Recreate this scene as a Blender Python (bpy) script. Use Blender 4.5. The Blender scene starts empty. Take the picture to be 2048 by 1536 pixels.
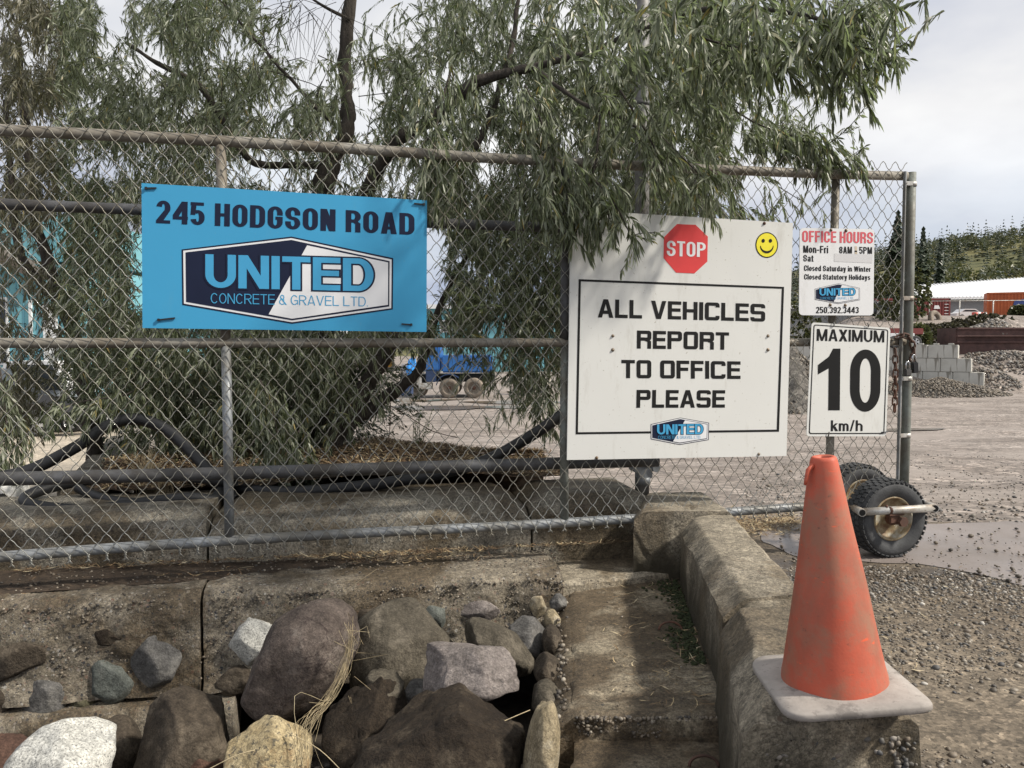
import bpy, bmesh, math, random
import numpy as np
from mathutils import Vector, Matrix, noise
from mathutils.geometry import delaunay_2d_cdt

random.seed(7)
RNG = np.random.default_rng(7)
SC = bpy.context.scene
COL = SC.collection

# ------------------------------------------------------------------ camera
F = 1650.0                       # focal length in pixels of the 2048 x 1536 photograph
CAMZ = 1.10
PITCH = math.atan((768 - 685) / F)
cam_d = bpy.data.cameras.new('camera')
cam_d.sensor_width = 36.0
cam_d.lens = F / 2048 * 36.0
cam_d.clip_start = 0.02
cam_d.clip_end = 4000
cam = bpy.data.objects.new('camera', cam_d)
cam.location = (0, 0, CAMZ)
cam.rotation_euler = (math.pi / 2 - PITCH, 0, 0)
COL.objects.link(cam)
SC.camera = cam

# ------------------------------------------------------------------ world
SUN = Vector((0.80, -0.20, 0.76)).normalized()
world = bpy.data.worlds.new('World')
SC.world = world
world.use_nodes = True
wn, wl = world.node_tree.nodes, world.node_tree.links
wn.clear()
w_out = wn.new('ShaderNodeOutputWorld')
sky = wn.new('ShaderNodeTexSky')
sky.sky_type = 'NISHITA'
sky.sun_disc = False
sky.sun_elevation = math.asin(SUN.z)
sky.sun_rotation = math.atan2(SUN.x, SUN.y)
bg1 = wn.new('ShaderNodeBackground'); bg1.inputs['Strength'].default_value = 0.12
wl.new(sky.outputs[0], bg1.inputs['Color'])
tc = wn.new('ShaderNodeTexCoord')
sep = wn.new('ShaderNodeSeparateXYZ'); wl.new(tc.outputs['Generated'], sep.inputs[0])
zz = wn.new('ShaderNodeMath'); zz.operation = 'ADD'; zz.inputs[1].default_value = 0.28
wl.new(sep.outputs['Z'], zz.inputs[0])
def wdiv(o):
    m = wn.new('ShaderNodeMath'); m.operation = 'DIVIDE'
    wl.new(o, m.inputs[0]); wl.new(zz.outputs[0], m.inputs[1]); return m.outputs[0]
cmb = wn.new('ShaderNodeCombineXYZ')
wl.new(wdiv(sep.outputs['X']), cmb.inputs[0]); wl.new(wdiv(sep.outputs['Y']), cmb.inputs[1])
def wnoise(scale, detail, off):
    mp = wn.new('ShaderNodeMapping'); mp.inputs['Location'].default_value = off
    wl.new(cmb.outputs[0], mp.inputs[0])
    n = wn.new('ShaderNodeTexNoise'); n.inputs['Scale'].default_value = scale
    n.inputs['Detail'].default_value = detail; n.inputs['Roughness'].default_value = 0.52
    wl.new(mp.outputs[0], n.inputs['Vector']); return n.outputs['Fac']
def wramp(o, stops):
    r = wn.new('ShaderNodeValToRGB'); els = r.color_ramp.elements
    while len(els) > len(stops): els.remove(els[-1])
    while len(els) < len(stops): els.new(1.0)
    for e, (p, c) in zip(els, stops):
        e.position = p; e.color = (*c, 1) if len(c) == 3 else c
    wl.new(o, r.inputs[0]); return r.outputs[0]
cloud_col = wramp(wnoise(0.9, 6, (1.3, 4.2, 0)), [(0.34, (0.47, 0.51, 0.62)), (0.43, (0.62, 0.64, 0.70)), (0.53, (0.80, 0.80, 0.81)), (0.64, (0.93, 0.93, 0.925))])
# low in the sky, behind the gate, the clouds are thinner and bluer
low = wramp(sep.outputs['Z'], [(0.02, (0.60, 0.68, 0.84)), (0.24, (1, 1, 1))])
mixl = wn.new('ShaderNodeMix'); mixl.data_type = 'RGBA'; mixl.blend_type = 'MULTIPLY'
mixl.inputs['Factor'].default_value = 0.9
wl.new(cloud_col, mixl.inputs['A']); wl.new(low, mixl.inputs['B'])
bg2 = wn.new('ShaderNodeBackground'); bg2.inputs['Strength'].default_value = 1.0
wl.new(mixl.outputs['Result'], bg2.inputs['Color'])
cov = wramp(wnoise(0.8, 4, (7.3, 2.2, 0)), [(0.30, (0.78, 0.78, 0.78)), (0.46, (1, 1, 1))])
mixs = wn.new('ShaderNodeMixShader')
wl.new(cov, mixs.inputs[0]); wl.new(bg1.outputs[0], mixs.inputs[1]); wl.new(bg2.outputs[0], mixs.inputs[2])
wl.new(mixs.outputs[0], w_out.inputs[0])

sun_d = bpy.data.lights.new('sun', 'SUN')
sun_d.energy = 4.8
sun_d.angle = math.radians(4.0)
sun_d.color = (1.0, 0.93, 0.82)
sun = bpy.data.objects.new('sun', sun_d)
sun.rotation_euler = SUN.to_track_quat('Z', 'Y').to_euler()
sun.location = (3, -2, 8)
COL.objects.link(sun)
SC.view_settings.view_transform = 'Standard'
SC.view_settings.look = 'None'
SC.view_settings.exposure = 0.16
SC.view_settings.gamma = 1.0
SC.view_settings.use_curve_mapping = False

# ------------------------------------------------------------------ from pixels to places
CAM = Vector((0, 0, CAMZ))
CP, SP = math.cos(PITCH), math.sin(PITCH)
def ray(px, py):
    dx, dy = (px - 1024) / F, (768 - py) / F
    return Vector((dx, CP + dy * SP, -SP + dy * CP))
def P(px, py, Y):
    r = ray(px, py); return CAM + r * (Y / r.y)
def PZ(px, py, z):
    r = ray(px, py); return CAM + r * ((z - CAMZ) / r.z)
G0 = P(0, 686, 3.32); G1 = P(1810, 684, 4.346)
GD = Vector((G1.x - G0.x, G1.y - G0.y, 0)).normalized()       # along the gate
GN = Vector((GD.y, -GD.x, 0))                                  # towards the camera
UP = Vector((0, 0, 1))
def gp(px, py, off=0.0):
    r = ray(px, py); o = Vector((G0.x, G0.y, 0)) + GN * off
    t = (o - CAM).dot(GN) / r.dot(GN)
    return CAM + r * t
def gsz(s, z, off=0.0):
    return Vector((G0.x, G0.y, 0)) + GD * s + GN * off + UP * z

# ------------------------------------------------------------------ object helpers
def tag(o, label=None, cat=None, group=None, kind=None):
    if label: o['label'] = label
    if cat: o['category'] = cat
    if group: o['group'] = group
    if kind: o['kind'] = kind
    return o
def empty(name, loc=(0, 0, 0), rz=0.0, label=None, cat=None, group=None):
    o = bpy.data.objects.new(name, None)
    o.empty_display_size = 0.1
    o.location = loc; o.rotation_euler = (0, 0, rz)
    COL.objects.link(o)
    return tag(o, label, cat, group)
def link(name, me, mat=None, parent=None, world_space=True):
    o = bpy.data.objects.new(name, me)
    if mat is not None and not me.materials: me.materials.append(mat)
    COL.objects.link(o)
    if parent is not None:
        o.parent = parent
        if world_space:      # vertices are given in world coordinates
            o.matrix_parent_inverse = PM(parent).inverted()
    return o
def PM(o):
    m = Matrix.LocRotScale(o.location, o.rotation_euler, o.scale)
    if o.parent is not None:
        m = PM(o.parent) @ o.matrix_parent_inverse @ m
    return m
def mesh_np(name, V, faces, mat=None, parent=None, smooth=False, world_space=True):
    """V (n,3); faces: list of int arrays (m,k)"""
    me = bpy.data.meshes.new(name)
    V = np.asarray(V, dtype=np.float32)
    if not isinstance(faces, (list, tuple)): faces = [faces]
    faces = [np.asarray(f, dtype=np.int32) for f in faces if len(f)]
    loops = np.concatenate([f.ravel() for f in faces])
    counts = np.concatenate([np.full(len(f), f.shape[1], dtype=np.int32) for f in faces])
    starts = np.concatenate([[0], np.cumsum(counts)[:-1]]).astype(np.int32)
    me.vertices.add(len(V)); me.vertices.foreach_set('co', V.ravel())
    me.loops.add(len(loops)); me.loops.foreach_set('vertex_index', loops)
    me.polygons.add(len(counts)); me.polygons.foreach_set('loop_start', starts)
    if smooth: me.polygons.foreach_set('use_smooth', np.ones(len(counts), dtype=bool))
    me.update(calc_edges=True)
    return link(name, me, mat, parent, world_space)
def mesh_py(name, V, Fc, mat=None, parent=None, smooth=False, world_space=True):
    me = bpy.data.meshes.new(name)
    me.from_pydata([tuple(v) for v in V], [], Fc)
    if smooth: me.polygons.foreach_set('use_smooth', [True] * len(me.polygons))
    me.update()
    return link(name, me, mat, parent, world_space)
class MB:
    """collects simple shapes into one mesh"""
    def __init__(s): s.V = []; s.F = []; s.smooth = []
    def add(s, V, Fc, sm=False):
        b = len(s.V); s.V += [Vector(v) for v in V]
        s.F += [tuple(i + b for i in f) for f in Fc]; s.smooth += [sm] * len(Fc)
        return s
    def box(s, c, size, rot=None, bev=0.0):
        hx, hy, hz = size[0] / 2, size[1] / 2, size[2] / 2
        M = rot if rot is not None else Matrix.Identity(3)
        c = Vector(c)
        if bev <= 0:
            V = [c + M @ Vector((x, y, z)) for x in (-hx, hx) for y in (-hy, hy) for z in (-hz, hz)]
            Fc = [(0, 1, 3, 2), (4, 6, 7, 5), (0, 4, 5, 1), (2, 3, 7, 6), (0, 2, 6, 4), (1, 5, 7, 3)]
            return s.add(V, Fc)
        bm = bmesh.new(); bmesh.ops.create_cube(bm, size=1)
        for v in bm.verts: v.co = Vector((v.co.x * 2 * hx, v.co.y * 2 * hy, v.co.z * 2 * hz))
        bmesh.ops.bevel(bm, geom=list(bm.edges), offset=bev, segments=2, affect='EDGES')
        bm.verts.index_update()
        V = [c + M @ v.co for v in bm.verts]; Fc = [tuple(v.index for v in f.verts) for f in bm.faces]
        bm.free(); return s.add(V, Fc)
    def tube(s, pts, r, n=8, caps=True, sm=True):
        pts = [Vector(p) for p in pts]
        rr = r if isinstance(r, (list, tuple)) else [r] * len(pts)
        V = []; up = None
        for i, p in enumerate(pts):
            a = pts[max(i - 1, 0)]; b = pts[min(i + 1, len(pts) - 1)]
            t = (b - a).normalized()
            if up is None:
                up = Vector((0, 0, 1)) if abs(t.z) < 0.9 else Vector((1, 0, 0))
            u = t.cross(up)
            if u.length < 1e-5: u = t.orthogonal()
            u.normalize(); w = u.cross(t).normalized(); up = w
            for k in range(n):
                an = 2 * math.pi * k / n
                V.append(p + (u * math.cos(an) + w * math.sin(an)) * rr[i])
        Fc = [(i * n + k, i * n + (k + 1) % n, (i + 1) * n + (k + 1) % n, (i + 1) * n + k)
              for i in range(len(pts) - 1) for k in range(n)]
        s.add(V, Fc, sm)
        if caps:
            b = len(s.V) - len(V)
            s.F.append(tuple(b + k for k in range(n))[::-1]); s.smooth.append(False)
            e = b + (len(pts) - 1) * n
            s.F.append(tuple(e + k for k in range(n))); s.smooth.append(False)
        return s
    def lathe(s, prof, n=32, M=None, sm=True):
        """prof: (r, z) pairs about local z"""
        M = M or Matrix.Identity(4)
        V = [M @ Vector((r * math.cos(2 * math.pi * k / n), r * math.sin(2 * math.pi * k / n), z)) for r, z in prof for k in range(n)]
        Fc = [(i * n + k, i * n + (k + 1) % n, (i + 1) * n + (k + 1) % n, (i + 1) * n + k) for i in range(len(prof) - 1) for k in range(n)]
        return s.add(V, Fc, sm)
    def disc(s, c, ax, r, n=20, r2=None, h=0.0):
        c = Vector(c); ax = Vector(ax).normalized(); s.tube([c, c + ax * h], [r, r2 if r2 else r], n=n, sm=False)
        return s
    def prism(s, poly, d, rev=False):
        """polygon (3D points, planar) pushed along d"""
        n = len(poly); d = Vector(d); poly = [Vector(p) for p in poly]
        V = poly + [p + d for p in poly]
        Fc = [tuple(range(n))[::-1], tuple(range(n, 2 * n))] + [(i, (i + 1) % n, n + (i + 1) % n, n + i) for i in range(n)]
        return s.add(V, Fc)
    def build(s, name, mat=None, parent=None, world_space=True, bevel=0.0):
        o = mesh_py(name, s.V, s.F, mat, parent, False, world_space)
        o.data.polygons.foreach_set('use_smooth', s.smooth)
        if bevel:
            bm = bmesh.new(); bm.from_mesh(o.data)
            bmesh.ops.bevel(bm, geom=[e for e in bm.edges if len(e.link_faces) == 2 and e.calc_face_angle(0) > 0.5], offset=bevel, segments=2, affect='EDGES')
            bm.to_mesh(o.data); bm.free()
        return o
def smooth_path(pts, n=8):
    pts = [Vector(p) for p in pts]; out = []
    for i in range(len(pts) - 1):
        p0 = pts[max(i - 1, 0)]; p1 = pts[i]; p2 = pts[i + 1]; p3 = pts[min(i + 2, len(pts) - 1)]
        for k in range(n):
            t = k / n
            out.append(0.5 * ((2 * p1) + (p2 - p0) * t + (2 * p0 - 5 * p1 + 4 * p2 - p3) * t * t + (-p0 + 3 * p1 - 3 * p2 + p3) * t ** 3))
    out.append(pts[-1]); return out

# ------------------------------------------------------------------ numpy noise
def _hash(ix, iy, iz, seed):
    h = (ix.astype(np.int64) * 374761393 + iy.astype(np.int64) * 668265263 + iz.astype(np.int64) * 2147483647 + seed * 974634777) & 0xFFFFFFFF
    h = ((h ^ (h >> 13)) * 1274126177) & 0xFFFFFFFF
    h = ((h ^ (h >> 16)) * 2246822519) & 0xFFFFFFFF
    return ((h ^ (h >> 15)) & 0xFFFFFF) / float(0xFFFFFF)
def vnoise(Pn, seed=0):
    Pn = np.asarray(Pn, dtype=np.float64); i = np.floor(Pn).astype(np.int64); f = Pn - i
    u = f * f * (3 - 2 * f); r = 0
    for dx in (0, 1):
        for dy in (0, 1):
            for dz in (0, 1):
                w = (u[:, 0] if dx else 1 - u[:, 0]) * (u[:, 1] if dy else 1 - u[:, 1]) * (u[:, 2] if dz else 1 - u[:, 2])
                r = r + w * _hash(i[:, 0] + dx, i[:, 1] + dy, i[:, 2] + dz, seed)
    return r * 2 - 1
def fbm(Pn, octv=4, seed=0, gain=0.5):
    a = 1.0; r = 0; Pn = np.asarray(Pn, dtype=np.float64)
    for k in range(octv):
        r = r + a * vnoise(Pn * 2 ** k + 17.3 * k, seed + k); a *= gain
    return r

# ------------------------------------------------------------------ materials
class NT:
    def __init__(s, name):
        s.m = bpy.data.materials.new(name); s.m.use_nodes = True
        s.n = s.m.node_tree.nodes; s.l = s.m.node_tree.links
        s.b = s.n['Principled BSDF']; s.tc = s.n.new('ShaderNodeTexCoord')
        s.co = s.tc.outputs['Object']
    def scaled(s, sc):
        mp = s.n.new('ShaderNodeMapping'); mp.inputs['Scale'].default_value = sc
        s.l.new(s.tc.outputs['Object'], mp.inputs[0]); return mp.outputs[0]
    def noise(s, scale, detail=4, rough=0.55, co=None, dist=0.0):
        n = s.n.new('ShaderNodeTexNoise'); n.inputs['Scale'].default_value = scale
        n.inputs['Detail'].default_value = detail; n.inputs['Roughness'].default_value = rough
        n.inputs['Distortion'].default_value = dist
        s.l.new(co or s.co, n.inputs['Vector']); return n.outputs['Fac']
    def voro(s, scale, out='Distance', co=None, feature='F1'):
        n = s.n.new('ShaderNodeTexVoronoi'); n.feature = feature; n.inputs['Scale'].default_value = scale
        s.l.new(co or s.co, n.inputs['Vector']); return n.outputs[out]
    def ramp(s, o, stops, interp='LINEAR'):
        r = s.n.new('ShaderNodeValToRGB'); r.color_ramp.interpolation = interp; els = r.color_ramp.elements
        while len(els) > len(stops): els.remove(els[-1])
        while len(els) < len(stops): els.new(1.0)
        for e, (p, c) in zip(els, stops):
            e.position = p
            if not isinstance(c, (tuple, list)): c = (c, c, c)
            e.color = (*c, 1)
        s.l.new(o, r.inputs[0]); return r.outputs[0]
    def mix(s, fac, a, b, mode='MIX'):
        n = s.n.new('ShaderNodeMix'); n.data_type = 'RGBA'; n.blend_type = mode
        for key, v in (('Factor', fac), ('A', a), ('B', b)):
            sock = n.inputs[key]
            if isinstance(v, (int, float)): sock.default_value = v if key == 'Factor' else (v, v, v, 1)
            elif isinstance(v, tuple): sock.default_value = (*v, 1)
            else: s.l.new(v, sock)
        return n.outputs['Result']
    def math(s, op, a, b=None):
        n = s.n.new('ShaderNodeMath'); n.operation = op
        for i, v in enumerate((a, b)):
            if v is None: continue
            if isinstance(v, (int, float)): n.inputs[i].default_value = v
            else: s.l.new(v, n.inputs[i])
        return n.outputs[0]
    def island(s):
        return s.n.new('ShaderNodeNewGeometry').outputs['Random Per Island']
    def color(s, v):
        if isinstance(v, tuple): s.b.inputs['Base Color'].default_value = (*v, 1)
        else: s.l.new(v, s.b.inputs['Base Color'])
    def set(s, **k):
        for key, v in k.items():
            sock = s.b.inputs[{'rough': 'Roughness', 'metal': 'Metallic', 'spec': 'Specular IOR Level', 'coat': 'Coat Weight'}[key]]
            if isinstance(v, (int, float)): sock.default_value = v
            else: s.l.new(v, sock)
    def bump(s, h, strength=0.5, dist=0.01):
        n = s.n.new('ShaderNodeBump'); n.inputs['Strength'].default_value = strength; n.inputs['Distance'].default_value = dist
        s.l.new(h, n.inputs['Height'])
        prev = s.b.inputs['Normal'].links
        if prev: s.l.new(prev[0].from_socket, n.inputs['Normal'])
        s.l.new(n.outputs[0], s.b.inputs['Normal'])
M = {}
def mk_plain(name, col, rough=0.6, metal=0.0, var=0.15, scale=8, bump=0.1, spec=0.5):
    t = NT(name); n = t.noise(scale, 5)
    a = tuple(c * (1 - var) for c in col); b = tuple(min(1, c * (1 + var)) for c in col)
    t.color(t.ramp(n, [(0.35, a), (0.65, b)])); t.set(rough=rough, metal=metal, spec=spec)
    if bump: t.bump(t.noise(scale * 8, 4), bump, 0.003)
    M[name] = t.m; return t
def mk_steel(name, c1, c2, dirt, dirt_amt=0.5, metal=0.35, rough=0.5):
    t = NT(name)
    base = t.ramp(t.noise(14, 6, 0.6), [(0.35, c1), (0.65, c2)])
    d = t.ramp(t.noise(5, 6, 0.65, t.scaled((1, 1, 1.0))), [(0.5 - dirt_amt * 0.25, 0.0), (0.62, 1.0)])
    sp = t.ramp(t.noise(90, 3), [(0.60, 0.0), (0.70, 0.6)])
    c = t.mix(d, base, dirt); c = t.mix(sp, c, tuple(x * 0.5 for x in dirt))
    t.color(c); t.set(metal=metal, rough=t.ramp(t.noise(30), [(0.3, rough - 0.1), (0.7, rough + 0.15)]))
    t.bump(t.noise(120, 3), 0.15, 0.002); M[name] = t.m
mk_steel('steel_dusty', (0.22, 0.205, 0.175), (0.32, 0.305, 0.27), (0.15, 0.128, 0.098), 0.7, 0.15, 0.6)
mk_steel('steel_galv', (0.19, 0.205, 0.22), (0.29, 0.31, 0.33), (0.15, 0.145, 0.13), 0.5, 0.25, 0.52)
mk_steel('steel_post', (0.15, 0.168, 0.155), (0.22, 0.245, 0.225), (0.12, 0.115, 0.095), 0.4, 0.1, 0.6)
mk_steel('steel_pale', (0.42, 0.42, 0.40), (0.58, 0.58, 0.56), (0.26, 0.21, 0.16), 0.25, 0.25, 0.45)
mk_steel('wire', (0.19, 0.195, 0.185), (0.33, 0.335, 0.32), (0.20, 0.18, 0.14), 0.4, 0.45, 0.45)
mk_steel('steel_dark', (0.065, 0.068, 0.075), (0.11, 0.112, 0.12), (0.05, 0.045, 0.04), 0.4, 0.1, 0.55)
mk_steel('steel_pole', (0.20, 0.20, 0.20), (0.29, 0.29, 0.29), (0.12, 0.11, 0.10), 0.4, 0.2, 0.55)
mk_steel('rust', (0.10, 0.045, 0.028), (0.17, 0.08, 0.05), (0.07, 0.04, 0.03), 0.5, 0.1, 0.75)
mk_steel('screw', (0.22, 0.19, 0.15), (0.35, 0.30, 0.24), (0.14, 0.09, 0.05), 0.5, 0.5, 0.5)
mk_plain('hose', (0.011, 0.0115, 0.013), 0.55, var=0.35, scale=20, bump=0.3)
mk_plain('zip_tie', (0.012, 0.012, 0.013), 0.4, bump=0)
mk_plain('rubber', (0.050, 0.052, 0.055), 0.75, var=0.3, scale=16, bump=0.5)
mk_plain('print_navy', (0.010, 0.015, 0.040), 0.5, var=0.06, bump=0, spec=0.2)
mk_plain('print_blue', (0.06, 0.33, 0.58), 0.45, var=0.03, bump=0, spec=0.25)
mk_plain('print_white', (0.74, 0.75, 0.77), 0.42, var=0.02, bump=0)
mk_plain('print_black', (0.013, 0.013, 0.013), 0.5, var=0.1, bump=0, spec=0.2)
mk_plain('print_red', (0.66, 0.045, 0.045), 0.45, var=0.05, bump=0)
mk_plain('print_red_faded', (0.62, 0.10, 0.12), 0.45, var=0.05, bump=0)
mk_plain('print_yellow', (0.85, 0.75, 0.03), 0.45, var=0.03, bump=0)
mk_plain('print_patch', (0.60, 0.60, 0.61), 0.5, var=0.03, bump=0)
mk_plain('print_tan', (0.55, 0.47, 0.36), 0.5, var=0.2, bump=0)
def mk_panel(name, col, dirt):
    t = NT(name)
    n = t.noise(1.6, 5); base = t.ramp(n, [(0.3, tuple(c * 0.95 for c in col)), (0.7, col)])
    scr = t.ramp(t.noise(11, 8, 0.75, t.scaled((1, 1, 0.22))), [(0.56, 0.0), (0.74, 0.5)])
    sp = t.ramp(t.noise(75, 2), [(0.70, 0.0), (0.73, 0.7)])
    c = t.mix(scr, base, dirt); c = t.mix(sp, c, dirt)
    t.color(c); t.set(rough=t.ramp(t.noise(6), [(0.3, 0.36), (0.7, 0.52)]))
    t.bump(t.noise(3, 3), 0.15, 0.01); M[name] = t.m
mk_panel('panel_blue', (0.055, 0.33, 0.58), (0.08, 0.32, 0.52))
M['panel_blue'].node_tree.nodes['Principled BSDF'].inputs['Specular IOR Level'].default_value = 0.25
mk_panel('panel_white', (0.70, 0.705, 0.68), (0.42, 0.40, 0.35))
mk_panel('panel_white_clean', (0.74, 0.75, 0.76), (0.52, 0.51, 0.49))
def mk_concrete(name, c1, c2, wet, wet_amt, agg=0.35, agg_scale=70, pits=True):
    t = NT(name)
    base = t.ramp(t.noise(3.2, 8, 0.65), [(0.3, c1), (0.7, c2)])
    mid = t.ramp(t.noise(19, 8, 0.72, dist=0.3), [(0.32, 0.55), (0.5, 0.95), (0.68, 1.3)])
    fine = t.ramp(t.noise(170, 5, 0.7), [(0.3, 0.5), (0.7, 1.3)])
    c = t.mix(1.0, base, mid, 'MULTIPLY'); c = t.mix(1.0, c, fine, 'MULTIPLY')
    c = t.mix(1.0, c, t.ramp(t.noise(75, 6, 0.75), [(0.36, 0.5), (0.5, 1.0), (0.64, 1.4)]), 'MULTIPLY')
    crk = t.ramp(t.noise(5.5, 9, 0.7, dist=0.8), [(0.488, 0.0), (0.5, 0.75), (0.512, 0.0)]); c = t.mix(crk, c, (0.04, 0.033, 0.024))
    msk = None
    for asc, am in ((agg_scale, agg), (agg_scale * 2.1, agg * 0.8)):
        vc = t.voro(asc, 'Color'); vd = t.voro(asc, 'Distance')
        sep = t.n.new('ShaderNodeSeparateColor'); t.l.new(vc, sep.inputs[0])
        stone = t.ramp(sep.outputs[0], [(0.0, (0.05, 0.053, 0.06)), (0.3, (0.12, 0.11, 0.10)), (0.55, (0.24, 0.21, 0.17)), (0.75, (0.19, 0.12, 0.085)), (0.93, (0.38, 0.36, 0.32))])
        inside = t.math('LESS_THAN', vd, t.math('MULTIPLY', sep.outputs[1], 0.46))
        where = t.ramp(t.noise(2.3, 5, 0.6), [(0.62 - am * 0.4, 0.0), (0.74 - am * 0.35, 1.0)])
        mk = t.math('MULTIPLY', t.math('MULTIPLY', inside, where), t.math('LESS_THAN', sep.outputs[2], am))
        c = t.mix(mk, c, stone); t.bump(mk, 0.6, 0.25 / asc)
    wetm = t.ramp(t.noise(1.4, 7, 0.62, dist=0.4), [(0.62 - wet_amt * 0.4, 0.0), (0.68 - wet_amt * 0.38, 1.0)])
    c = t.mix(wetm, c, t.mix(1.0, c, wet, 'MULTIPLY'))
    if pits:
        pm = t.math('LESS_THAN', t.voro(48, 'Distance'), t.ramp(t.noise(11, 3), [(0.46, 0.0), (0.8, 0.36)]))
        c = t.mix(pm, c, (0.03, 0.025, 0.02)); t.bump(pm, -0.6, 0.004)
    t.color(c); t.set(rough=t.mix(wetm, 0.9, 0.65))
    t.bump(t.noise(28, 8, 0.72), 0.8, 0.025); t.bump(t.noise(120, 6, 0.7), 0.6, 0.006)
    M[name] = t.m
mk_concrete('concrete_warm', (0.29, 0.25, 0.185), (0.46, 0.405, 0.315), (0.58, 0.53, 0.46), 0.35, 0.35, 62)
def stain_shade_foot(name, new, zlo, zhi, col):  # darkens towards the foot: algae stain plus painted shade of the barrier side
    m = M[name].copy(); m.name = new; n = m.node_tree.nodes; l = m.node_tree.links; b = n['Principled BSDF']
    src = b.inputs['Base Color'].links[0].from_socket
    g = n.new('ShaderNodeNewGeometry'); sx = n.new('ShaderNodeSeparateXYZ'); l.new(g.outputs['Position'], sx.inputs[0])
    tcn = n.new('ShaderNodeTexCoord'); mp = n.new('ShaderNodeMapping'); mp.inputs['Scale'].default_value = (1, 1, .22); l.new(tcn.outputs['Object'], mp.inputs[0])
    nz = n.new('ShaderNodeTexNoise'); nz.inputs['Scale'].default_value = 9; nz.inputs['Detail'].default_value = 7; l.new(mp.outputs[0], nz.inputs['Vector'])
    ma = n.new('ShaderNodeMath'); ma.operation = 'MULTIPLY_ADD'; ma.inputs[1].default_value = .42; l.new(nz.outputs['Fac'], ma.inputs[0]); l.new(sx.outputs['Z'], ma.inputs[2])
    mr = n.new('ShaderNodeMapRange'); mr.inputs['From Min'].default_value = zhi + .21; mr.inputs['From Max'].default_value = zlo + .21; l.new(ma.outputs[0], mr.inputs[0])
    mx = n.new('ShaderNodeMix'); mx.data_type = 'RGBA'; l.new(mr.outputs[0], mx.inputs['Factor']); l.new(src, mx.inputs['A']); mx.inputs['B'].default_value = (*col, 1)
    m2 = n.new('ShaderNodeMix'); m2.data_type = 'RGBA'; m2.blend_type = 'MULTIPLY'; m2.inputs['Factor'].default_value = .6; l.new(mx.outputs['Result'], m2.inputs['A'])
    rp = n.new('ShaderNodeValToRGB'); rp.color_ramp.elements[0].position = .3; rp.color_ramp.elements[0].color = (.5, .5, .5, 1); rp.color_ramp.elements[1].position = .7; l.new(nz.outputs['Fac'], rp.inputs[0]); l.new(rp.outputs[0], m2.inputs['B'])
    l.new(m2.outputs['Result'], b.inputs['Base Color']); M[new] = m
stain_shade_foot('concrete_warm', 'concrete_stain_shade', .02, .25, (0.060, 0.050, 0.030))
mk_concrete('concrete_wall', (0.25, 0.228, 0.18), (0.40, 0.365, 0.30), (0.42, 0.36, 0.28), 0.42, 0.6, 75)
mk_concrete('concrete_rough', (0.15, 0.127, 0.092), (0.36, 0.315, 0.245), (0.5, 0.44, 0.36), 0.42, 1.0, 58, pits=False)
mk_concrete('concrete_slab', (0.24, 0.202, 0.14), (0.40, 0.345, 0.255), (0.38, 0.33, 0.28), 0.55, 0.2, 60)
mk_concrete('concrete_pale', (0.30, 0.30, 0.27), (0.44, 0.44, 0.41), (0.6, 0.58, 0.52), 0.35, 0.1, 20, pits=False)
def mk_stone(name, c1, c2, spot=None, spot_scale=160, spot_t=0.56, patch=None, rough=0.75, veins=None, bump=0.6):
    t = NT(name)
    base = t.ramp(t.noise(7, 8, 0.65, dist=0.5), [(0.3, c1), (0.7, c2)])
    fine = t.ramp(t.noise(130, 6, 0.7), [(0.3, 0.55), (0.7, 1.3)])
    c = t.mix(1.0, base, fine, 'MULTIPLY')
    c = t.mix(1.0, c, t.ramp(t.noise(32, 7, 0.7), [(0.34, 0.65), (0.66, 1.25)]), 'MULTIPLY')
    if patch: c = t.mix(t.ramp(t.noise(9, 8, 0.75), [(0.53, 0.0), (0.66, 0.75)]), c, patch)
    if spot: c = t.mix(t.ramp(t.noise(spot_scale, 3, 0.6), [(spot_t, 0.0), (spot_t + 0.07, 0.9)]), c, spot)
    if veins: c = t.mix(t.ramp(t.noise(4, 7, 0.6, dist=1.5), [(0.485, 0.0), (0.5, 0.8), (0.515, 0.0)]), c, veins)
    dust = t.n.new('ShaderNodeNewGeometry')
    t.color(c); t.set(rough=.85, spec=.3)
    t.bump(t.noise(16, 9, 0.68), bump, 0.045); t.bump(t.noise(120, 5, 0.7), 0.5, 0.005)
    pit = t.math('LESS_THAN', t.voro(30, 'Distance'), t.ramp(t.noise(13, 3), [(0.55, 0.0), (0.85, 0.3)]))
    t.bump(pit, -0.35, 0.004)
    M[name] = t.m
mk_stone('granite_white', (0.40, 0.40, 0.38), (0.58, 0.57, 0.52), (0.13, 0.13, 0.13), 170, 0.56, bump=0.3)
mk_stone('granite_yellow', (0.33, 0.25, 0.13), (0.52, 0.44, 0.28), (0.10, 0.09, 0.07), 60, 0.55, patch=(0.28, 0.17, 0.08))
mk_stone('stone_purple', (0.060, 0.047, 0.040), (0.145, 0.116, 0.100), None, patch=(0.25, 0.215, 0.185), veins=(0.03, 0.02, 0.02))
mk_stone('stone_olive', (0.052, 0.045, 0.033), (0.125, 0.108, 0.082), None, patch=(0.19, 0.165, 0.13))
mk_stone('stone_pink', (0.13, 0.112, 0.104), (0.28, 0.247, 0.23), (0.10, 0.09, 0.09), 90, 0.60, patch=(0.13, 0.11, 0.105))
mk_stone('stone_dark', (0.034, 0.026, 0.019), (0.085, 0.068, 0.050), None, patch=(0.17, 0.14, 0.105))
mk_stone('stone_mud', (0.022, 0.015, 0.010), (0.062, 0.046, 0.031), None, patch=(0.15, 0.12, 0.085), bump=1.2)
mk_stone('stone_grey', (0.075, 0.072, 0.068), (0.15, 0.145, 0.14), None, patch=(0.25, 0.24, 0.22))
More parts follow.
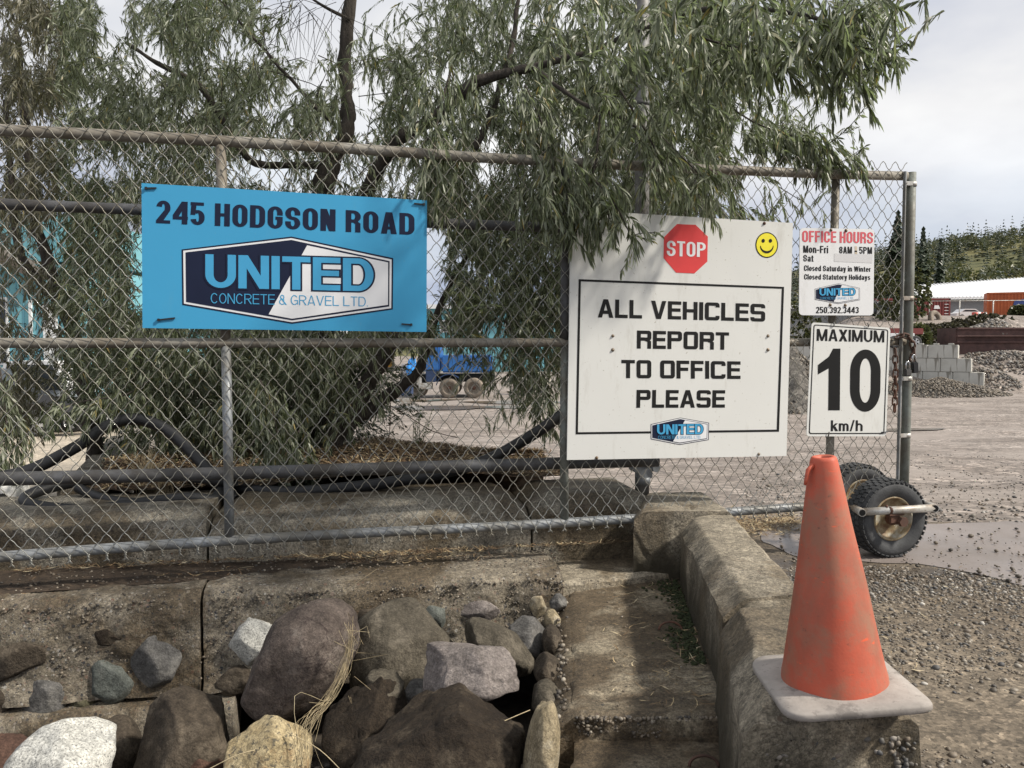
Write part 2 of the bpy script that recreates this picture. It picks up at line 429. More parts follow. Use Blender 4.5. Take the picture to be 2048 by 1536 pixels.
mk_stone('stone_green', (0.080, 0.090, 0.082), (0.145, 0.155, 0.14), None, patch=(0.20, 0.20, 0.18))
mk_stone('stone_moss', (0.075, 0.070, 0.040), (0.12, 0.11, 0.07), None)
mk_stone('stone_tan', (0.25, 0.20, 0.12), (0.38, 0.32, 0.22), None, patch=(0.40, 0.37, 0.30))
mk_stone('stone_red', (0.055, 0.030, 0.022), (0.11, 0.062, 0.045), None)
def mk_island(name, stops, rough=0.85, rnd_bump=True, trans=0.0):
    t = NT(name); t.color(t.mix(1.0, t.ramp(t.island(), stops), t.ramp(t.noise(60, 3), [(0.3, 0.7), (0.7, 1.2)]), 'MULTIPLY'))
    t.set(rough=rough); M[name] = t.m; return t
mk_island('pebble', [(0.0, (0.07, 0.072, 0.078)), (0.25, (0.12, 0.112, 0.10)), (0.5, (0.20, 0.178, 0.15)), (0.7, (0.15, 0.115, 0.082)), (0.88, (0.26, 0.24, 0.215)), (0.985, (0.45, 0.43, 0.39))], 0.7)
mk_island('pebble_dark', [(0.0, (0.05, 0.046, 0.042)), (0.4, (0.11, 0.09, 0.068)), (0.75, (0.17, 0.138, 0.102)), (0.98, (0.28, 0.25, 0.205))], 0.6)
mk_island('litter', [(0.0, (0.10, 0.062, 0.032)), (0.45, (0.25, 0.17, 0.09)), (0.8, (0.48, 0.38, 0.22)), (1.0, (0.62, 0.54, 0.37))], 0.8)
mk_island('litter_dark', [(0.0, (0.040, 0.022, 0.013)), (0.45, (0.12, 0.066, 0.035)), (0.8, (0.22, 0.145, 0.08)), (1.0, (0.42, 0.32, 0.19))], 0.8)
mk_island('straw', [(0.0, (0.30, 0.23, 0.13)), (1.0, (0.50, 0.42, 0.27))], 0.7)
def mk_leaf(name, stops, under, trans=0.3):
    t = NT(name)
    c = t.ramp(t.island(), stops)
    g = t.n.new('ShaderNodeNewGeometry')
    c = t.mix(t.math('MULTIPLY', g.outputs['Backfacing'], 0.65), c, under)
    t.color(c); t.set(rough=0.42, spec=0.55)
    tr = t.n.new('ShaderNodeBsdfTranslucent'); t.l.new(t.mix(1.0, c, (1.1, 1.3, 0.8), 'MULTIPLY'), tr.inputs[0])
    ms = t.n.new('ShaderNodeMixShader'); ms.inputs[0].default_value = trans
    out = t.n['Material Output']
    t.l.new(t.b.outputs[0], ms.inputs[1]); t.l.new(tr.outputs[0], ms.inputs[2]); t.l.new(ms.outputs[0], out.inputs[0])
    M[name] = t.m
mk_leaf('leaf', [(0.0, (0.048, 0.056, 0.028)), (0.4, (0.088, 0.100, 0.053)), (0.7, (0.148, 0.163, 0.098)), (0.88, (0.26, 0.28, 0.205)), (0.95, (0.35, 0.37, 0.29)), (0.975, (0.26, 0.22, 0.08)), (1.0, (0.36, 0.27, 0.10))], (0.30, 0.325, 0.24), 0.36)
mk_leaf('leaf_brown', [(0.0, (0.070, 0.058, 0.035)), (0.5, (0.115, 0.105, 0.062)), (0.9, (0.17, 0.155, 0.10)), (1.0, (0.20, 0.16, 0.08))], (0.22, 0.21, 0.16))
mk_leaf('leaf_bush', [(0.0, (0.020, 0.032, 0.015)), (0.6, (0.040, 0.060, 0.028)), (1.0, (0.07, 0.09, 0.045))], (0.08, 0.10, 0.065), 0.2)
mk_leaf('scrub', [(0.0, (0.040, 0.035, 0.024)), (0.6, (0.075, 0.066, 0.042)), (1.0, (0.12, 0.11, 0.06))], (0.09, 0.08, 0.055), 0.15)
mk_leaf('leaf_green', [(0.0, (0.09, 0.15, 0.045)), (1.0, (0.18, 0.26, 0.09))], (0.2, 0.25, 0.12), 0.3)
mk_leaf('needle', [(0.0, (0.040, 0.055, 0.042)), (0.7, (0.062, 0.080, 0.056)), (1.0, (0.095, 0.11, 0.06))], (0.04, 0.055, 0.03), 0.1)
mk_leaf('leaf_far', [(0.0, (0.055, 0.066, 0.030)), (0.7, (0.10, 0.105, 0.042)), (1.0, (0.18, 0.155, 0.05))], (0.09, 0.10, 0.045), 0.2)
t = NT('bark'); t.color(t.ramp(t.noise(22, 7, 0.7, t.scaled((1, 1, 0.25))), [(0.3, (0.020, 0.016, 0.013)), (0.7, (0.085, 0.070, 0.056))])); t.set(rough=0.9)
t.bump(t.noise(26, 7, 0.7, t.scaled((1, 1, 0.25))), 1.0, 0.03); M['bark'] = t.m
t = NT('moss'); t.color(t.ramp(t.noise(60, 5), [(0.3, (0.018, 0.026, 0.010)), (0.7, (0.055, 0.07, 0.025))])); t.set(rough=0.95); t.bump(t.noise(150, 4), 1, 0.01); M['moss'] = t.m
# ground materials
def mk_ground(name, lo, hi, gravel=(60, 0.3), patchcol=None, scale=1.0, wet=None, wet_lim=0.62):
    t = NT(name)
    c = t.ramp(t.noise(1.1 * scale, 8, 0.6), [(0.32, lo), (0.68, hi)])
    st = t.scaled((0.35, 1.4, 1.0))
    c = t.mix(t.ramp(t.noise(0.55 * scale, 7, 0.65, st), [(0.45, 0.0), (0.62, 0.75)]), c, tuple(x * 0.74 for x in lo))
    for sc_, amt in ((gravel[0], gravel[1]), (gravel[0] * 0.3, gravel[1] * 0.8)):
        vc = t.voro(sc_, 'Color'); sep = t.n.new('ShaderNodeSeparateColor'); t.l.new(vc, sep.inputs[0])
        g = t.ramp(sep.outputs[0], [(0.0, 0.5), (0.5, 0.95), (0.9, 1.25), (1.0, 1.9)])
        c = t.mix(amt, c, t.mix(1.0, c, g, 'MULTIPLY'))
        t.bump(t.voro(sc_, 'Distance'), -0.7, 0.25 / sc_)
    if patchcol: c = t.mix(t.ramp(t.noise(0.35 * scale, 5), [(0.5, 0.0), (0.62, 0.8)]), c, patchcol)
    rough = 0.9
    if wet:
        w = t.ramp(t.noise(0.6 * scale, 7, 0.62, t.scaled((0.4, 1.2, 1))), [(wet_lim, 0.0), (wet_lim + 0.05, 1.0)])
        c = t.mix(w, c, wet); rough = t.mix(w, 0.9, 0.45)
    t.color(c); t.set(rough=rough); t.bump(t.noise(18, 8, 0.7), 0.6, 0.02)
    M[name] = t.m
mk_ground('ground_yard', (0.19, 0.158, 0.135), (0.30, 0.262, 0.235), (30, 0.85), patchcol=(0.27, 0.235, 0.21), wet=(0.10, 0.082, 0.06), wet_lim=0.66)
mk_ground('ground_near', (0.115, 0.090, 0.064), (0.20, 0.165, 0.122), (95, 0.9), wet=(0.065, 0.05, 0.035), wet_lim=0.52)
mk_ground('ground_light', (0.36, 0.31, 0.24), (0.46, 0.40, 0.32), (60, 0.6))
mk_ground('ditch_soil', (0.025, 0.019, 0.014), (0.06, 0.048, 0.036), (60, 0.6))
mk_ground('mulch_soil', (0.040, 0.026, 0.016), (0.10, 0.068, 0.042), (80, 0.7))
mk_ground('dirt_ledge', (0.028, 0.018, 0.011), (0.080, 0.056, 0.036), (120, 0.6))
mk_ground('heap_gravel', (0.19, 0.158, 0.135), (0.30, 0.262, 0.235), (14, 0.9))
mk_ground('heap_dark', (0.085, 0.078, 0.068), (0.17, 0.155, 0.135), (16, 0.95))
t = NT('hill_ground'); t.color(t.ramp(t.noise(0.02, 7, 0.6), [(0.35, (0.06, 0.07, 0.03)), (0.52, (0.13, 0.12, 0.04)), (0.66, (0.20, 0.17, 0.05))])); t.set(rough=1.0); M['hill_ground'] = t.m
# wet muddy pad
t = NT('pad_wet')
c = t.ramp(t.noise(1.3, 7, 0.6), [(0.3, (0.16, 0.135, 0.12)), (0.7, (0.25, 0.215, 0.20))])
c = t.mix(t.ramp(t.noise(45, 4), [(0.6, 0.0), (0.72, 0.5)]), c, (0.09, 0.07, 0.05))
t.color(c); t.set(rough=t.ramp(t.noise(1.8, 6, 0.6), [(0.35, 0.28), (0.7, 0.62)])); t.bump(t.noise(60, 5), 0.25, 0.004); M['pad_wet'] = t.m
t = NT('puddle_water'); t.color((0.10, 0.075, 0.045)); t.set(rough=0.22, spec=0.5); t.bump(t.noise(6, 3), 0.1, 0.01); M['puddle_water'] = t.m
# cone
t = NT('cone_rubber')
c = t.ramp(t.noise(3.0, 5), [(0.3, (0.47, 0.088, 0.046)), (0.7, (0.57, 0.118, 0.064))])
d = t.ramp(t.noise(5.0, 8, 0.62, t.scaled((1, 1, 0.45)), dist=0.3), [(0.44, 0.0), (0.66, 0.75)])
c = t.mix(d, c, (0.23, 0.098, 0.062))
d2 = t.ramp(t.noise(12, 8, 0.7), [(0.45, 0.0), (0.62, 0.7)]); c = t.mix(d2, c, (0.29, 0.155, 0.10))
sc_ = t.ramp(t.noise(26, 5, 0.6, t.scaled((0.4, 1, 2.4))), [(0.66, 0.0), (0.70, 0.7)]); c = t.mix(sc_, c, (0.75, 0.10, 0.03))
sc_ = t.ramp(t.noise(40, 6, 0.7, t.scaled((0.7, 1, 1.6))), [(0.63, 0.0), (0.69, 0.6)]); c = t.mix(sc_, c, (0.11, 0.06, 0.045))
t.color(c); t.set(rough=0.62); t.bump(t.noise(9, 5), 0.2, 0.01); t.bump(t.noise(160, 3), 0.15, 0.002); M['cone_rubber'] = t.m
t = NT('cone_base')
c = t.ramp(t.noise(9, 8, 0.7), [(0.3, (0.22, 0.198, 0.178)), (0.7, (0.38, 0.345, 0.315))])
c = t.mix(t.ramp(t.noise(6.5, 8, 0.7), [(0.54, 0.0), (0.60, 0.7)]), c, (0.13, 0.115, 0.105))
c = t.mix(t.ramp(t.noise(70, 5, 0.7), [(0.58, 0.0), (0.68, 0.5)]), c, (0.12, 0.10, 0.09))
t.color(c); t.set(rough=0.8); t.bump(t.noise(30, 6), 0.4, 0.006); M['cone_base'] = t.m
t = NT('rim_paint')
c = t.ramp(t.noise(16, 7, 0.65), [(0.35, (0.40, 0.385, 0.33)), (0.50, (0.26, 0.20, 0.11)), (0.64, (0.13, 0.065, 0.03))])
t.color(c); t.set(rough=0.6); t.bump(t.noise(60, 4), 0.3, 0.003); M['rim_paint'] = t.m
mk_plain('white_plastic', (0.72, 0.72, 0.70), 0.4, var=0.04, bump=0)
mk_plain('wall_turquoise', (0.16, 0.40, 0.46), 0.7, var=0.08, scale=2, bump=0.05)
mk_plain('wall_blue_siding', (0.13, 0.34, 0.44), 0.7, var=0.08, scale=2, bump=0.05)
mk_plain('trim_white', (0.75, 0.76, 0.76), 0.5, var=0.05, bump=0)
mk_plain('trim_brown', (0.11, 0.09, 0.075), 0.7, var=0.15, bump=0.1)
mk_plain('glass_dark', (0.03, 0.036, 0.042), 0.12, var=0.1, bump=0)
mk_plain('car_paint_dark', (0.045, 0.05, 0.06), 0.3, var=0.1, bump=0)
mk_plain('car_paint_white', (0.70, 0.70, 0.70), 0.35, var=0.05, bump=0)
mk_plain('truck_blue', (0.025, 0.13, 0.38), 0.4, var=0.1, bump=0)
mk_plain('truck_navy', (0.025, 0.05, 0.12), 0.45, var=0.2, bump=0)
mk_plain('tarp_blue', (0.03, 0.27, 0.75), 0.45, var=0.12, scale=14, bump=0.3)
mk_plain('chrome', (0.55, 0.56, 0.58), 0.22, metal=0.9, var=0.1, bump=0)
mk_plain('tyre_muddy', (0.21, 0.175, 0.14), 0.85, var=0.3, scale=5, bump=0.4)
mk_plain('tyre_far', (0.035, 0.035, 0.037), 0.8, var=0.2, bump=0.2)
mk_plain('alloy', (0.55, 0.56, 0.57), 0.35, metal=0.6, var=0.1, bump=0)
mk_plain('container_red', (0.17, 0.035, 0.032), 0.6, var=0.2, scale=1.2, bump=0.05)
mk_plain('container_orange', (0.42, 0.10, 0.028), 0.6, var=0.12, scale=1.2, bump=0.05)
mk_plain('print_logo_blue', (0.05, 0.08, 0.25), 0.6, var=0.1, bump=0)
mk_plain('roof_white', (0.80, 0.81, 0.82), 0.4, var=0.03, bump=0)
mk_plain('shed_grey', (0.24, 0.25, 0.26), 0.7, var=0.1, bump=0)
mk_plain('bin_brown', (0.085, 0.045, 0.040), 0.75, var=0.25, scale=3, bump=0.2)
mk_plain('far_red', (0.5, 0.06, 0.04), 0.5, bump=0)
mk_plain('school_yellow', (0.55, 0.26, 0.03), 0.5, bump=0)
mk_plain('tank_cream', (0.60, 0.57, 0.48), 0.45, var=0.08, bump=0)
# ------------------------------------------------------------------ terrain
def sstep(a, b, x):
    t = np.clip((x - a) / (b - a), 0, 1); return t * t * (3 - 2 * t)
def ground_z(X, Y):
    X = np.asarray(X, float); Y = np.asarray(Y, float)
    z = -0.085 * np.clip(Y - 5.2, 0, 17.8) - 0.15 * sstep(23, 42, Y)
    right = sstep(10, 17, X) * sstep(0.0, 0.12, X / np.maximum(Y, 1) - 0.30)
    z = z + right * (2.2 * sstep(44, 51, Y) + 2.9 * sstep(51, 72, Y))
    z = z + (1 - sstep(12, 25, X)) * 0.9 * sstep(45, 110, Y)
    hill = 40 * sstep(125, 330, Y) * np.clip(0.61 + (X - 113) * 0.0040, 0.12, 1.2) + 14 * sstep(300, 620, Y) * sstep(-260, 240, X)
    z = z + hill + 0.02 * vnoise(np.stack([X * 0.9, Y * 0.9, X * 0], -1).reshape(-1, 3), 3).reshape(X.shape) * sstep(6, 9, Y) * 3
    z = np.where((X < 0.78) & (Y < 4.0), -0.62, z)
    return z
xs = np.unique(np.concatenate([np.linspace(-700, -40, 34), np.linspace(-40, -4, 40), np.linspace(-4, 0.74, 28), [0.74, 0.80], np.linspace(0.84, 8, 100), np.linspace(8, 45, 70), np.linspace(45, 700, 50)]))
ys = np.unique(np.concatenate([np.linspace(-30, 0.5, 12), np.linspace(0.5, 3.98, 60), [4.02], np.linspace(4.1, 12, 70), np.linspace(12, 75, 100), np.linspace(75, 900, 70)]))
XX, YY = np.meshgrid(xs, ys, indexing='ij')
ZZ = ground_z(XX, YY)
near = (XX > 0.8) & (YY < 9)
bumpn = fbm(np.stack([XX.ravel() * 3, YY.ravel() * 3, 0 * XX.ravel()], -1), 4, 11).reshape(XX.shape)
ZZ = ZZ + np.where(near, np.where((YY > 3.9) & (YY < 5.7), -0.0006, 0.004 * bumpn - 0.004), 0)
NX, NY = len(xs), len(ys)
idx = np.arange(NX * NY).reshape(NX, NY)
quads = np.stack([idx[:-1, :-1], idx[1:, :-1], idx[1:, 1:], idx[:-1, 1:]], -1).reshape(-1, 4)
gv = np.stack([XX.ravel(), YY.ravel(), ZZ.ravel()], -1)
ground = mesh_np('ground', gv, quads, M['ground_yard'], None, True)
for m_ in ('ground_near', 'ditch_soil', 'hill_ground', 'ground_light'): ground.data.materials.append(M[m_])
qc = gv[quads].mean(1)
mi = np.zeros(len(quads), dtype=np.int32)
mi[(qc[:, 0] > 0.78) & (qc[:, 1] < 5.0)] = 1
mi[(qc[:, 0] < 0.8) & (qc[:, 1] < 4.05)] = 2
mi[qc[:, 1] > 112] = 3
mi[(qc[:, 0] < -2.4 - 0.48 * (qc[:, 1] - 6)) & (qc[:, 1] > 5) & (qc[:, 1] < 40)] = 4
ground.data.polygons.foreach_set('material_index', mi)
tag(ground, kind='structure')
def gz1(x, y): return float(ground_z(np.array([x]), np.array([y]))[0])

def blob_sheet(name, pts, z, mat, wob=0.0, kind='structure', n=6, thick=None):
    """flat sheet inside a smooth closed outline (x, y)"""
    P_ = [Vector((x, y, 0)) for x, y in pts]; out = []
    m = len(P_)
    for i in range(m):
        p0, p1, p2, p3 = P_[i - 1], P_[i], P_[(i + 1) % m], P_[(i + 2) % m]
        for k in range(n):
            t = k / n
            q = 0.5 * ((2 * p1) + (p2 - p0) * t + (2 * p0 - 5 * p1 + 4 * p2 - p3) * t * t + (-p0 + 3 * p1 - 3 * p2 + p3) * t ** 3)
            q += Vector((noise.noise(q * 9), noise.noise(q * 9 + Vector((5, 5, 5))), 0)) * wob
            out.append(Vector((q.x, q.y, z(q.x, q.y) if callable(z) else z)))
    V, E, Fc, _, _, ofc = delaunay_2d_cdt([Vector((v.x, v.y)) for v in out], [], [list(range(len(out)))], 1, 1e-6)
    zz = {}
    o = mesh_py(name, [(v.x, v.y, z(v.x, v.y) if callable(z) else z) for v in V], [tuple(f) for f in Fc], mat)
    return tag(o, kind=kind)
# the wet muddy pad beside the gate wheel
A = [PZ(x, y, 0.006) for x, y in ((1515, 1068), (1560, 1048), (1700, 1052), (1880, 1046), (2080, 1040), (2300, 1036), (2320, 1200), (2060, 1172), (1960, 1148), (1850, 1128), (1720, 1122), (1600, 1112), (1545, 1090))]
blob_sheet('wet_pad', [(p.x, p.y) for p in A], 0.003, M['pad_wet'], 0.03)
def gpud(cx, cy, rx, ry, seed):
    r = random.Random(seed); pts = []
    for k in range(14):
        a = 2 * math.pi * k / 14; s = r.uniform(0.72, 1.15)
        pts.append((cx + math.cos(a) * rx * s, cy + math.sin(a) * ry * s))
    return pts
def pix_ground(px, py):
    Y = 5.0
    for _ in range(600):
        p = P(px, py, Y)
        if p.z <= gz1(p.x, p.y): return p
        Y *= 1.008
    return p
for k, (px, py, rx, ry) in enumerate(((915, 818, 2.6, 0.9), (1060, 806, 3.0, 0.7), (830, 803, 2.2, 0.6))):
    p = pix_ground(px, py)
    blob_sheet('puddle', gpud(p.x, p.y, rx, ry, k), lambda x, y: gz1(x, y) + 0.035, M['puddle_water'])
p = pix_ground(1800, 862)
blob_sheet('puddle', gpud(p.x, p.y, 1.5, 0.35, 9), lambda x, y: gz1(x, y) + 0.03, M['puddle_water'])

# ------------------------------------------------------------------ lettering
class Style:
    def __init__(s, W=0.7, w=0.16, t=0.14, rx=0.35, ry=0.5, gap=0.10, space=0.30, lx=0.74):
        s.W, s.w, s.t, s.rx, s.ry, s.gap, s.space, s.lx = W, w, t, rx, ry, gap, space, lx
ARIAL = Style(0.70, 0.195, 0.165, 0.35, 0.50, 0.085, 0.30)
ARIALL = Style(0.68, 0.095, 0.085, 0.34, 0.50, 0.10, 0.30)
CONDB = Style(0.46, 0.165, 0.13, 0.23, 0.26, 0.075, 0.24)
COND = Style(0.49, 0.165, 0.135, 0.245, 0.30, 0.075, 0.24)
EURO = Style(0.86, 0.235, 0.185, 0.17, 0.17, 0.095, 0.42)
WIDE = Style(0.74, 0.20, 0.165, 0.37, 0.50, 0.06, 0.3)
NUM10 = Style(0.56, 0.19, 0.16, 0.28, 0.42, 0.16, 0.3)
def glyph(ch, S, grow=0.0):
    W, w, t = S.W, S.w, S.t; Q = []
    g = grow
    def poly(*p): Q.append([Vector(a) for a in p])
    def rect(x0, y0, x1, y1): poly((x0 - g, y0 - g), (x1 + g, y0 - g), (x1 + g, y1 + g), (x0 - g, y1 + g))
    def ring(x0, y0, x1, y1, a0=0, a1=360, ww=None, tt=None, rx=None, ry=None):
        ww = ww or w; tt = tt or t
        rx = min(rx or S.rx, (x1 - x0) / 2); ry = min(ry or S.ry, (y1 - y0) / 2)
        def pt(th, inner):
            th_ = th
            c = math.cos(math.radians(th_)); s_ = math.sin(math.radians(th_))
            q = int(math.floor((th_ % 360 + 1e-6) / 90)) % 4
            if abs((th_ % 90)) < 1e-6 or abs(th_ % 90 - 90) < 1e-6: pass
            return c, s_, q
        arr = []
        step = 7.5; th = a0; ths = [a0]
        while th < a1 - 1e-6:
            th = min((math.floor(th / step + 1e-6) + 1) * step, a1); ths.append(th)
        seq = []
        for k, th in enumerate(ths):
            qs = []
            if abs(th / 90 - round(th / 90)) < 1e-6:
                if k > 0: qs.append((round(th / 90) - 1) % 4)
                if k < len(ths) - 1: qs.append(round(th / 90) % 4)
            else: qs.append(int(math.floor(th / 90)) % 4)
            for q in qs:
                c, s_ = math.cos(math.radians(th)), math.sin(math.radians(th))
                res = []
                for (ix, iy) in ((-g, -g), (ww + g, tt + g)):
                    rxx = max(rx - ix, 0.012); ryy = max(ry - iy, 0.012)
                    cx = (x1 - ix - rxx) if q in (0, 3) else (x0 + ix + rxx)
                    cy = (y1 - iy - ryy) if q in (0, 1) else (y0 + iy + ryy)
                    res.append((cx + rxx * c, cy + ryy * s_))
                seq.append(res)
        for a, b in zip(seq[:-1], seq[1:]): poly(a[0], b[0], b[1], a[1])
        if a1 - a0 >= 360: poly(seq[-1][0], seq[0][0], seq[0][1], seq[-1][1])
    def diag(xa, ya, xb, yb, ww=None):
        ww = (ww or w) ; h = ww / 2 + g
        poly((xa - h, ya), (xa + h, ya), (xb + h, yb), (xb - h, yb))
    xh = S.lx
    if ch == 'H': rect(0, 0, w, 1); rect(W - w, 0, W, 1); rect(w, .5 - t / 2, W - w, .5 + t / 2)
    elif ch == 'I': W = w; rect(0, 0, w, 1)
    elif ch == 'L': W *= .86; rect(0, 0, w, 1); rect(0, 0, W, t)
    elif ch == 'E': W *= .90; rect(0, 0, w, 1); rect(0, 0, W, t); rect(0, 1 - t, W, 1); rect(0, .52 - t / 2, W * .95, .52 + t / 2)
    elif ch == 'F': W *= .86; rect(0, 0, w, 1); rect(0, 1 - t, W, 1); rect(0, .52 - t / 2, W * .92, .52 + t / 2)
    elif ch == 'T': W *= .92; rect(0, 1 - t, W, 1); rect(W / 2 - w / 2, 0, W / 2 + w / 2, 1)
    elif ch == 'A':
        W *= 1.06; h = w * 1.06
        poly((-g, -g), (h + g, -g), (W / 2 + h * .30 + g, 1 + g), (W / 2 - h * .55 - g, 1 + g))
        poly((W - h - g, -g), (W + g, -g), (W / 2 + h * .55 + g, 1 + g), (W / 2 - h * .30 - g, 1 + g))
        rect(W * .24, .20, W * .76, .20 + t)
    elif ch == 'V':
        W *= 1.04; h = w * 1.06
        poly((-g, 1 + g), (W / 2 - h * .55 - g, -g), (W / 2 + h * .30 + g, -g), (h + g, 1 + g))
        poly((W + g, 1 + g), (W - h - g, 1 + g), (W / 2 - h * .30 - g, -g), (W / 2 + h * .55 + g, -g))
    elif ch == 'X':
        W *= 1.0; h = w * 1.2
        poly((0, 0), (h, 0), (W, 1), (W - h, 1)); poly((W, 0), (W, 0), (h, 1), (0, 1)) if False else poly((W - h, 0), (W, 0), (h, 1), (0, 1))
    elif ch == 'N': rect(0, 0, w, 1); rect(W - w, 0, W, 1); poly((-g, 1 + g), (w * .25, 1 + g), (w * 1.15 + g, 1 + g), (W + g, -g), (W - w * 1.15 - g, -g))
    elif ch == 'M':
        W *= 1.24; rect(0, 0, w, 1); rect(W - w, 0, W, 1)
        poly((-g, 1), (w * 1.15, 1), (W / 2 + w * .45, 0), (W / 2 - w * .45, 0)); poly((W, 1), (W / 2 + w * .45, 0), (W / 2 - w * .45, 0), (W - w * 1.15, 1))
    elif ch == 'W':
        W *= 1.45; h = w * .95; m = W / 2
        for a, b in (((0), (W * .27)), ((m), (W * .27)), ((m), (W * .73)), ((W), (W * .73))):
            xa = a + (h / 2 if a == 0 else (-h / 2 if a == W else 0))
            poly((xa - h / 2, 1), (b - h / 2, 0), (b + h / 2, 0), (xa + h / 2, 1))
    elif ch in 'O0':
        if ch == '0': W *= .94
        ring(0, 0, W, 1)
    elif ch == 'D':
        rect(0, 0, w, 1); rect(0, 0, max(W - S.rx, w), t); rect(0, 1 - t, max(W - S.rx, w), 1); ring(0, 0, W, 1, -90, 90)
        if S.ry < .5: rect(W - w, S.ry, W, 1 - S.ry)
    elif ch in 'PR':
        yb = .44; rect(0, 0, w, 1); r_ = (1 - yb) / 2
        rxx = min(S.rx, W / 2)
        rect(0, 1 - t, W - rxx, 1); rect(0, yb, W - rxx, yb + t); ring(0, yb, W, 1, -90, 90)
        if ch == 'R':
            if S.W < .6 or S.rx < .2: rect(W - w, 0, W - 0.01, yb - 0.03); poly((W * .45, yb + .02), (W * .62, yb + t), (W - .01, yb - .03), (W - w, yb - .06))
            else: poly((W * .42, yb + .04), (W * .42 + w * 1.1, yb + .04), (W + .03, 0), (W - w * 1.15, 0))
    elif ch in 'CG':
        if S.rx < S.W / 2 - .01 or S.ry < .4:
            ring(0, 0, W, 1, 0, 360) if False else None
            ring(0, 0, W, 1, 0, 180); ring(0, 0, W, 1, 180, 360)
            rect(0, S.ry, w, 1 - S.ry)
            rect(W - w, 1 - S.ry - .10, W, 1 - S.ry)
            if ch == 'C': rect(W - w, S.ry, W, S.ry + .09)
            else: rect(W - w, S.ry, W, .54); rect(W * .52, .54 - t, W, .54)
        else:
            ring(0, 0, W, 1, 38, 322 if ch == 'C' else 318)
            if ch == 'G': rect(W - w * .9, .06, W, .5); rect(W * .5, .5 - t, W, .5)
    elif ch == 'S':
        if S.ry < .4:
            ring(0, .5 - t / 2, W, 1, 0, 270); ring(0, 0, W, .5 + t / 2, -180, 90)
            rect(W - w, 1 - min(S.ry, .25 + t / 4) - .07, W, 1 - min(S.ry, .25 + t / 4)); rect(0, min(S.ry, .25 + t / 4), w, min(S.ry, .25 + t / 4) + .07)
        else: ring(0, .5 - t / 2, W, 1, 22, 270); ring(0, 0, W, .5 + t / 2, -158, 90)
        rxx = min(S.rx, W / 2)
        if W - 2 * rxx > .02: rect(rxx, .5 - t / 2, W - rxx, .5 + t / 2)
    elif ch == 'U':
        yy = min(S.ry, .4); ring(0, 0, W, 2 * yy, 180, 360, ry=yy); rect(0, yy, w, 1); rect(W - w, yy, W, 1)
    elif ch == '1':
        W = w * 1.75 + .02
        rect(W - w, 0, W, 1); poly((0, .62), (0, .80), (W - w * .85, 1), (W - w * .3, 1), (W - w * .3, .74))
    elif ch == '2':
        W *= .94; ring(0, .36, W, 1, -25, 172); poly((W, .60), (W - w * .2, .46), (w * 1.25, t), (0, t * .8), (0, t), (W - w, .62)); rect(0, 0, W, t)
        Q.pop(-2); poly((W - .01, .56), (W - w - .005, .60), (0, t * .9), (w * 1.3, t * .9))
    elif ch == '3': W *= .94; ring(0, .5 - t / 2, W, 1, -90, 168); ring(0, 0, W, .5 + t / 2, -168, 90)
    elif ch == '4':
        W *= 1.0; rect(W * .60, 0, W * .60 + w, 1); rect(0, .2, W, .2 + t)
        poly((0, .2 + t * .5), (0, .2 + t + .06), (W * .60 - .01, 1), (W * .60 + w * .5, 1), (W * .60 + w * .5, .80), (w * .9, .2 + t * .5))
    elif ch == '5':
        W *= .94; rect(0, 1 - t, W * .94, 1); poly((W * .06, 1), (0.0, .44), (w * .85, .44), (w + W * .04, 1)); ring(0, 0, W, .66, -168, 128)
    elif ch == '8': W *= .94; ring(0, .5 - t / 2, W, 1); ring(0, 0, W, .5 + t / 2)
    elif ch == '9': W *= .94; ring(0, .36, W, 1); rect(W - w, .3, W, .68); ring(0, 0, W, .7, -168, 0)
    elif ch == '.': W = w; rect(0, 0, w, max(t, w * .9))
    elif ch == '-': W *= .6; rect(0, .33, W, .33 + t)
    elif ch == '/': W *= .62; poly((0, -.02), (w * .8, -.02), (W, 1.02), (W - w * .8, 1.02))
    elif ch == '&':
        ring(W * .14, .50, W * .72, 1); ring(0, 0, W * .86, .58, 40, 345); poly((W * .18, .66), (W * .18 + w, .72), (W + .05, 0), (W - w * .95, 0))
    elif ch == ' ': return [], S.space
    else:   # lower case
        W = S.W * .88; yh = xh; ry = min(S.ry, xh / 2)
        if ch == 'o': ring(0, 0, W, yh)
        elif ch == 'a': W *= .95; ring(0, 0, W, yh * .60, ww=w); rect(W - w, 0, W, yh * .72); ring(0, yh * .3, W, yh, 0, 165)
        elif ch == 'c': ring(0, 0, W, yh, 30, 330)
        elif ch == 'd': ring(0, 0, W, yh); rect(W - w, 0, W, 1)
        elif ch == 'e': ring(0, 0, W, yh, 0, 325); rect(w * .5, yh * .42, W, yh * .42 + t * .85)
        elif ch in 'hn': rect(0, 0, w, 1 if ch == 'h' else yh); ring(0, yh - 2 * min(ry, .3), W, yh, 0, 180, ry=min(ry, .3)); rect(W - w, 0, W, yh - min(ry, .3)); Q[-1][0].y = 0; 
        elif ch == 'u': rect(W - w, 0, W, yh); ring(0, 0, W, 2 * min(ry, .3), 180, 360, ry=min(ry, .3)); rect(0, min(ry, .3), w, yh)
        elif ch == 'm':
            m2 = W * .86; r_ = min(ry, .28); rect(0, 0, w, yh)
            for x0 in (0, m2 - w): ring(x0, yh - 2 * r_, x0 + m2, yh, 0, 180, ry=r_); rect(x0 + m2 - w, 0, x0 + m2, yh - r_)
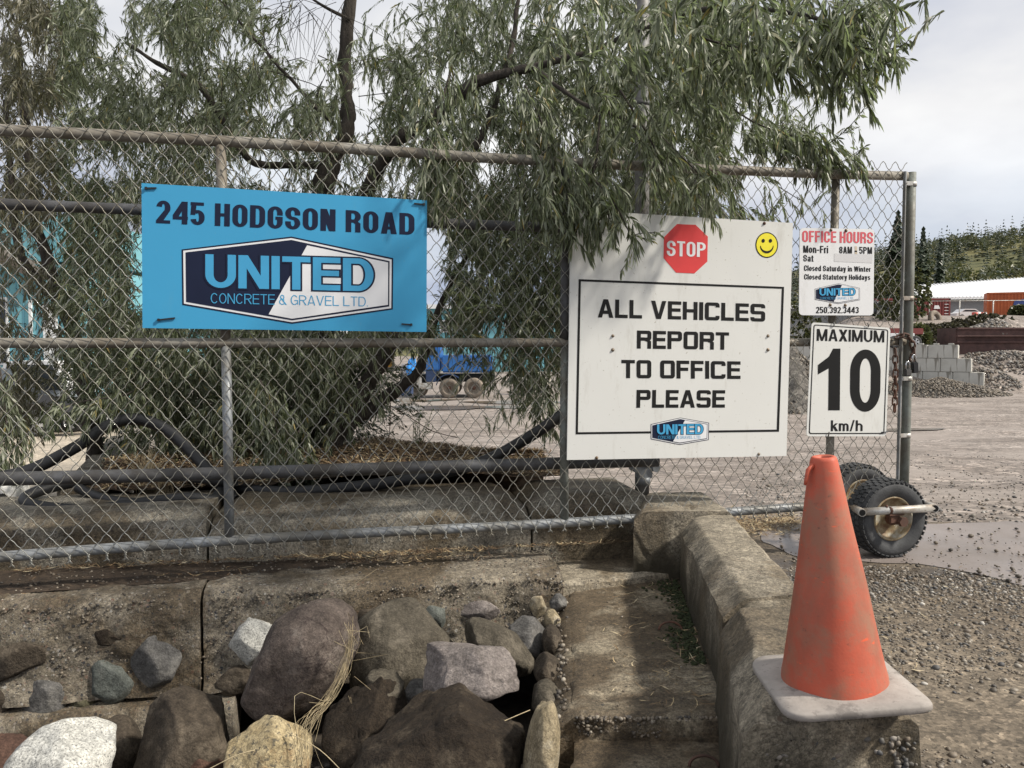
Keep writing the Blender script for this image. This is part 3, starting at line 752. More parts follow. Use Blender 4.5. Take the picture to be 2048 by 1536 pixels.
            W = 2 * m2 - w
        elif ch == 'i': W = w; rect(0, 0, w, yh); rect(0, 1 - t, w, 1)
        elif ch == 'l': W = w; rect(0, 0, w, 1)
        elif ch == 'k': rect(0, 0, w, 1); poly((w * .6, yh * .30), (w * .6, yh * .62), (W - w * 1.2, yh), (W, yh)); poly((W * .30, yh * .48), (W * .30 + w * 1.1, yh * .62), (W + .03, 0), (W - w * 1.15, 0))
        elif ch == 'r': rect(0, 0, w, yh); ring(0, yh - 2 * min(ry, .28), W * .95, yh, 75, 180, ry=min(ry, .28)); W *= .62; rect(W - .12, yh - t, W, yh)
        elif ch == 's': W *= .92; ring(0, yh / 2 - t * .45, W, yh, 20, 270, tt=t * .9); ring(0, 0, W, yh / 2 + t * .45, -160, 90, tt=t * .9)
        elif ch == 't': W *= .66; rect(W * .2, .06, W * .2 + w, .93); rect(0, yh - t, W, yh); rect(W * .2, 0, W, t)
        elif ch == 'y': poly((0, yh), (W / 2 - w * .5, 0), (W / 2 + w * .45, 0), (w, yh)); poly((W, yh), (W - w, yh), (W * .28, -.26), (W * .28 + w, -.26)); rect(W * .02, -.27, W * .38, -.27 + t)
    return Q, W
def text_mesh(txt, S, quad, off, name, mat, parent, grow=0.0):
    """quad: pixel corners TL, TR, BR, BL of the capitals; laid on the gate-parallel plane at off"""
    x = 0; polys = []
    for ch in txt:
        Q, W = glyph(ch, S, grow)
        for q in Q: polys.append([Vector((v.x + x, v.y)) for v in q])
        x += W + (S.gap if ch != ' ' else 0)
    x -= S.gap
    TL, TR, BR, BL = [Vector(q) for q in quad]
    V = []; Fc = []
    for q in polys:
        a = sum(q[i].x * q[(i + 1) % len(q)].y - q[(i + 1) % len(q)].x * q[i].y for i in range(len(q)))
        if abs(a) < 1e-7: continue
        if a < 0: q = q[::-1]
        b = len(V); V += q; Fc.append(list(range(b, b + len(q))))
    vs, es, fs, ov, oe, of = delaunay_2d_cdt(V, [], Fc, 0, 1e-5)
    out = []
    for v in vs:
        u, h = v.x / x, v.y
        pt = (BL * (1 - u) + BR * u) * (1 - h) + (TL * (1 - u) + TR * u) * h
        out.append(gp(pt.x, pt.y, off))
    faces = [tuple(f) for f, o in zip(fs, of) if len(o)]
    return mesh_py(name, out, faces, mat, parent)
def flat_poly(pts, off, name, mat, parent, holes=None):
    """flat print from pixel outlines (convex or not), with an optional hole outline"""
    loops = [pts] + (holes or [])
    V = []; Fc = []
    for L in loops:
        a = sum(L[i][0] * L[(i + 1) % len(L)][1] - L[(i + 1) % len(L)][0] * L[i][1] for i in range(len(L)))
        if a < 0: L = L[::-1]
        b = len(V); V += [Vector((p[0], p[1])) for p in L]; Fc.append(list(range(b, b + len(L))))
    vs, es, fs, ov, oe, of = delaunay_2d_cdt(V, [], Fc, 0, 1e-4)
    faces = [tuple(f) for f, o in zip(fs, of) if 0 in o and not any(k in o for k in range(1, len(loops)))]
    return mesh_py(name, [gp(v.x, v.y, off) for v in vs], faces, mat, parent)
def pxs(pts, ox, oy, s): return [(ox + x / s, oy + y / s) for x, y in pts]
def rounded_quad(c, r, n=6):
    out = []
    for i in range(4):
        p = Vector(c[i]); a = (Vector(c[i - 1]) - p).normalized(); b = (Vector(c[(i + 1) % 4]) - p).normalized()
        for k in range(n + 1):
            t = k / n; out.append(tuple(p + a * r * (1 - t) ** 2 + b * r * t ** 2))
    return out
def panel(name, corners, off, thick, mat, parent, r=0.0):
    c = rounded_quad(corners, r) if r else corners
    front = [gp(x, y, off) for x, y in c]
    back = [p - GN * thick for p in front]
    n = len(c); V = front + back
    Fc = [tuple(range(n)), tuple(range(n, 2 * n))[::-1]] + [(i, n + i, n + (i + 1) % n, (i + 1) % n) for i in range(n)]
    o = mesh_py(name, V, Fc, mat, parent)
    bm = bmesh.new(); bm.from_mesh(o.data); bmesh.ops.recalc_face_normals(bm, faces=bm.faces); bm.to_mesh(o.data); bm.free()
    return o
def bolt(px, py, off, parent, r=0.009, name='bolt', mat='screw'):
    c = gp(px, py, off); mb = MB()
    Mx = Matrix.Translation(c) @ GN.to_track_quat('Z', 'Y').to_matrix().to_4x4()
    mb.lathe([(0, 0.0075), (r * .5, 0.007), (r * .85, 0.004), (r, 0.0), (r * 1.25, 0.0), (r * 1.25, -0.001)], 12, Mx)
    mb.build(name, M[mat], parent)
def badge(outer, ring1, ring2, white, utext, ctext, off, parent, thin=False):
    flat_poly(outer, off + .0008, 'badge_outline', M['print_navy'], parent)
    flat_poly(ring1, off + .0016, 'badge_ring', M['print_white'], parent)
    flat_poly(ring2, off + .0024, 'badge_field', M['print_navy'], parent)
    flat_poly(white, off + .0032, 'badge_white_field', M['print_white'], parent)
    text_mesh('UNITED', WIDE, utext, off + .0040, 'lettering_outline', M['print_navy'], parent, grow=0.045)
    text_mesh('UNITED', WIDE, utext, off + .0048, 'lettering', M['print_blue'], parent)
    text_mesh('CONCRETE & GRAVEL LTD.', ARIALL, ctext, off + .0040, 'lettering', M['print_blue'], parent)

# ------------------------------------------------------------------ gate
gate = empty('rolling_gate', gsz(2.1, 0.2), 0, 'long galvanised chain-link gate on pipe rails behind the road signs, with two small rubber wheels', 'gate')
def tube_part(name, pts, r, mat, parent, n=16, caps=True):
    return MB().tube(pts, r, n, caps).build(name, M[mat], parent)
def gpl(pts, off=0.0): return [gp(x, y, off) for x, y in pts]
tube_part('top_rail', gpl([(-420, 232), (0, 260), (350, 277), (700, 297), (942, 314), (1283, 332), (1407, 338), (1670, 349), (1812, 352)]), 0.0235, 'steel_dusty', gate)
tube_part('middle_rail', gpl([(-420, 686), (0, 686), (700, 686), (1130, 685), (1600, 685), (1808, 683)]), 0.0205, 'steel_dusty', gate)
tube_part('bottom_rail', gpl([(-420, 1150), (0, 1114), (230, 1096), (455, 1081), (700, 1067), (1000, 1053), (1270, 1037), (1600, 1014), (1806, 1002)]), 0.0225, 'steel_galv', gate)
tube_part('post', gpl([(441, 285), (448, 480), (451, 684)], -0.004), 0.0215, 'steel_dusty', gate)
tube_part('post', gpl([(452, 690), (456, 880), (459, 1080)], -0.004), 0.0205, 'steel_galv', gate)
tube_part('post', gpl([(1131, 320), (1130, 600), (1130, 684)], -0.004), 0.0215, 'steel_dark', gate)
tube_part('post', gpl([(1130, 688), (1128, 870), (1129, 1042)], -0.004), 0.0205, 'steel_post', gate)
tube_part('post', gpl([(1672, 350), (1665, 600), (1660, 900), (1656, 1008)], -0.03), 0.0205, 'steel_dusty', gate)
MB().lathe([(0.0, 0.028), (0.014, 0.025), (0.024, 0.012), (0.026, 0), (0.026, -0.02)], 16, Matrix.Translation(gp(1672, 343, -0.03))).build('post_cap', M['steel_dark'], gate)
tube_part('end_post', gpl([(1823, 345), (1818, 600), (1812, 850), (1807, 1006)], 0.0), 0.0235, 'steel_post', gate)
# tension bar with its bands
tb = MB(); a, b = gp(1810, 343, 0.026), gp(1795, 975, 0.026)
tb.tube([a, b], 0.0095, 4, sm=False); tb.build('tension_bar', M['steel_galv'], gate)
for y in (369, 597, 757, 870):
    xx = 1823 - (y - 345) * 0.024
    c = gp(xx, y, 0.0)
    mb = MB(); mb.lathe([(0.0252, -0.011), (0.0275, -0.011), (0.0275, 0.011), (0.0252, 0.011)], 20, Matrix.Translation(c))
    mb.box(c - GD * 0.034 + GN * 0.022, (0.05, 0.006, 0.022), Matrix((GD, GN, UP)).transposed(), 0.002)
    mb.tube([c - GD * 0.052 + GN * 0.035, c - GD * 0.052 + GN * 0.008], 0.006, 6)
    mb.build('tension_band', M['steel_pale'], gate)
# dark track pipes
tube_part('track_pipe', gpl([(-400, 376), (0, 408), (400, 424), (860, 446), (1140, 456), (1283, 462)], -0.11), 0.0235, 'steel_dark', gate)
tube_part('track_pipe', gpl([(-400, 985), (0, 958), (420, 948), (700, 939), (1130, 926), (1315, 922)], -0.16), 0.030, 'steel_dark', gate)
# chain link: every zigzag wire is a part
PS, PZW = 0.0710, 0.0845
ZB, ZTOP = 0.230, 2.045
def wire_mesh(mirror, var):
    mb = MB(); pts = []; rr = random.Random(var * 10 + mirror)
    nrow = 21; zb = ZB; side = -1 if mirror else 1
    for k in range(nrow * 2 + 1):
        z = zb + k * PZW / 2
        right = (k % 2 == 0) != mirror
        x = PS / 2 * (1 if right else 0)
        x += 0.0014 * (1 if right else -1)
        yoff = 0.0028 * (1 if right else -1)
        pts.append(Vector((x + rr.uniform(-.0012, .0012), 0, z + rr.uniform(-.0015, .0015))))
    full = []
    for k in range(len(pts) - 1):
        a, b = pts[k], pts[k + 1]
        d = (b - a); n = Vector((-d.z, 0, d.x)).normalized()
        ra = (k % 2 == 0) != mirror
        for t in (0.0, 0.07, 0.35, 0.65, 0.93):
            q = a.lerp(b, t)
            bow = 0.0026 * math.sin(2 * math.pi * t) * (1 if ra else -1)
            yy = 0.0026 * math.cos(math.pi * t) * (1 if ra else -1)
            full.append(q + n * bow + Vector((0, yy, 0)))
    full.append(pts[-1])
    mb.tube(full, 0.00185, 5, caps=False)
    # bottom: twisted end with a splayed barb, top: bent knuckle
    e = pts[0]
    tw = [e + Vector((0.003 * math.cos(a), 0.003 * math.sin(a), -0.0028 * i)) for i, a in enumerate([k * 1.3 for k in range(8)])]
    if (0 % 2 == 0) != mirror:
        mb.tube(tw, 0.0021, 4); mb.tube([tw[-1], tw[-1] + Vector((0.012, -0.004, -0.009))], 0.0019, 4)
    else:
        pass
    me_name = 'mesh_wire'
    me = bpy.data.meshes.new(me_name); me.from_pydata([tuple(v) for v in mb.V], [], mb.F)
    me.polygons.foreach_set('use_smooth', mb.smooth); me.materials.append(M['wire']); me.update(); return me
wire_var = {(m, v): wire_mesh(bool(m), v) for m in (0, 1) for v in range(4)}
S_END = (gp(1800, 600) - gsz(0, 0)).dot(GD)
rotg = math.atan2(GD.y, GD.x)
gate_inv = PM(gate).inverted()
nw = int((S_END + 0.75) / (PS / 2))
def rail_z(s):     # the mesh is tied along the rails, so it follows their lean a little
    return 0.0
for k in range(nw):
    s = S_END - (k + 1) * PS / 2
    me = wire_var[(k % 2, (k * 7) % 4)]
    o = bpy.data.objects.new('mesh_wire', me)
    base = gsz(s, 0.0075 * s - 0.008, 0.028)
    o.location = base; o.rotation_euler = (0, 0, rotg)
    COL.objects.link(o); o.parent = gate; o.matrix_parent_inverse = gate_inv
# splayed twist ends along the bottom, joined with the knuckles at the top
bb = MB()
for k in range(0, nw + 1, 2):
    s = S_END - k * PS / 2
    e = gsz(s, ZB + 0.0075 * s - 0.008, 0.028); j = random.uniform(-.002, .002)
    for ph in (0, math.pi):
        bb.tube([e + GD * (0.0035 * math.cos(ph + i * 1.1)) + GN * (0.003 * math.sin(ph + i * 1.1)) - UP * (0.0036 * i) for i in range(8)], 0.0023, 4)
    f = e - UP * 0.025
    bb.tube([f, f + GD * (0.012 + j) - UP * 0.008], 0.0019, 4); bb.tube([f, f - GD * (0.012 - j) - UP * 0.006], 0.0019, 4)
tag(bb.build('twist_ends', M['wire'], gate), kind='stuff')
# wheels of the gate
def wheel(c, axis, R_, width, parent, rim='rim_paint'):
    Mx = Matrix.Translation(c) @ axis.to_track_quat('Z', 'Y').to_matrix().to_4x4()
    w = bpy.data.objects.new('wheel', None); w.empty_display_size = .05; w.location = c; COL.objects.link(w); w.parent = parent; w.matrix_parent_inverse = PM(parent).inverted()
    hw = width / 2; ri = R_ * 0.56
    mb = MB()
    prof = [(ri, -hw * .62), (ri * 1.06, -hw * .8), (R_ * .74, -hw * .98), (R_ * .86, -hw), (R_ * .94, -hw * .88), (R_ * .975, -hw * .6), (R_ * .985, 0), (R_ * .975, hw * .6), (R_ * .94, hw * .88), (R_ * .86, hw), (R_ * .74, hw * .98), (ri * 1.06, hw * .8), (ri, hw * .62)]
    mb.lathe(prof, 48, Mx)
    for row, (zc, tw) in enumerate(((-.80, .34), (-.38, .34), (0.04, .34), (.46, .34), (.84, .30))):
        nl = 42
        for k in range(nl):
            a = 2 * math.pi * (k + (row % 2) * .5) / nl
            rr = R_ * (1.0 if abs(zc) < .7 else .955)
            c_ = Vector((rr * math.cos(a), rr * math.sin(a), zc * hw))
            Rm = Matrix.Rotation(a, 3, 'Z')
            sz = (R_ * .028, 2 * math.pi * R_ / nl * .66, hw * tw)
            hx, hy, hz = [q / 2 for q in sz]
            V = [Mx @ (c_ + Rm @ Vector((x, y, z))) for x in (-hx, hx) for y in (-hy, hy) for z in (-hz, hz)]
            mb.add(V, [(0, 1, 3, 2), (4, 6, 7, 5), (0, 4, 5, 1), (2, 3, 7, 6), (0, 2, 6, 4), (1, 5, 7, 3)])
    mb.build('tyre', M['rubber'], w)
    rb = MB()
    rb.lathe([(ri * 1.04, hw * .70), (ri * 1.02, hw * .80), (ri * .95, hw * .78), (ri * .90, hw * .55), (ri * .86, hw * .42), (ri * .42, hw * .34), (ri * .36, hw * .46), (0.001, hw * .46)], 36, Mx)
    rb.lathe([(ri * 1.0, -hw * .7), (ri * .6, -hw * .4), (0.001, -hw * .4)], 36, Mx)
    rb.build('rim', M[rim], w)
    hb = MB()
    hb.lathe([(ri * .30, hw * .40), (ri * .30, hw * .75), (ri * .22, hw * .85), (ri * .22, hw * 1.15), (ri * .13, hw * 1.2), (0.001, hw * 1.2)], 14, Mx)
    hb.build('hub', M['rust'], w)
    return w
AX = GN
wc = P(1772, 1033, 4.22); RW = 0.198
wc.z = RW + 0.004
wheel(wc, AX, RW, 0.145, gate)
wc2 = P(1712, 1012, 4.75); wc2.z = RW + 0.004
wheel(wc2, AX, RW, 0.145, gate)
# pipe cradle that carries the wheels
fy = 4.10
fa, fb = P(1722, 1024, fy), P(1868, 1016, fy + 0.02)
ba, bb_ = P(1690, 1004, 4.34), P(1838, 1003, 4.36)
bc = P(1640, 994, 4.80)
cr = MB()
tube_part('cradle_pipe', [fa, fa.lerp(fb, .5), fb], 0.020, 'steel_pale', gate, 12)
tube_part('cradle_pipe', [fa + (fa - ba).normalized() * .019, ba, bc], 0.020, 'steel_pale', gate, 12)
tube_part('cradle_pipe', [fb + (fb - bb_).normalized() * .019, bb_], 0.020, 'steel_pale', gate, 12)
mb = MB()
for e, q in ((fa, ba), (fb, bb_)):
    d = (e - q).normalized(); mb.tube([e + d * .0195, e + d * .0202], 0.016, 12)
mb.build('pipe_opening', M['print_black'], gate)
mb = MB(); mid = fa.lerp(fb, .42)
mb.tube([mid - GD * .02 , mid + GD * .025], 0.0195, 10)
mb.box(mid + GD * .02 - UP * .022 - GN * .01, (0.085, 0.05, 0.008), Matrix((GD, GN, UP)).transposed(), .001)
mb.box(mid + GD * .015 - UP * .042, (0.05, 0.016, 0.045), Matrix((GD, GN, UP)).transposed(), .002)
mb.tube([wc + AX * .02, wc + AX * .12], 0.013, 8); mb.tube([wc + AX * .115, wc + AX * .135], 0.026, 6, sm=False)
for dx in (-.03, .09): mb.tube([mid + GD * dx + UP * .012, mid + GD * dx + UP * .028], .006, 6)
mb.build('axle_bracket', M['rust'], gate)

# tall stationary pole with roller clamps
pole = empty('steel_pole', P(1290, 1000, 4.50), 0, 'tall grey steel pole half hidden by leaves above the white stop sign', 'pole')
tube_part('pole_shaft', [P(1284, y, 4.42) for y in (-420, 165, 600, 990)], 0.0385, 'steel_pole', pole, 20)
tube_part('pole_clamp', [P(1284, y, 4.42) for y in (204, 212)], 0.0425, 'steel_dark', pole, 20)
mb = MB()
pc = P(1288, 935, 4.36)
GR = Matrix((GD, GN, UP)).transposed()
mb.box(pc + UP * .02, (0.11, 0.07, 0.02), GR, .003); mb.box(pc - UP * .025, (0.08, 0.05, 0.06), GR, .004)
for dx in (-.05, .055): mb.tube([pc + GD * dx + GN * .04 + UP * .0, pc + GD * dx - GN * .04], 0.022, 12)
mb.tube([pc - UP * .05, pc - UP * .09], 0.035, 12)
mb.build('roller_clamp', M['steel_galv'], pole)

# ------------------------------------------------------------------ signs
OF = 0.046
def zip_tie(x0, y0, x1, y1, parent, off=OF):
    a, b = gp(x0, y0, off + .004), gp(x1, y1, off + .004); d = (b - a).normalized()
    mb = MB(); mb.box((a + b) / 2, ((b - a).length, 0.004, 0.0062), Matrix((d, GN, d.cross(GN) * -1)).transposed())
    mb.box(a + d * .004 + GN * .002, (0.010, 0.008, 0.011), Matrix((d, GN, d.cross(GN) * -1)).transposed(), .001)
    return mb.build('zip_tie', M['zip_tie'], parent)
bs = empty('road_sign', gp(568, 660, OF), 0, 'blue rectangular address board lettered 245 Hodgson Road, tied to the gate with black zip ties', 'sign')
BQ = [(283, 366), (854, 401), (853, 664), (285, 656)]
panel('panel', BQ, OF, 0.006, M['panel_blue'], bs)
text_mesh('245 HODGSON ROAD', Style(0.47, 0.175, 0.14, 0.235, 0.30, 0.08, 0.24), [(313, 400.4), (829, 427), (829, 470), (312, 446)], OF + .001, 'lettering', M['print_navy'], bs)
q = lambda pts: pxs(pts, 270, 350, 3.4133)
badge(q([(318, 508), (1068, 420), (1763, 567), (1760, 918), (1072, 1016), (323, 887)]),
      q([(329, 517), (1068, 431), (1752, 577), (1749, 909), (1072, 1005), (334, 878)]),
      q([(345, 528), (1068, 443), (1738, 588), (1736, 897), (1072, 992), (349, 866)]),
      q([(1175, 480), (1728, 597), (1727, 886), (1072, 981), (912, 951)]),
      q([(480, 540), (1628, 572), (1628, 795), (480, 768)]),
      q([(517, 805), (1590, 832), (1590, 897), (517, 876)]), OF, bs)
for t_ in ((290, 376.5, 313, 376), (849, 409, 828, 407), (315, 640, 350, 636), (824, 649.5, 803, 648)): zip_tie(*t_, bs)

ws = empty('stop_sign', gp(1355, 915, OF), 0, 'large white board with a red stop octagon and smiley telling all vehicles to report', 'sign')
WQ = [(1142, 419), (1586, 446), (1573, 912), (1134, 920)]
panel('panel', WQ, OF, 0.008, M['panel_white'], ws)
q = lambda pts: pxs(pts, 1100, 400, 2.8442)
flat_poly(q([(722, 137), (828, 141), (898, 208), (895, 350), (821, 418), (717, 413), (646, 330), (648, 212)]), OF + .001, 'stop_octagon', M['print_red'], ws)
text_mesh('STOP', Style(0.46, 0.155, 0.13, 0.23, 0.26, 0.08, 0.26), q([(665, 230), (886, 243), (885, 325), (664, 318)]), OF + .002, 'lettering', M['print_white'], ws)
def ell(cx, cy, rx, ry, a0=0, a1=360, n=40): return [(cx + rx * math.cos(math.radians(a0 + (a1 - a0) * k / n)), cy + ry * math.sin(math.radians(a0 + (a1 - a0) * k / n))) for k in range(n + (0 if a1 - a0 == 360 else 1))]
flat_poly(ell(1533.6, 490, 22.6, 25.7), OF + .001, 'smiley_rim', M['print_black'], ws)
sm = flat_poly(ell(1533.6, 490, 20.6, 23.6), OF + .002, 'smiley_face', M['print_yellow'], ws)
for ex in (1526.6, 1541): flat_poly(ell(ex, 481.5, 3.3, 3.9, n=16), OF + .003, 'smiley_eye', M['print_black'], ws)
flat_poly(ell(1533.8, 491, 13.6, 15.6, 5, 175, 20) + ell(1533.8, 489.5, 12.4, 12.6, 175, 5, 20), OF + .003, 'smiley_mouth', M['print_black'], ws)
flat_poly(q([(163, 450), (1332, 494), (1303, 1318), (146, 1333)]), OF + .001, 'border_line', M['print_black'], ws, holes=[q([(176, 463), (1319, 505), (1290, 1306), (159, 1321)])])
for txt, qd in (('ALL VEHICLES', [(273, 563), (1225, 592), (1224, 692), (272, 668)]), ('REPORT', [(495, 742), (1019, 753), (1018, 852), (494, 845)]),
                ('TO OFFICE', [(406, 909), (1084, 918), (1084, 1018), (406, 1013)]), ('PLEASE', [(493, 1080), (997, 1082), (995, 1181), (491, 1182)])):
    text_mesh(txt, EURO, q(qd), OF + .001, 'lettering', M['print_black'], ws)
badge(q([(573, 1275), (741, 1238), (905, 1267), (903, 1365), (738, 1393), (573, 1361)]), q([(577, 1278), (741, 1241), (901, 1270), (899, 1362), (738, 1389), (577, 1358)]),
      q([(582, 1282), (741, 1246), (896, 1274), (894, 1358), (738, 1384), (582, 1353)]), q([(768, 1253), (893, 1277), (891, 1355), (738, 1380), (700, 1373)]),
      q([(609, 1277), (872, 1274), (872, 1332), (609, 1334)]), q([(615, 1341), (858, 1341), (858, 1357), (615, 1360)]), OF, ws)
for x, y in ((357, 773), (357, 853), (1240, 773), (1240, 852), (1219, 133), (265, 1467), (1187, 1446)):
    a_ = q([(x, y)])[0]; bolt(a_[0], a_[1], OF, ws, 0.0075, mat='rust' if y == 133 else 'screw')

OH = OF
hs = empty('office_hours_sign', gp(1674, 628, OH), 0, 'small white rounded sign with red Office Hours heading above the speed limit sign', 'sign')
q = lambda pts: pxs(pts, 1580, 430, 3.2688)
panel('panel', q([(64, 84), (553, 92), (545, 657), (59, 655)]), OH, 0.004, M['panel_white_clean'], hs, r=9)
text_mesh('OFFICE HOURS', Style(0.46, 0.16, 0.13, 0.23, 0.26, 0.07, 0.2), q([(80, 102), (544, 113), (543, 186), (80, 176)]), OH + .001, 'lettering', M['print_red_faded'], hs)
for txt, qd in (('Mon-Fri', [(87, 199), (250, 202), (250, 250), (87, 246)]), ('8AM', [(322, 206), (406, 207), (406, 252), (322, 251)]), ('5PM', [(453, 208), (537, 210), (537, 254), (453, 253)]),
                ('Sat', [(87, 260), (154, 262), (154, 305), (87, 303)]), ('Closed Saturday in Winter', [(92, 328), (528, 338), (528, 371), (92, 365)]),
                ('Closed Statutory Holidays', [(93, 386), (525, 391), (525, 424), (93, 421)]), ('250.392.3443', [(170, 600), (450, 601), (450, 642), (170, 642)])):
    text_mesh(txt, COND, q(qd), OH + .001, 'lettering', M['print_black'], hs)
flat_poly(q([(290, 252), (540, 258), (537, 314), (288, 304)]), OH + .0008, 'cover_patch', M['print_patch'], hs)
flat_poly(q([(424, 203), (438, 205), (440, 257), (424, 256)]), OH + .0008, 'tape_mark', M['print_tan'], hs)
flat_poly(q([(424, 232), (439, 233), (439, 242), (424, 241)]), OH + .0016, 'dash', M['print_black'], hs)
badge(q([(163, 482), (318, 447), (457, 477), (457, 556), (316, 581), (163, 553)]), q([(165.5, 484), (318, 449.5), (454.5, 479), (454.5, 554), (316, 578.5), (165.5, 551)]),
      q([(170, 488), (318, 453.5), (450, 483), (450, 550), (316, 574), (170, 547)]), q([(340, 459), (448, 485), (448, 548), (316, 571), (286, 567)]),
      q([(193, 480), (428, 478), (428, 526), (193, 527)]), q([(197, 536), (415, 536), (415, 551), (197, 552)]), OH, hs)
for x, y in ((268, 98), (366, 102), (263, 588), (361, 590)):
    a_ = q([(x, y)])[0]; bolt(a_[0], a_[1], OH, hs, 0.0075)

ss = empty('speed_sign', gp(1694, 872, OF), 0, 'white maximum 10 km/h speed limit sign hanging on the gate below the office hours', 'sign')
panel('panel', q([(142, 701), (657, 738), (628, 1447), (107, 1447)]), OF, 0.003, M['panel_white'], ss, r=7)
flat_poly(rounded_quad(q([(155, 715), (643, 749), (617, 1431), (123, 1432)]), 5), OF + .001, 'border_line', M['print_black'], ss, holes=[rounded_quad(q([(161, 721), (637, 754), (611, 1424), (130, 1425)]), 4)])
text_mesh('MAXIMUM', Style(0.66, 0.175, 0.15, 0.33, 0.48, 0.085), q([(176, 744), (618, 756), (617, 833), (174, 822)]), OF + .001, 'lettering', M['print_black'], ss)
def num(pts): return q(pts)
flat_poly(num([(250, 1277), (326, 1277), (330, 873), (282, 873), (255, 925), (183, 980), (182, 1043), (253, 1003)]), OF + .001, 'lettering', M['print_black'], ss)
text_mesh('O', Style(0.50, 0.160, 0.145, 0.25, 0.36, 0.1), num([(395, 878), (595, 880), (589, 1287), (391, 1285)]), OF + .001, 'lettering', M['print_black'], ss)
text_mesh('km/h', Style(0.62, 0.17, 0.14, 0.31, 0.36, 0.08, lx=.72), num([(268, 1342), (476, 1342), (475, 1412), (267, 1413)]), OF + .001, 'lettering', M['print_black'], ss)
for x, y, x2, y2 in ((286, 700, 287, 728), (508, 707, 512, 733), (256, 1418, 250, 1447)):
    a_, b_ = q([(x, y), (x2, y2)]); MB().tube([gp(a_[0], a_[1], OF + .006), gp((a_[0] + b_[0]) / 2 + .6, (a_[1] + b_[1]) / 2, OF + .008), gp(b_[0], b_[1], OF + .003)], 0.0028, 6).build('wire_tie', M['steel_dark'], ss)
a_, b_ = q([(598, 1421), (640, 1417)]); MB().tube([gp(*a_, OF + .004), gp(*b_, OF + .004)], 0.003, 6).build('wire_tie', M['steel_dark'], ss)

# ------------------------------------------------------------------ chains and padlocks at the gate end
def link_ring(c, d, side, L, Wd, r):
    """oval link: long axis d, width axis side"""
    pts = []
    for k in range(14):
        a = 2 * math.pi * k / 14
        x = math.cos(a) * Wd / 2; y = math.sin(a) * Wd / 2 + (L / 2 - Wd / 2) * (1 if math.sin(a) >= 0 else -1)
        pts.append(c + side * x + d * y)
    pts += [pts[0], pts[1]]
    mb = MB(); mb.tube(pts, r, 6, caps=False); return mb
def chain(name, pts, L, Wd, r, label, mat='rust'):
    root = empty(name, pts[0], 0, label, 'chain')
    path = smooth_path(pts, 12); acc = [0]
    for a, b in zip(path[:-1], path[1:]): acc.append(acc[-1] + (b - a).length)
    n = int(acc[-1] / (L * .74)); flip = False
    for k in range(n):
        s = (k + .5) / n * acc[-1]
        i = max(j for j in range(len(acc)) if acc[j] <= s); i = min(i, len(path) - 2)
        c = path[i].lerp(path[i + 1], (s - acc[i]) / max(acc[i + 1] - acc[i], 1e-6)); d = (path[i + 1] - path[i]).normalized()
        s1 = d.cross(GN).normalized(); s2 = d.cross(s1).normalized()
        a = 0.35 if flip else 1.9
        link_ring(c, d, (s1 * math.cos(a) + s2 * math.sin(a)).normalized(), L, Wd, r).build('link', M[mat], root); flip = not flip
    return root
chain('hanging_chain', [gp(1790, 698, .036), gp(1791, 740, .04), gp(1790, 790, .04), gp(1789, 823, .038)], 0.046, 0.024, 0.0042, 'rusty brown chain hanging straight down on the mesh beside the speed sign')
chain('locked_chain', [gp(1792, 676, .036), gp(1806, 671, .05), gp(1820, 678, .045), gp(1827, 700, .035), gp(1824, 722, .04)], 0.044, 0.024, 0.005, 'dark rusty chain looped round the gate end post above the padlocks')
def padlock(px, py, w, h, body, label, tilt=0.0):
    c = gp(px, py, .062); root = empty('padlock', c - UP * h / 2, 0, label, 'padlock')
    R_ = Matrix.Rotation(tilt, 3, GN) @ Matrix((GD, GN, UP)).transposed()
    mb = MB(); mb.box(c, (w, 0.024, h), R_, .004); mb.build('lock_body', M[body], root)
    sp = [R_ @ Vector((w * .3 * math.cos(a), 0, h / 2 + .022 + .016 * math.sin(a))) + c for a in [math.pi * k / 10 for k in range(11)]]
    sp = [R_ @ Vector((w * .3, 0, h / 2 - .002)) + c] + sp + [R_ @ Vector((-w * .3, 0, h / 2 - .002)) + c]
    MB().tube(sp, 0.0042, 8).build('shackle', M['chrome'], root)
    return root
padlock(1815, 745, 0.036, 0.036, 'steel_dark', 'grey padlock with a bright shackle against the gate end post')
padlock(1829, 735, 0.034, 0.056, 'zip_tie', 'black long padlock hanging right of the grey padlock on the end post', 0.1)
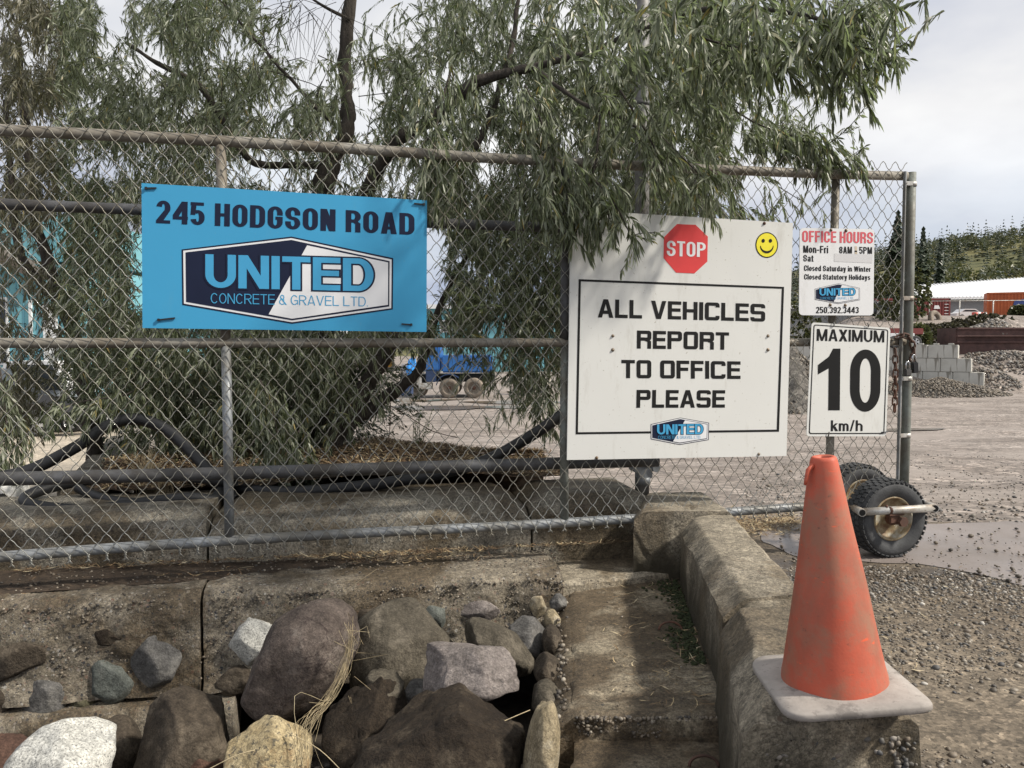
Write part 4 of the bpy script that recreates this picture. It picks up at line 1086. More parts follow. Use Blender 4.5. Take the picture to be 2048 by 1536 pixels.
# ------------------------------------------------------------------ rough concrete bodies
def rough_body(name, path, x0, x1, step, disp, mat, parent, frame, seed=0, xs_prof=None, label=None, chips=0.0, endcap=True):
    """extrudes a profile (list of (offset towards camera, z)) along frame (origin, dir); resampled and roughened"""
    o, d, n = frame
    prof = []
    for a, b in zip(path[:-1], path[1:]):
        L = math.hypot(b[0] - a[0], b[1] - a[1]); m = max(1, int(L / step))
        for k in range(m): prof.append((a[0] + (b[0] - a[0]) * k / m, a[1] + (b[1] - a[1]) * k / m))
    prof.append(path[-1])
    m = max(2, int((x1 - x0) / step)) + 1
    xsn = np.linspace(x0, x1, m); pr = np.array(prof)
    V = np.zeros((m, len(pr), 3))
    for i, x in enumerate(xsn):
        sc = xs_prof(x) if xs_prof else (0, 0)
        V[i, :, 0] = o.x + d.x * x + n.x * (pr[:, 0] + sc[0])
        V[i, :, 1] = o.y + d.y * x + n.y * (pr[:, 0] + sc[0])
        V[i, :, 2] = pr[:, 1] + sc[1]
    nv = V.reshape(-1, 3)
    ins = np.array([sum(p[0] for p in prof) / len(prof), sum(p[1] for p in prof) / len(prof)])
    f = fbm(nv * 9, 5, seed); f2 = vnoise(nv * 55, seed + 9) * 0.25
    dz = fbm(nv * 7 + 40, 4, seed + 3)
    nv[:, 0] += n.x * f * disp; nv[:, 1] += n.y * (f * disp + f2 * disp); nv[:, 2] += dz * disp * 0.55
    k = len(prof)
    idx_ = np.arange(m * k).reshape(m, k)
    qd = np.stack([idx_[:-1, :-1], idx_[:-1, 1:], idx_[1:, 1:], idx_[1:, :-1]], -1).reshape(-1, 4)
    ob = mesh_np(name, nv, qd, mat, parent, True)
    if endcap:
        bm = bmesh.new(); bm.from_mesh(ob.data); bm.verts.ensure_lookup_table()
        try:
            bm.faces.new([bm.verts[int(i)] for i in idx_[0]]); bm.faces.new([bm.verts[int(i)] for i in idx_[-1][::-1]])
        except ValueError: pass
        bmesh.ops.recalc_face_normals(bm, faces=bm.faces)
        for f_ in bm.faces:
            if len(f_.verts) > 4: f_.smooth = False
        bmesh.ops.triangulate(bm, faces=[f_ for f_ in bm.faces if len(f_.verts) > 4])
        bm.to_mesh(ob.data); bm.free()
    ob.data.set_sharp_from_angle(angle=math.radians(50))
    return ob

# back row of concrete blocks under the gate
B0, B1 = P(0, 1160, 3.58), P(1060, 1107, 4.03)
bo = Vector((B0.x, B0.y, 0)); bd = Vector((B1.x - B0.x, B1.y - B0.y, 0)).normalized(); bn = Vector((bd.y, -bd.x, 0))
def bx(px, Y=None):   # along-line coordinate of the plane point under pixel column px
    r = ray(px, 1080); t = (bo - CAM).dot(bn) / r.dot(bn); return (CAM + r * t - bo).dot(bd)
row = empty('concrete_block_row', bo + bd * 1.2, 0, 'row of chamfered precast concrete blocks under the gate holding back the mulch bed', 'concrete blocks')
prof_b = [(0.0, -0.25), (0.0, 0.255), (-0.014, 0.272), (-0.135, 0.325), (-0.55, 0.330), (-0.60, 0.28), (-0.62, -0.25)]
def endshape(x0, x1):
    def f(x):
        e = min(x - x0, x1 - x)
        if e < 0.10: return (-(0.10 - e) * 0.12, -(0.10 - max(e, 0)) * 0.35)
        return (0, 0)
    return f
e1, e2, e3 = bx(415), bx(1064), bx(1275)
for a, b, mm, sd in ((-1.6, e1 - .006, 'concrete_wall', 1), (e1 + .006, e2 - .006, 'concrete_wall', 2), (e2 + .006, e3 + .15, 'concrete_wall', 3)):
    rough_body('block', prof_b, a, b, 0.03, 0.004, M[mm], row, (bo, bd, bn), sd, xs_prof=lambda x, a=a, b=b: (0, -max(0, 0.11 - min(x - a, b - x)) * (0.55 if a > -1.5 else 0)))
# dirt-covered ledge in front of it
W0, W1 = P(-30, 1212, 3.19), P(1120, 1158, 3.64)
wo = Vector((W0.x, W0.y, 0)); wd = Vector((W1.x - W0.x, W1.y - W0.y, 0)).normalized(); wnn = Vector((wd.y, -wd.x, 0))
def wx(px):
    r = ray(px, 1250); t = (wo - CAM).dot(wnn) / r.dot(wnn); return (CAM + r * t - wo).dot(wd)
wall = empty('retaining_wall', wo + wd * 1.1 + UP * -0.5, 0, 'rough concrete retaining wall set with round river stones below the gate', 'retaining wall')
prof_w = [(0.02, -0.34), (0.006, -0.22), (0.0, -0.02), (-0.012, 0.040), (-0.045, 0.068), (-0.12, 0.076), (-0.30, 0.075), (-0.56, 0.075)]
prof_base = [(0.10, -0.75), (0.085, -0.40), (0.06, -0.365), (-0.1, -0.345), (-0.3, -0.345)]
s1 = wx(403); s2 = wx(1128)
rough_body('block', prof_w, -1.5, s1 - .006, 0.011, 0.015, M['concrete_rough'], wall, (wo, wd, wnn), 11)
blk2 = rough_body('block', prof_w, s1 + .006, s2, 0.011, 0.015, M['concrete_rough'], wall, (wo, wd, wnn), 12)
rough_body('base_block', prof_base, -1.5, wx(470), 0.02, 0.010, M['concrete_rough'], wall, (wo, wd, wnn), 13)
tag(rough_body('dirt', [(-0.10, 0.078), (-0.16, 0.088), (-0.30, 0.094), (-0.46, 0.098), (-0.62, 0.10)], -1.5, wx(760), 0.02, 0.006, M['dirt_ledge'], None, (wo, wd, wnn), 14,
    xs_prof=lambda x: (-0.12 * max(0, (x - 0.2) / 1.2) - 0.02, -0.012 * max(0, (x - .2) / 1.2)), endcap=False), kind='stuff')

# ------------------------------------------------------------------ stones
def ico(sub):
    bm = bmesh.new(); bmesh.ops.create_icosphere(bm, subdivisions=sub, radius=1.0)
    V = np.array([v.co[:] for v in bm.verts]); Fc = np.array([[v.index for v in f.verts] for f in bm.faces]); bm.free(); return V, Fc
ICO = {k: ico(k) for k in (1, 2, 4, 5)}
def stone(name, box, Y, depth, mat, tilt=0.0, seed=0, parent=None, rough=0.10, facets=5, flat=0.82, sub=4, label=None, cat=None, group=None, pw=1.0, dyaw=0.0):
    """box: pixel x0,y0,x1,y1 of its outline before tilt; Y its centre distance"""
    x0, y0, x1, y1 = box; c = P((x0 + x1) / 2, (y0 + y1) / 2, Y)
    hx = (x1 - x0) / 2 / F * Y; hz = (y1 - y0) / 2 / F * Y
    V, Fc = ICO[sub]; V = V.copy(); r = np.random.default_rng(seed + 100)
    # superellipsoid-like fullness
    V = np.sign(V) * np.abs(V) ** pw; V /= np.linalg.norm(V, axis=1).max()
    for k in range(facets + 4):
        n_ = r.normal(size=3); n_[1] -= 0.5; n_ /= np.linalg.norm(n_); dlim = flat - .04 + r.uniform(-.10, .10)
        d = V @ n_; over = np.clip(d - dlim, 0, None); V -= np.outer(over * 0.93, n_)
    rid = 1 - np.abs(vnoise(V * 2.3 + seed * 1.7, seed + 40)); V = V * (1 - rough * .55 * np.clip(rid - .82, 0, 1) * 3)[:, None]
    f = fbm(V * 1.15 + seed * 3.1, 3, seed, 0.45); g = fbm(V * 4.5 + seed, 4, seed + 5, 0.55)
    V = V * (1 + rough * f * 0.8 + rough * 0.20 * g)[:, None]
    ext = (V.max(0) - V.min(0)) / 2; V = (V - (V.max(0) + V.min(0)) / 2) / ext
    V = V * np.array([hx, depth, hz])
    if dyaw:
        ca, sa = math.cos(dyaw), math.sin(dyaw); V = V @ np.array([[ca, sa, 0], [-sa, ca, 0], [0, 0, 1]])
    ca, sa = math.cos(tilt), math.sin(tilt)
    V = np.stack([V[:, 0] * ca - V[:, 2] * sa, V[:, 1], V[:, 0] * sa + V[:, 2] * ca], -1)
    if parent is None:
        o = mesh_np(name, V, Fc, M[mat], None, True); o.location = c
        tag(o, label, cat or 'boulder', group)
    else:
        o = mesh_np(name, V + np.array(c[:]), Fc, M[mat], parent, True)
    return o
# set into the face of the wall (children of the wall)
def wallY(px, off=0.0):
    r = ray(px, 1300); t = (wo + wnn * off - CAM).dot(wnn) / r.dot(wnn); return (CAM + r * t).y
for k, (bxx, mt, tl, d_) in enumerate((((-60, 1274, 92, 1366), 'stone_dark', 0, .05), ((38, 1352, 138, 1437), 'stone_grey', .1, .06), ((143, 1374, 191, 1427), 'stone_moss', .2, .04),
        ((177, 1316, 270, 1411), 'stone_green', -.1, .055), ((260, 1262, 366, 1392), 'stone_grey', .05, .06), ((-50, 1372, 22, 1440), 'stone_dark', 0, .05),
        ((450, 1231, 560, 1331), 'granite_white', .1, .075), ((434, 1324, 512, 1392), 'stone_dark', 0, .055), ((838, 1207, 898, 1262), 'stone_green', -.5, .05),
        ((902, 1197, 1003, 1252), 'stone_pink', .08, .05), ((1056, 1186, 1093, 1236), 'stone_tan', 0, .045), ((170, 1252, 262, 1292), 'stone_mud', -.1, .035), ((700, 1208, 780, 1290), 'stone_dark', 0, .04))):
    cx = (bxx[0] + bxx[2]) / 2
    stone('stone', bxx, wallY(cx, -0.012 if k != 11 else -0.02), d_, mt, tl, 40 + k, wall, 0.09, 6, .80)
# the band of pebbles showing in its broken face and top edge
def pebbles(name, pts, sizes, mat, parent=None, seed=0, squash=0.6, label=None):
    """pts (n,3) centres, sizes (n,) radii"""
    V0, F0 = ICO[1]; r = np.random.default_rng(seed); n = len(pts)
    sc = np.stack([r.uniform(.75, 1.25, n), r.uniform(.75, 1.25, n), r.uniform(squash * .8, squash * 1.2, n)], -1) * sizes[:, None]
    jit = 1 + r.uniform(-.14, .14, (n, len(V0), 1))
    a = r.uniform(0, 2 * math.pi, n); b = r.normal(0, .3, n)
    L = V0[None] * jit * sc[:, None, :]
    ca, sa = np.cos(a)[:, None], np.sin(a)[:, None]; cb, sb = np.cos(b)[:, None], np.sin(b)[:, None]
    X = L[..., 0] * ca - L[..., 1] * sa; Yv = L[..., 0] * sa + L[..., 1] * ca
    Z = L[..., 2] * cb + X * sb; X = X * cb - L[..., 2] * sb
    Vv = np.stack([X, Yv, Z], -1) + pts[:, None, :]
    Ff = (F0[None] + (np.arange(n) * len(V0))[:, None, None]).reshape(-1, 3)
    o = mesh_np(name, Vv.reshape(-1, 3), Ff, M[mat], parent, True)
    tag(o, kind='stuff'); return o
def on_frame(o, d, n, x, off, z): return np.stack([o.x + d.x * x + n.x * off, o.y + d.y * x + n.y * off, z], -1)
n = 1500; x = RNG.uniform(-0.3, s2, n); u = RNG.uniform(0, 1, n) ** 1.3
z = 0.070 - u * 0.17; off = np.where(z > .05, -0.055 * (z - .03) / .04, 0.0) + RNG.uniform(-.010, -.003, n)
keep = vnoise(np.stack([x * 4, z * 12, x * 0], -1), 5) > -.1
pebbles('aggregate', on_frame(wo, wd, wnn, x, off, z)[keep], RNG.uniform(.0025, .0075, n)[keep], 'pebble_dark', wall, 1, 0.8)
n = 900; x = RNG.uniform(-0.3, s2, n); z = RNG.uniform(-.33, -.08, n); off = RNG.uniform(-.008, 0, n) + np.clip(-.2 - z, 0, .1) * .08
pebbles('aggregate', on_frame(wo, wd, wnn, x, off, z), RNG.uniform(.003, .008, n), 'pebble_dark', wall, 2, 0.8)

# loose boulders, each a thing of its own
BL = [
 ((22, 1440, 232, 1640), 2.55, .20, 'granite_white', .35, 'white speckled granite boulder in the bottom left corner', .08, .85),
 ((272, 1385, 468, 1600), 2.80, .20, 'stone_dark', -.45, 'dark brown slanting boulder between the white and the yellow boulder', .10, .8),
 ((437, 1420, 625, 1640), 2.52, .17, 'granite_yellow', -.08, 'yellowish blotched square-topped boulder at the bottom edge', .08, .80),
 ((455, 1228, 745, 1412), 2.90, .19, 'stone_purple', .82, 'large purple-brown egg-shaped boulder leaning up to the right with a pale cracked tip', .07, .9),
 ((690, 1198, 916, 1450), 3.12, .24, 'stone_olive', -.12, 'largest dark olive-brown rounded boulder under the middle of the wall', .07, .9),
 ((845, 1280, 1041, 1410), 2.72, .17, 'stone_pink', -.06, 'pinkish grey angular boulder lit on top beside the flume', .14, .70),
 ((915, 1252, 1080, 1336), 3.08, .13, 'stone_olive', -.55, 'long brown cobble slanting down right behind the pinkish boulder', .06, .9),
 ((1005, 1232, 1098, 1325), 3.25, .12, 'stone_grey', -.2, 'dull grey cobble wedged by the flume behind the long brown cobble', .07, .88),
 ((632, 1358, 850, 1640), 2.66, .18, 'stone_mud', -.25, 'muddy brown broken block right of the straw strands', .20, .62),
 ((732, 1336, 816, 1450), 2.76, .09, 'stone_olive', .3, 'small pointed grey-brown rock on top of the muddy block', .18, .6),
 ((806, 1360, 862, 1412), 2.86, .07, 'stone_grey', 0, 'small rounded grey cobble left of the pinkish boulder', .06, .9),
 ((690, 1405, 1062, 1680), 2.42, .20, 'stone_mud', .12, 'wide wet black-brown rock along the bottom below the pinkish boulder', .18, .64),
 ((48, 1458, 130, 1560), 2.80, .10, 'stone_grey', .1, 'grey cobble half hidden behind the white granite boulder', .07, .85),
 ((375, 1478, 450, 1570), 2.72, .10, 'stone_red', .3, 'reddish brown cobble behind the yellow boulder', .07, .85),
 ((200, 1430, 280, 1560), 2.92, .10, 'stone_dark', .2, 'dark cobble just right of the white granite boulder', .07, .85),
 ((-60, 1470, 60, 1600), 2.75, .12, 'stone_red', .2, 'dark reddish boulder at the left edge behind the white one', .07, .85),
 ((1046, 1392, 1118, 1640), 2.36, .12, 'stone_tan', -.12, 'tall pale tan river stone standing against the left side of the flume', .06, .88),
 ((1066, 1308, 1122, 1372), 2.90, .09, 'stone_dark', 0, 'small dark pitted stone at the left side of the flume', .08, .85),
 ((1062, 1362, 1122, 1432), 2.72, .09, 'stone_olive', 0, 'small olive stone below the pitted one at the left side of the flume', .08, .85),
 ((1088, 1218, 1122, 1262), 3.40, .06, 'stone_tan', .3, 'small pale pebble-like stone at the upper left of the flume', .06, .9),
 ((1098, 1188, 1134, 1222), 3.52, .06, 'stone_grey', .2, 'small blue-grey stone topmost beside the flume', .06, .9),
 ((1084, 1252, 1126, 1318), 3.15, .08, 'stone_dark', .1, 'dark narrow stone under the pale one beside the flume', .06, .9)]
for k, (bxx, Y, dp, mt, tl, lab, rg, fl) in enumerate(BL):
    stone('boulder', bxx, Y, dp, mt, tl, 60 + k, None, rg, 6, fl, 5 if (bxx[2] - bxx[0]) > 90 else 4, lab, 'boulder' if (bxx[2] - bxx[0]) > 75 else 'stone', None)
# little stones and mud on the dark rocks
n = 420; pk = []
for _ in range(n):
    px = RNG.uniform(640, 1040); py = RNG.uniform(1385, 1500); pk.append(P(px, py, 2.62)[:])
# scattered rubble on the ditch floor behind and between the boulders
x = RNG.uniform(-1.7, .45, 1500); y = RNG.uniform(2.2, 3.35, 1500)
pebbles('rubble', np.stack([x, y, -0.60 + RNG.uniform(0, .03, 1500)], -1), RNG.uniform(.008, .035, 1500), 'pebble_dark', None, 3, 0.7)

# ------------------------------------------------------------------ flume slabs between wall and barrier
def slab(name, corners, ztop, thick, mat, parent, seed, disp=0.004, step=0.022, zfun=None):
    """corners: near-left, near-right, far-right, far-left as (x, y)"""
    nl, nr, fr, fl = [Vector(c) for c in corners]
    nu = max(4, int((nr - nl).length / step)); nv_ = max(4, int((fl - nl).length / step))
    u, v = np.meshgrid(np.linspace(0, 1, nu + 1), np.linspace(0, 1, nv_ + 1), indexing='ij')
    def bl(c): return (np.array([nl[c], nr[c], fr[c], fl[c]])[:, None, None] * np.stack([(1 - u) * (1 - v), u * (1 - v), u * v, (1 - u) * v])).sum(0)
    X, Yg = bl(0), bl(1)
    e = np.minimum(np.minimum(u, 1 - u) * (nr - nl).length, np.minimum(v, 1 - v) * (fl - nl).length)
    Z = ztop - np.clip(0.014 - e, 0, 1) * 0.8 + 0 * X
    if zfun is not None: Z = Z + zfun(u, v)
    Pn = np.stack([X, Yg, Z], -1).reshape(-1, 3)
    Pn[:, 2] += fbm(Pn * 6, 5, seed) * disp
    edge = (e.ravel() < 1e-6)
    wob = fbm(Pn * 14, 4, seed + 2) * .008
    cx, cy = Pn[:, 0].mean(), Pn[:, 1].mean()
    Pn[edge, 0] += (wob * np.sign(Pn[:, 0] - cx))[edge]; Pn[edge, 1] += (wob * np.sign(Pn[:, 1] - cy))[edge]
    id_ = np.arange((nu + 1) * (nv_ + 1)).reshape(nu + 1, nv_ + 1)
    qd = np.stack([id_[:-1, :-1], id_[1:, :-1], id_[1:, 1:], id_[:-1, 1:]], -1).reshape(-1, 4)
    loop = list(id_[:, 0]) + list(id_[-1, 1:]) + list(id_[-2::-1, -1]) + list(id_[0, -2:0:-1])
    nb = len(Pn); rows = 3; allv = [Pn]; prev = np.array(loop); sides = []
    for k in range(rows):
        ring_ = Pn[loop].copy(); ring_[:, 2] -= thick * (k + 1) / rows
        ring_ += np.stack([fbm(ring_ * 16, 3, seed + 4) * .012, fbm(ring_ * 16 + 9, 3, seed + 6) * .012, 0 * ring_[:, 0]], -1)
        cur = np.arange(len(loop)) + nb; nb += len(loop); allv.append(ring_)
        sides.append(np.stack([prev, cur, np.roll(cur, -1), np.roll(prev, -1)], -1)); prev = cur
    ob = mesh_np(name, np.concatenate(allv), np.concatenate([qd] + sides), mat, parent, True)
    ob.data.set_sharp_from_angle(angle=math.radians(45)); return ob
flume = empty('flume', (0.42, 3.0, -0.2), 0, 'stepped concrete drain flume between the stone wall and the low barrier', 'drain')
ZS = -0.03
def cxy(px, py, z): p = PZ(px, py, z); return (p.x, p.y)
slab('slab', [cxy(1148, 1428, ZS), cxy(1468, 1436, ZS), cxy(1352, 1120, ZS), cxy(1136, 1165, ZS)], ZS, 0.075, M['concrete_slab'], flume, 21, 0.005)
# sloping left kerb of the flume
nlx, nly = cxy(1150, 1428, ZS); flx, fly = cxy(1134, 1178, ZS)
slab('kerb', [(nlx - .10, nly), (nlx + .004, nly), (flx + .004, fly), (flx - .07, fly)], ZS + 0.002, 0.35, M['concrete_slab'], flume, 22, 0.006, 0.018, zfun=lambda u, v: -(1 - u) * 0.075)
ZL = -0.105
slab('lower_slab', [cxy(1112, 1660, ZL), cxy(1500, 1660, ZL), cxy(1470, 1446, ZL), cxy(1160, 1446, ZL)], ZL, 0.09, M['concrete_slab'], flume, 23, 0.004)
slab('under_slab', [(0.15, 2.35), (0.70, 2.35), (0.72, 2.60), (0.17, 2.60)], -0.205, 0.1, M['stone_mud'], flume, 24, .01)
# upper slab pieces on the ledge
ZU = 0.075
slab('landing_slab', [cxy(1126, 1168, 0.01), cxy(1352, 1142, 0.01), cxy(1352, 1090, 0.01), cxy(1072, 1112, 0.05)], 0.012, 0.13, M['concrete_warm'], flume, 25, .006)
# pebbles bared along the broken near edge of the slab
n = 420; px = RNG.uniform(1150, 1462, n); b = np.array([PZ(a, 1430, ZS)[:] for a in px])
b[:, 2] = ZS - 0.008 - RNG.uniform(0, 1, n) ** 1.5 * .06; b[:, 1] += RNG.uniform(-.004, .006, n)
pebbles('aggregate', b, RNG.uniform(.0025, .0085, n), 'pebble_dark', flume, 5, .85)
n = 150; py = RNG.uniform(1180, 1430, n); b = np.array([PZ(1140 - RNG.uniform(0, 26), q_, ZS - .02)[:] for q_ in py]); b[:, 2] = ZS - RNG.uniform(.005, .05, n)
pebbles('aggregate', b, RNG.uniform(.004, .011, n), 'pebble_dark', flume, 6, .85)
# rusty lifting eyes
def eye(px, py, z, R_, label, tilt):
    c = PZ(px, py, z); pts = [c + Vector((R_ * math.cos(a), R_ * .35 * math.sin(a) * math.cos(tilt), R_ * .62 * math.sin(a) + .004)) for a in [math.pi * k / 14 for k in range(15)]]
    o = MB().tube(pts, 0.0045, 8).build('lifting_eye', M['rust']); tag(o, label, 'lifting eye')
eye(1341, 1262, ZS, .045, 'rusty steel lifting eye standing in the flume beside the barrier', .6)
eye(1408, 1536, ZL, .042, 'rusty steel lifting eye in the lower slab at the bottom edge', .6)
# moss along the foot of the barrier
mv = []; ms = []
n = 1000; py = RNG.uniform(1150, 1330, n); t_ = (py - 1150) / 180
px = 1352 + t_ * 60 - np.abs(RNG.normal(0, 1, n)) * (22 + 10 * np.sin(py * .05)); b = np.array([PZ(a, q_, ZS)[:] for a, q_ in zip(px, py)]); b[:, 2] += RNG.uniform(-.002, .006, n)
o = pebbles('moss', b, RNG.uniform(.004, .010, n), 'moss', None, 7, .6)

# ------------------------------------------------------------------ low concrete barrier on the right
bar = empty('concrete_barrier', (0.78, 2.8, 0.0), 0, 'low weathered concrete barrier of separate cast segments between the flume and the gravel', 'barrier')
def seg(nl, nr, fr, fl, ztop, zbot, seed, cham_l=0.055, cham_r=0.03, flare=0.03, mat='concrete_stain_shade', endcham=0.0, step=0.02, disp=.006, drop=.06):
    """corners of the flat top as (x, y)"""
    nl, nr, fr, fl = [Vector((*c, 0)) for c in (nl, nr, fr, fl)]
    m = max(6, int((fl - nl).length / step)); V = []; rows = []; ks_ = None
    for i in range(m + 1):
        t_ = i / m; a = nl.lerp(fl, t_); b = nr.lerp(fr, t_); d = (b - a).normalized()
        pr = [(a - d * (cham_l + flare), zbot), (a - d * cham_l, ztop - drop), (a - d * .004, ztop - .004), (a + d * .006, ztop), (b - d * .006, ztop), (b + d * .004, ztop - .004), (b + d * cham_r, ztop - cham_r), (b + d * (cham_r + flare), zbot)]
        line = []
        if ks_ is None: ks_ = [max(1, int(math.hypot((q_ - p).length, zq - zp) / step)) for (p, zp), (q_, zq) in zip(pr[:-1], pr[1:])]
        for k_, (p, zp), (q_, zq) in zip(ks_, pr[:-1], pr[1:]):
            for k in range(k_): s_ = k / k_; w_ = p.lerp(q_, s_); line.append((w_.x, w_.y, zp + (zq - zp) * s_))
        line.append((pr[-1][0].x, pr[-1][0].y, pr[-1][1])); rows.append(line)
    V = np.array(rows); k_ = V.shape[1]
    if endcham:
        for i in range(6):
            dd = max(0, endcham - i * step * 1.0); V[i, :, 2] = np.minimum(V[i, :, 2], ztop - dd * .95)
    Pn = V.reshape(-1, 3).copy()
    f = fbm(Pn * 8, 5, seed); h = fbm(Pn * 8 + 31, 5, seed + 1)
    chip = np.clip(fbm(Pn * 5 + 77, 4, seed + 2) - .55, 0, 1) * .05
    Pn[:, 0] += f * disp; Pn[:, 2] += h * disp * .6 - chip * (Pn[:, 2] > ztop - .08)
    Pn[:, 1] += vnoise(Pn * 30, seed) * .003
    id_ = np.arange(len(Pn)).reshape(m + 1, k_)
    qd = np.stack([id_[:-1, :-1], id_[1:, :-1], id_[1:, 1:], id_[:-1, 1:]], -1).reshape(-1, 4)
    ob = mesh_np('segment', Pn, qd, M[mat], bar, True)
    bm = bmesh.new(); bm.from_mesh(ob.data); bm.verts.ensure_lookup_table()
    # end faces as rough grids
    ends = [[bm.verts[int(i)] for i in id_[0]], [bm.verts[int(i)] for i in id_[-1]]]
    for vs in ends:
        zb = min(v.co.z for v in vs)
        cols = 10; grid = [vs]
        base = [Vector((v.co.x, v.co.y, v.co.z)) for v in vs]
        c0 = base[0].lerp(base[-1], .5)
        for r_ in range(1, 5):
            s_ = r_ / 5
            rr_ = [bm.verts.new(p.lerp(c0 + Vector((0, 0, .0)), s_) + Vector((0, (noise.noise(p * 14 + Vector((r_, 0, 0))) * .012) * (-1), 0))) for p in base]
            grid.append(rr_)
        for ra, rb in zip(grid[:-1], grid[1:]):
            for i in range(len(ra) - 1):
                try: bm.faces.new((ra[i], ra[i + 1], rb[i + 1], rb[i]))
                except ValueError: pass
        bm.faces.new(grid[-1])
    bmesh.ops.recalc_face_normals(bm, faces=bm.faces)
    for f_ in bm.faces: f_.smooth = True
    bm.to_mesh(ob.data); bm.free(); ob.data.set_sharp_from_angle(angle=math.radians(38))
    return ob
ZB_ = 0.28
pz = lambda x, y, z=ZB_: (lambda p: (p.x, p.y))(PZ(x, y, z))
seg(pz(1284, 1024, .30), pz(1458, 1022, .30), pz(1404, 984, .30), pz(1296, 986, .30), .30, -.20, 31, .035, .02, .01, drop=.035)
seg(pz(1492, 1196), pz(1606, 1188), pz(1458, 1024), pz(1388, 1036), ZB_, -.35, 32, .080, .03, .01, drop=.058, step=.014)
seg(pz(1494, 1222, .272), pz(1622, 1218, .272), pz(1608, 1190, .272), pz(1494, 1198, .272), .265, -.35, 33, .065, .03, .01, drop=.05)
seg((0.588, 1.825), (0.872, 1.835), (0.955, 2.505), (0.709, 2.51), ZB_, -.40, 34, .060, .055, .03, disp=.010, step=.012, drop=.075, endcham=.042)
# bared aggregate on the near end of the barrier
n = 1100; u = RNG.uniform(0, 1, n); z = RNG.uniform(-.02, .24, n); fl_ = (0.28 - z) * .12; x = 0.545 - fl_ * .6 + u * (0.37 + fl_ * 1.2); y = 1.834 + RNG.uniform(0, .010, n) + .5 * np.clip(z - .19, 0, 1)
kp = (z < .225) & (vnoise(np.stack([x * 14, z * 14, x * 0], -1), 8) > -.25)
pebbles('aggregate', np.stack([x, y, z], -1)[kp], RNG.uniform(.003, .0105, n)[kp], 'pebble', bar, 9, .85)

# ------------------------------------------------------------------ traffic cone
cb = PZ(1670, 1374, 0.284)
cone = empty('traffic_cone', cb, 0, 'faded orange traffic cone with a dusty square base standing on the end of the barrier', 'cone')
tiltM = Matrix.Translation(cb) @ Matrix.Rotation(math.radians(-4.3), 4, 'Y') @ Matrix.Rotation(math.radians(1.0), 4, 'X') @ Matrix.Scale(1.125, 4)
mb = MB()
oc = rounded_quad([(-.148, -.140), (.148, -.146), (.140, .138), (-.142, .142)], .045, 6)
nn = len(oc); ringsz = [(0.985, 0.0), (1.0, 0.004), (1.0, 0.012), (0.985, 0.016), (0.80, 0.019), (0.60, 0.024)]
V = []; rb_ = random.Random(3)
for s_, z_ in ringsz:
    for k, (x, y) in enumerate(oc):
        wv = 0.004 * noise.noise(Vector((x * 9, y * 9, 1))) * 3
        V.append(tiltM @ Vector((x * s_, y * s_, z_ + wv * (1 if s_ > .7 else .4))))
Fc = [(i * nn + k, i * nn + (k + 1) % nn, (i + 1) * nn + (k + 1) % nn, (i + 1) * nn + k) for i in range(len(ringsz) - 1) for k in range(nn)]
Fc.append(tuple(range((len(ringsz) - 1) * nn, len(ringsz) * nn))); Fc.append(tuple(range(nn))[::-1])
mb.add(V, Fc); o = mb.build('base', M['cone_base'], cone); o.data.set_sharp_from_angle(angle=math.radians(60))
prof = [(.1165, .020), (.1150, .034), (.1110, .050)]
for k in range(1, 24):
    t_ = k / 24; prof.append((.111 + (.0310 - .111) * t_, .050 + (.478 - .050) * t_))
prof += [(.0295, .484), (.0270, .490), (.0235, .492), (.0165, .491), (.0150, .480), (.0150, .44)]
N_ = 56; V = []
for r_, z_ in prof:
    for k in range(N_):
        a = 2 * math.pi * k / N_
        rr_ = r_ * .915 + .0022 * noise.noise(Vector((math.cos(a) * 1.3, math.sin(a) * 1.3, z_ * 6)))
        V.append(tiltM @ Vector((rr_ * math.cos(a), rr_ * math.sin(a), z_)))
Fc = [(i * N_ + k, i * N_ + (k + 1) % N_, (i + 1) * N_ + (k + 1) % N_, (i + 1) * N_ + k) for i in range(len(prof) - 1) for k in range(N_)]
co = mesh_py('cone_body', V, Fc, M['cone_rubber'], cone, True)
fp = [tiltM @ Vector(p) for p in ((-.026, -.012, .478), (-.038, -.014, .468), (-.044, -.016, .448), (-.047, -.017, .438))]
MB().tube(fp, [.005, .0055, .0045, .003], 5).build('torn_tab', M['cone_rubber'], cone)

# ------------------------------------------------------------------ mulch bed, hoses
def bed_z(x, s):   # x: along blocks, s: behind the block face
    return 0.315 + 0.10 * max(0, 1 - abs(s - 1.1) / 1.0) + .05 * max(0, 1 - abs(x - 1.7) / .7) + 0.03 * noise.noise(Vector((x * 2, s * 2, 3)))
nbx, nbs = 90, 60
Vb = []; xbn = np.linspace(0, 1, nbx)
def xleft(s_):      # left edge of the bed runs away along the kerb
    px = 185 + (s_ - .5) * 42; r_ = ray(px, 950); o_ = bo - bn * s_; t_ = (o_ - CAM).dot(bn) / r_.dot(bn); return (CAM + r_ * t_ - o_).dot(bd)
sfar = lambda x: 2.5 - 1.45 * sstep(1.55, 2.6, np.array([x]))[0]
for u_ in xbn:
    for k in range(nbs):
        xm = bx(300) * (1 - u_) + bx(1180) * u_
        sI = 0.5 + (sfar(xm) - 0.5) * k / (nbs - 1)
        x = xleft(sI) * (1 - u_) + bx(1180) * u_
        p = bo + bd * x - bn * sI
        z = bed_z(x, sI) if k < nbs - 4 else bed_z(x, sI) - (k - nbs + 4) * .22
        Vb.append((p.x, p.y, z + .012 * noise.noise(Vector((x * 14, sI * 14, 0)))))
idb = np.arange(nbx * nbs).reshape(nbx, nbs)
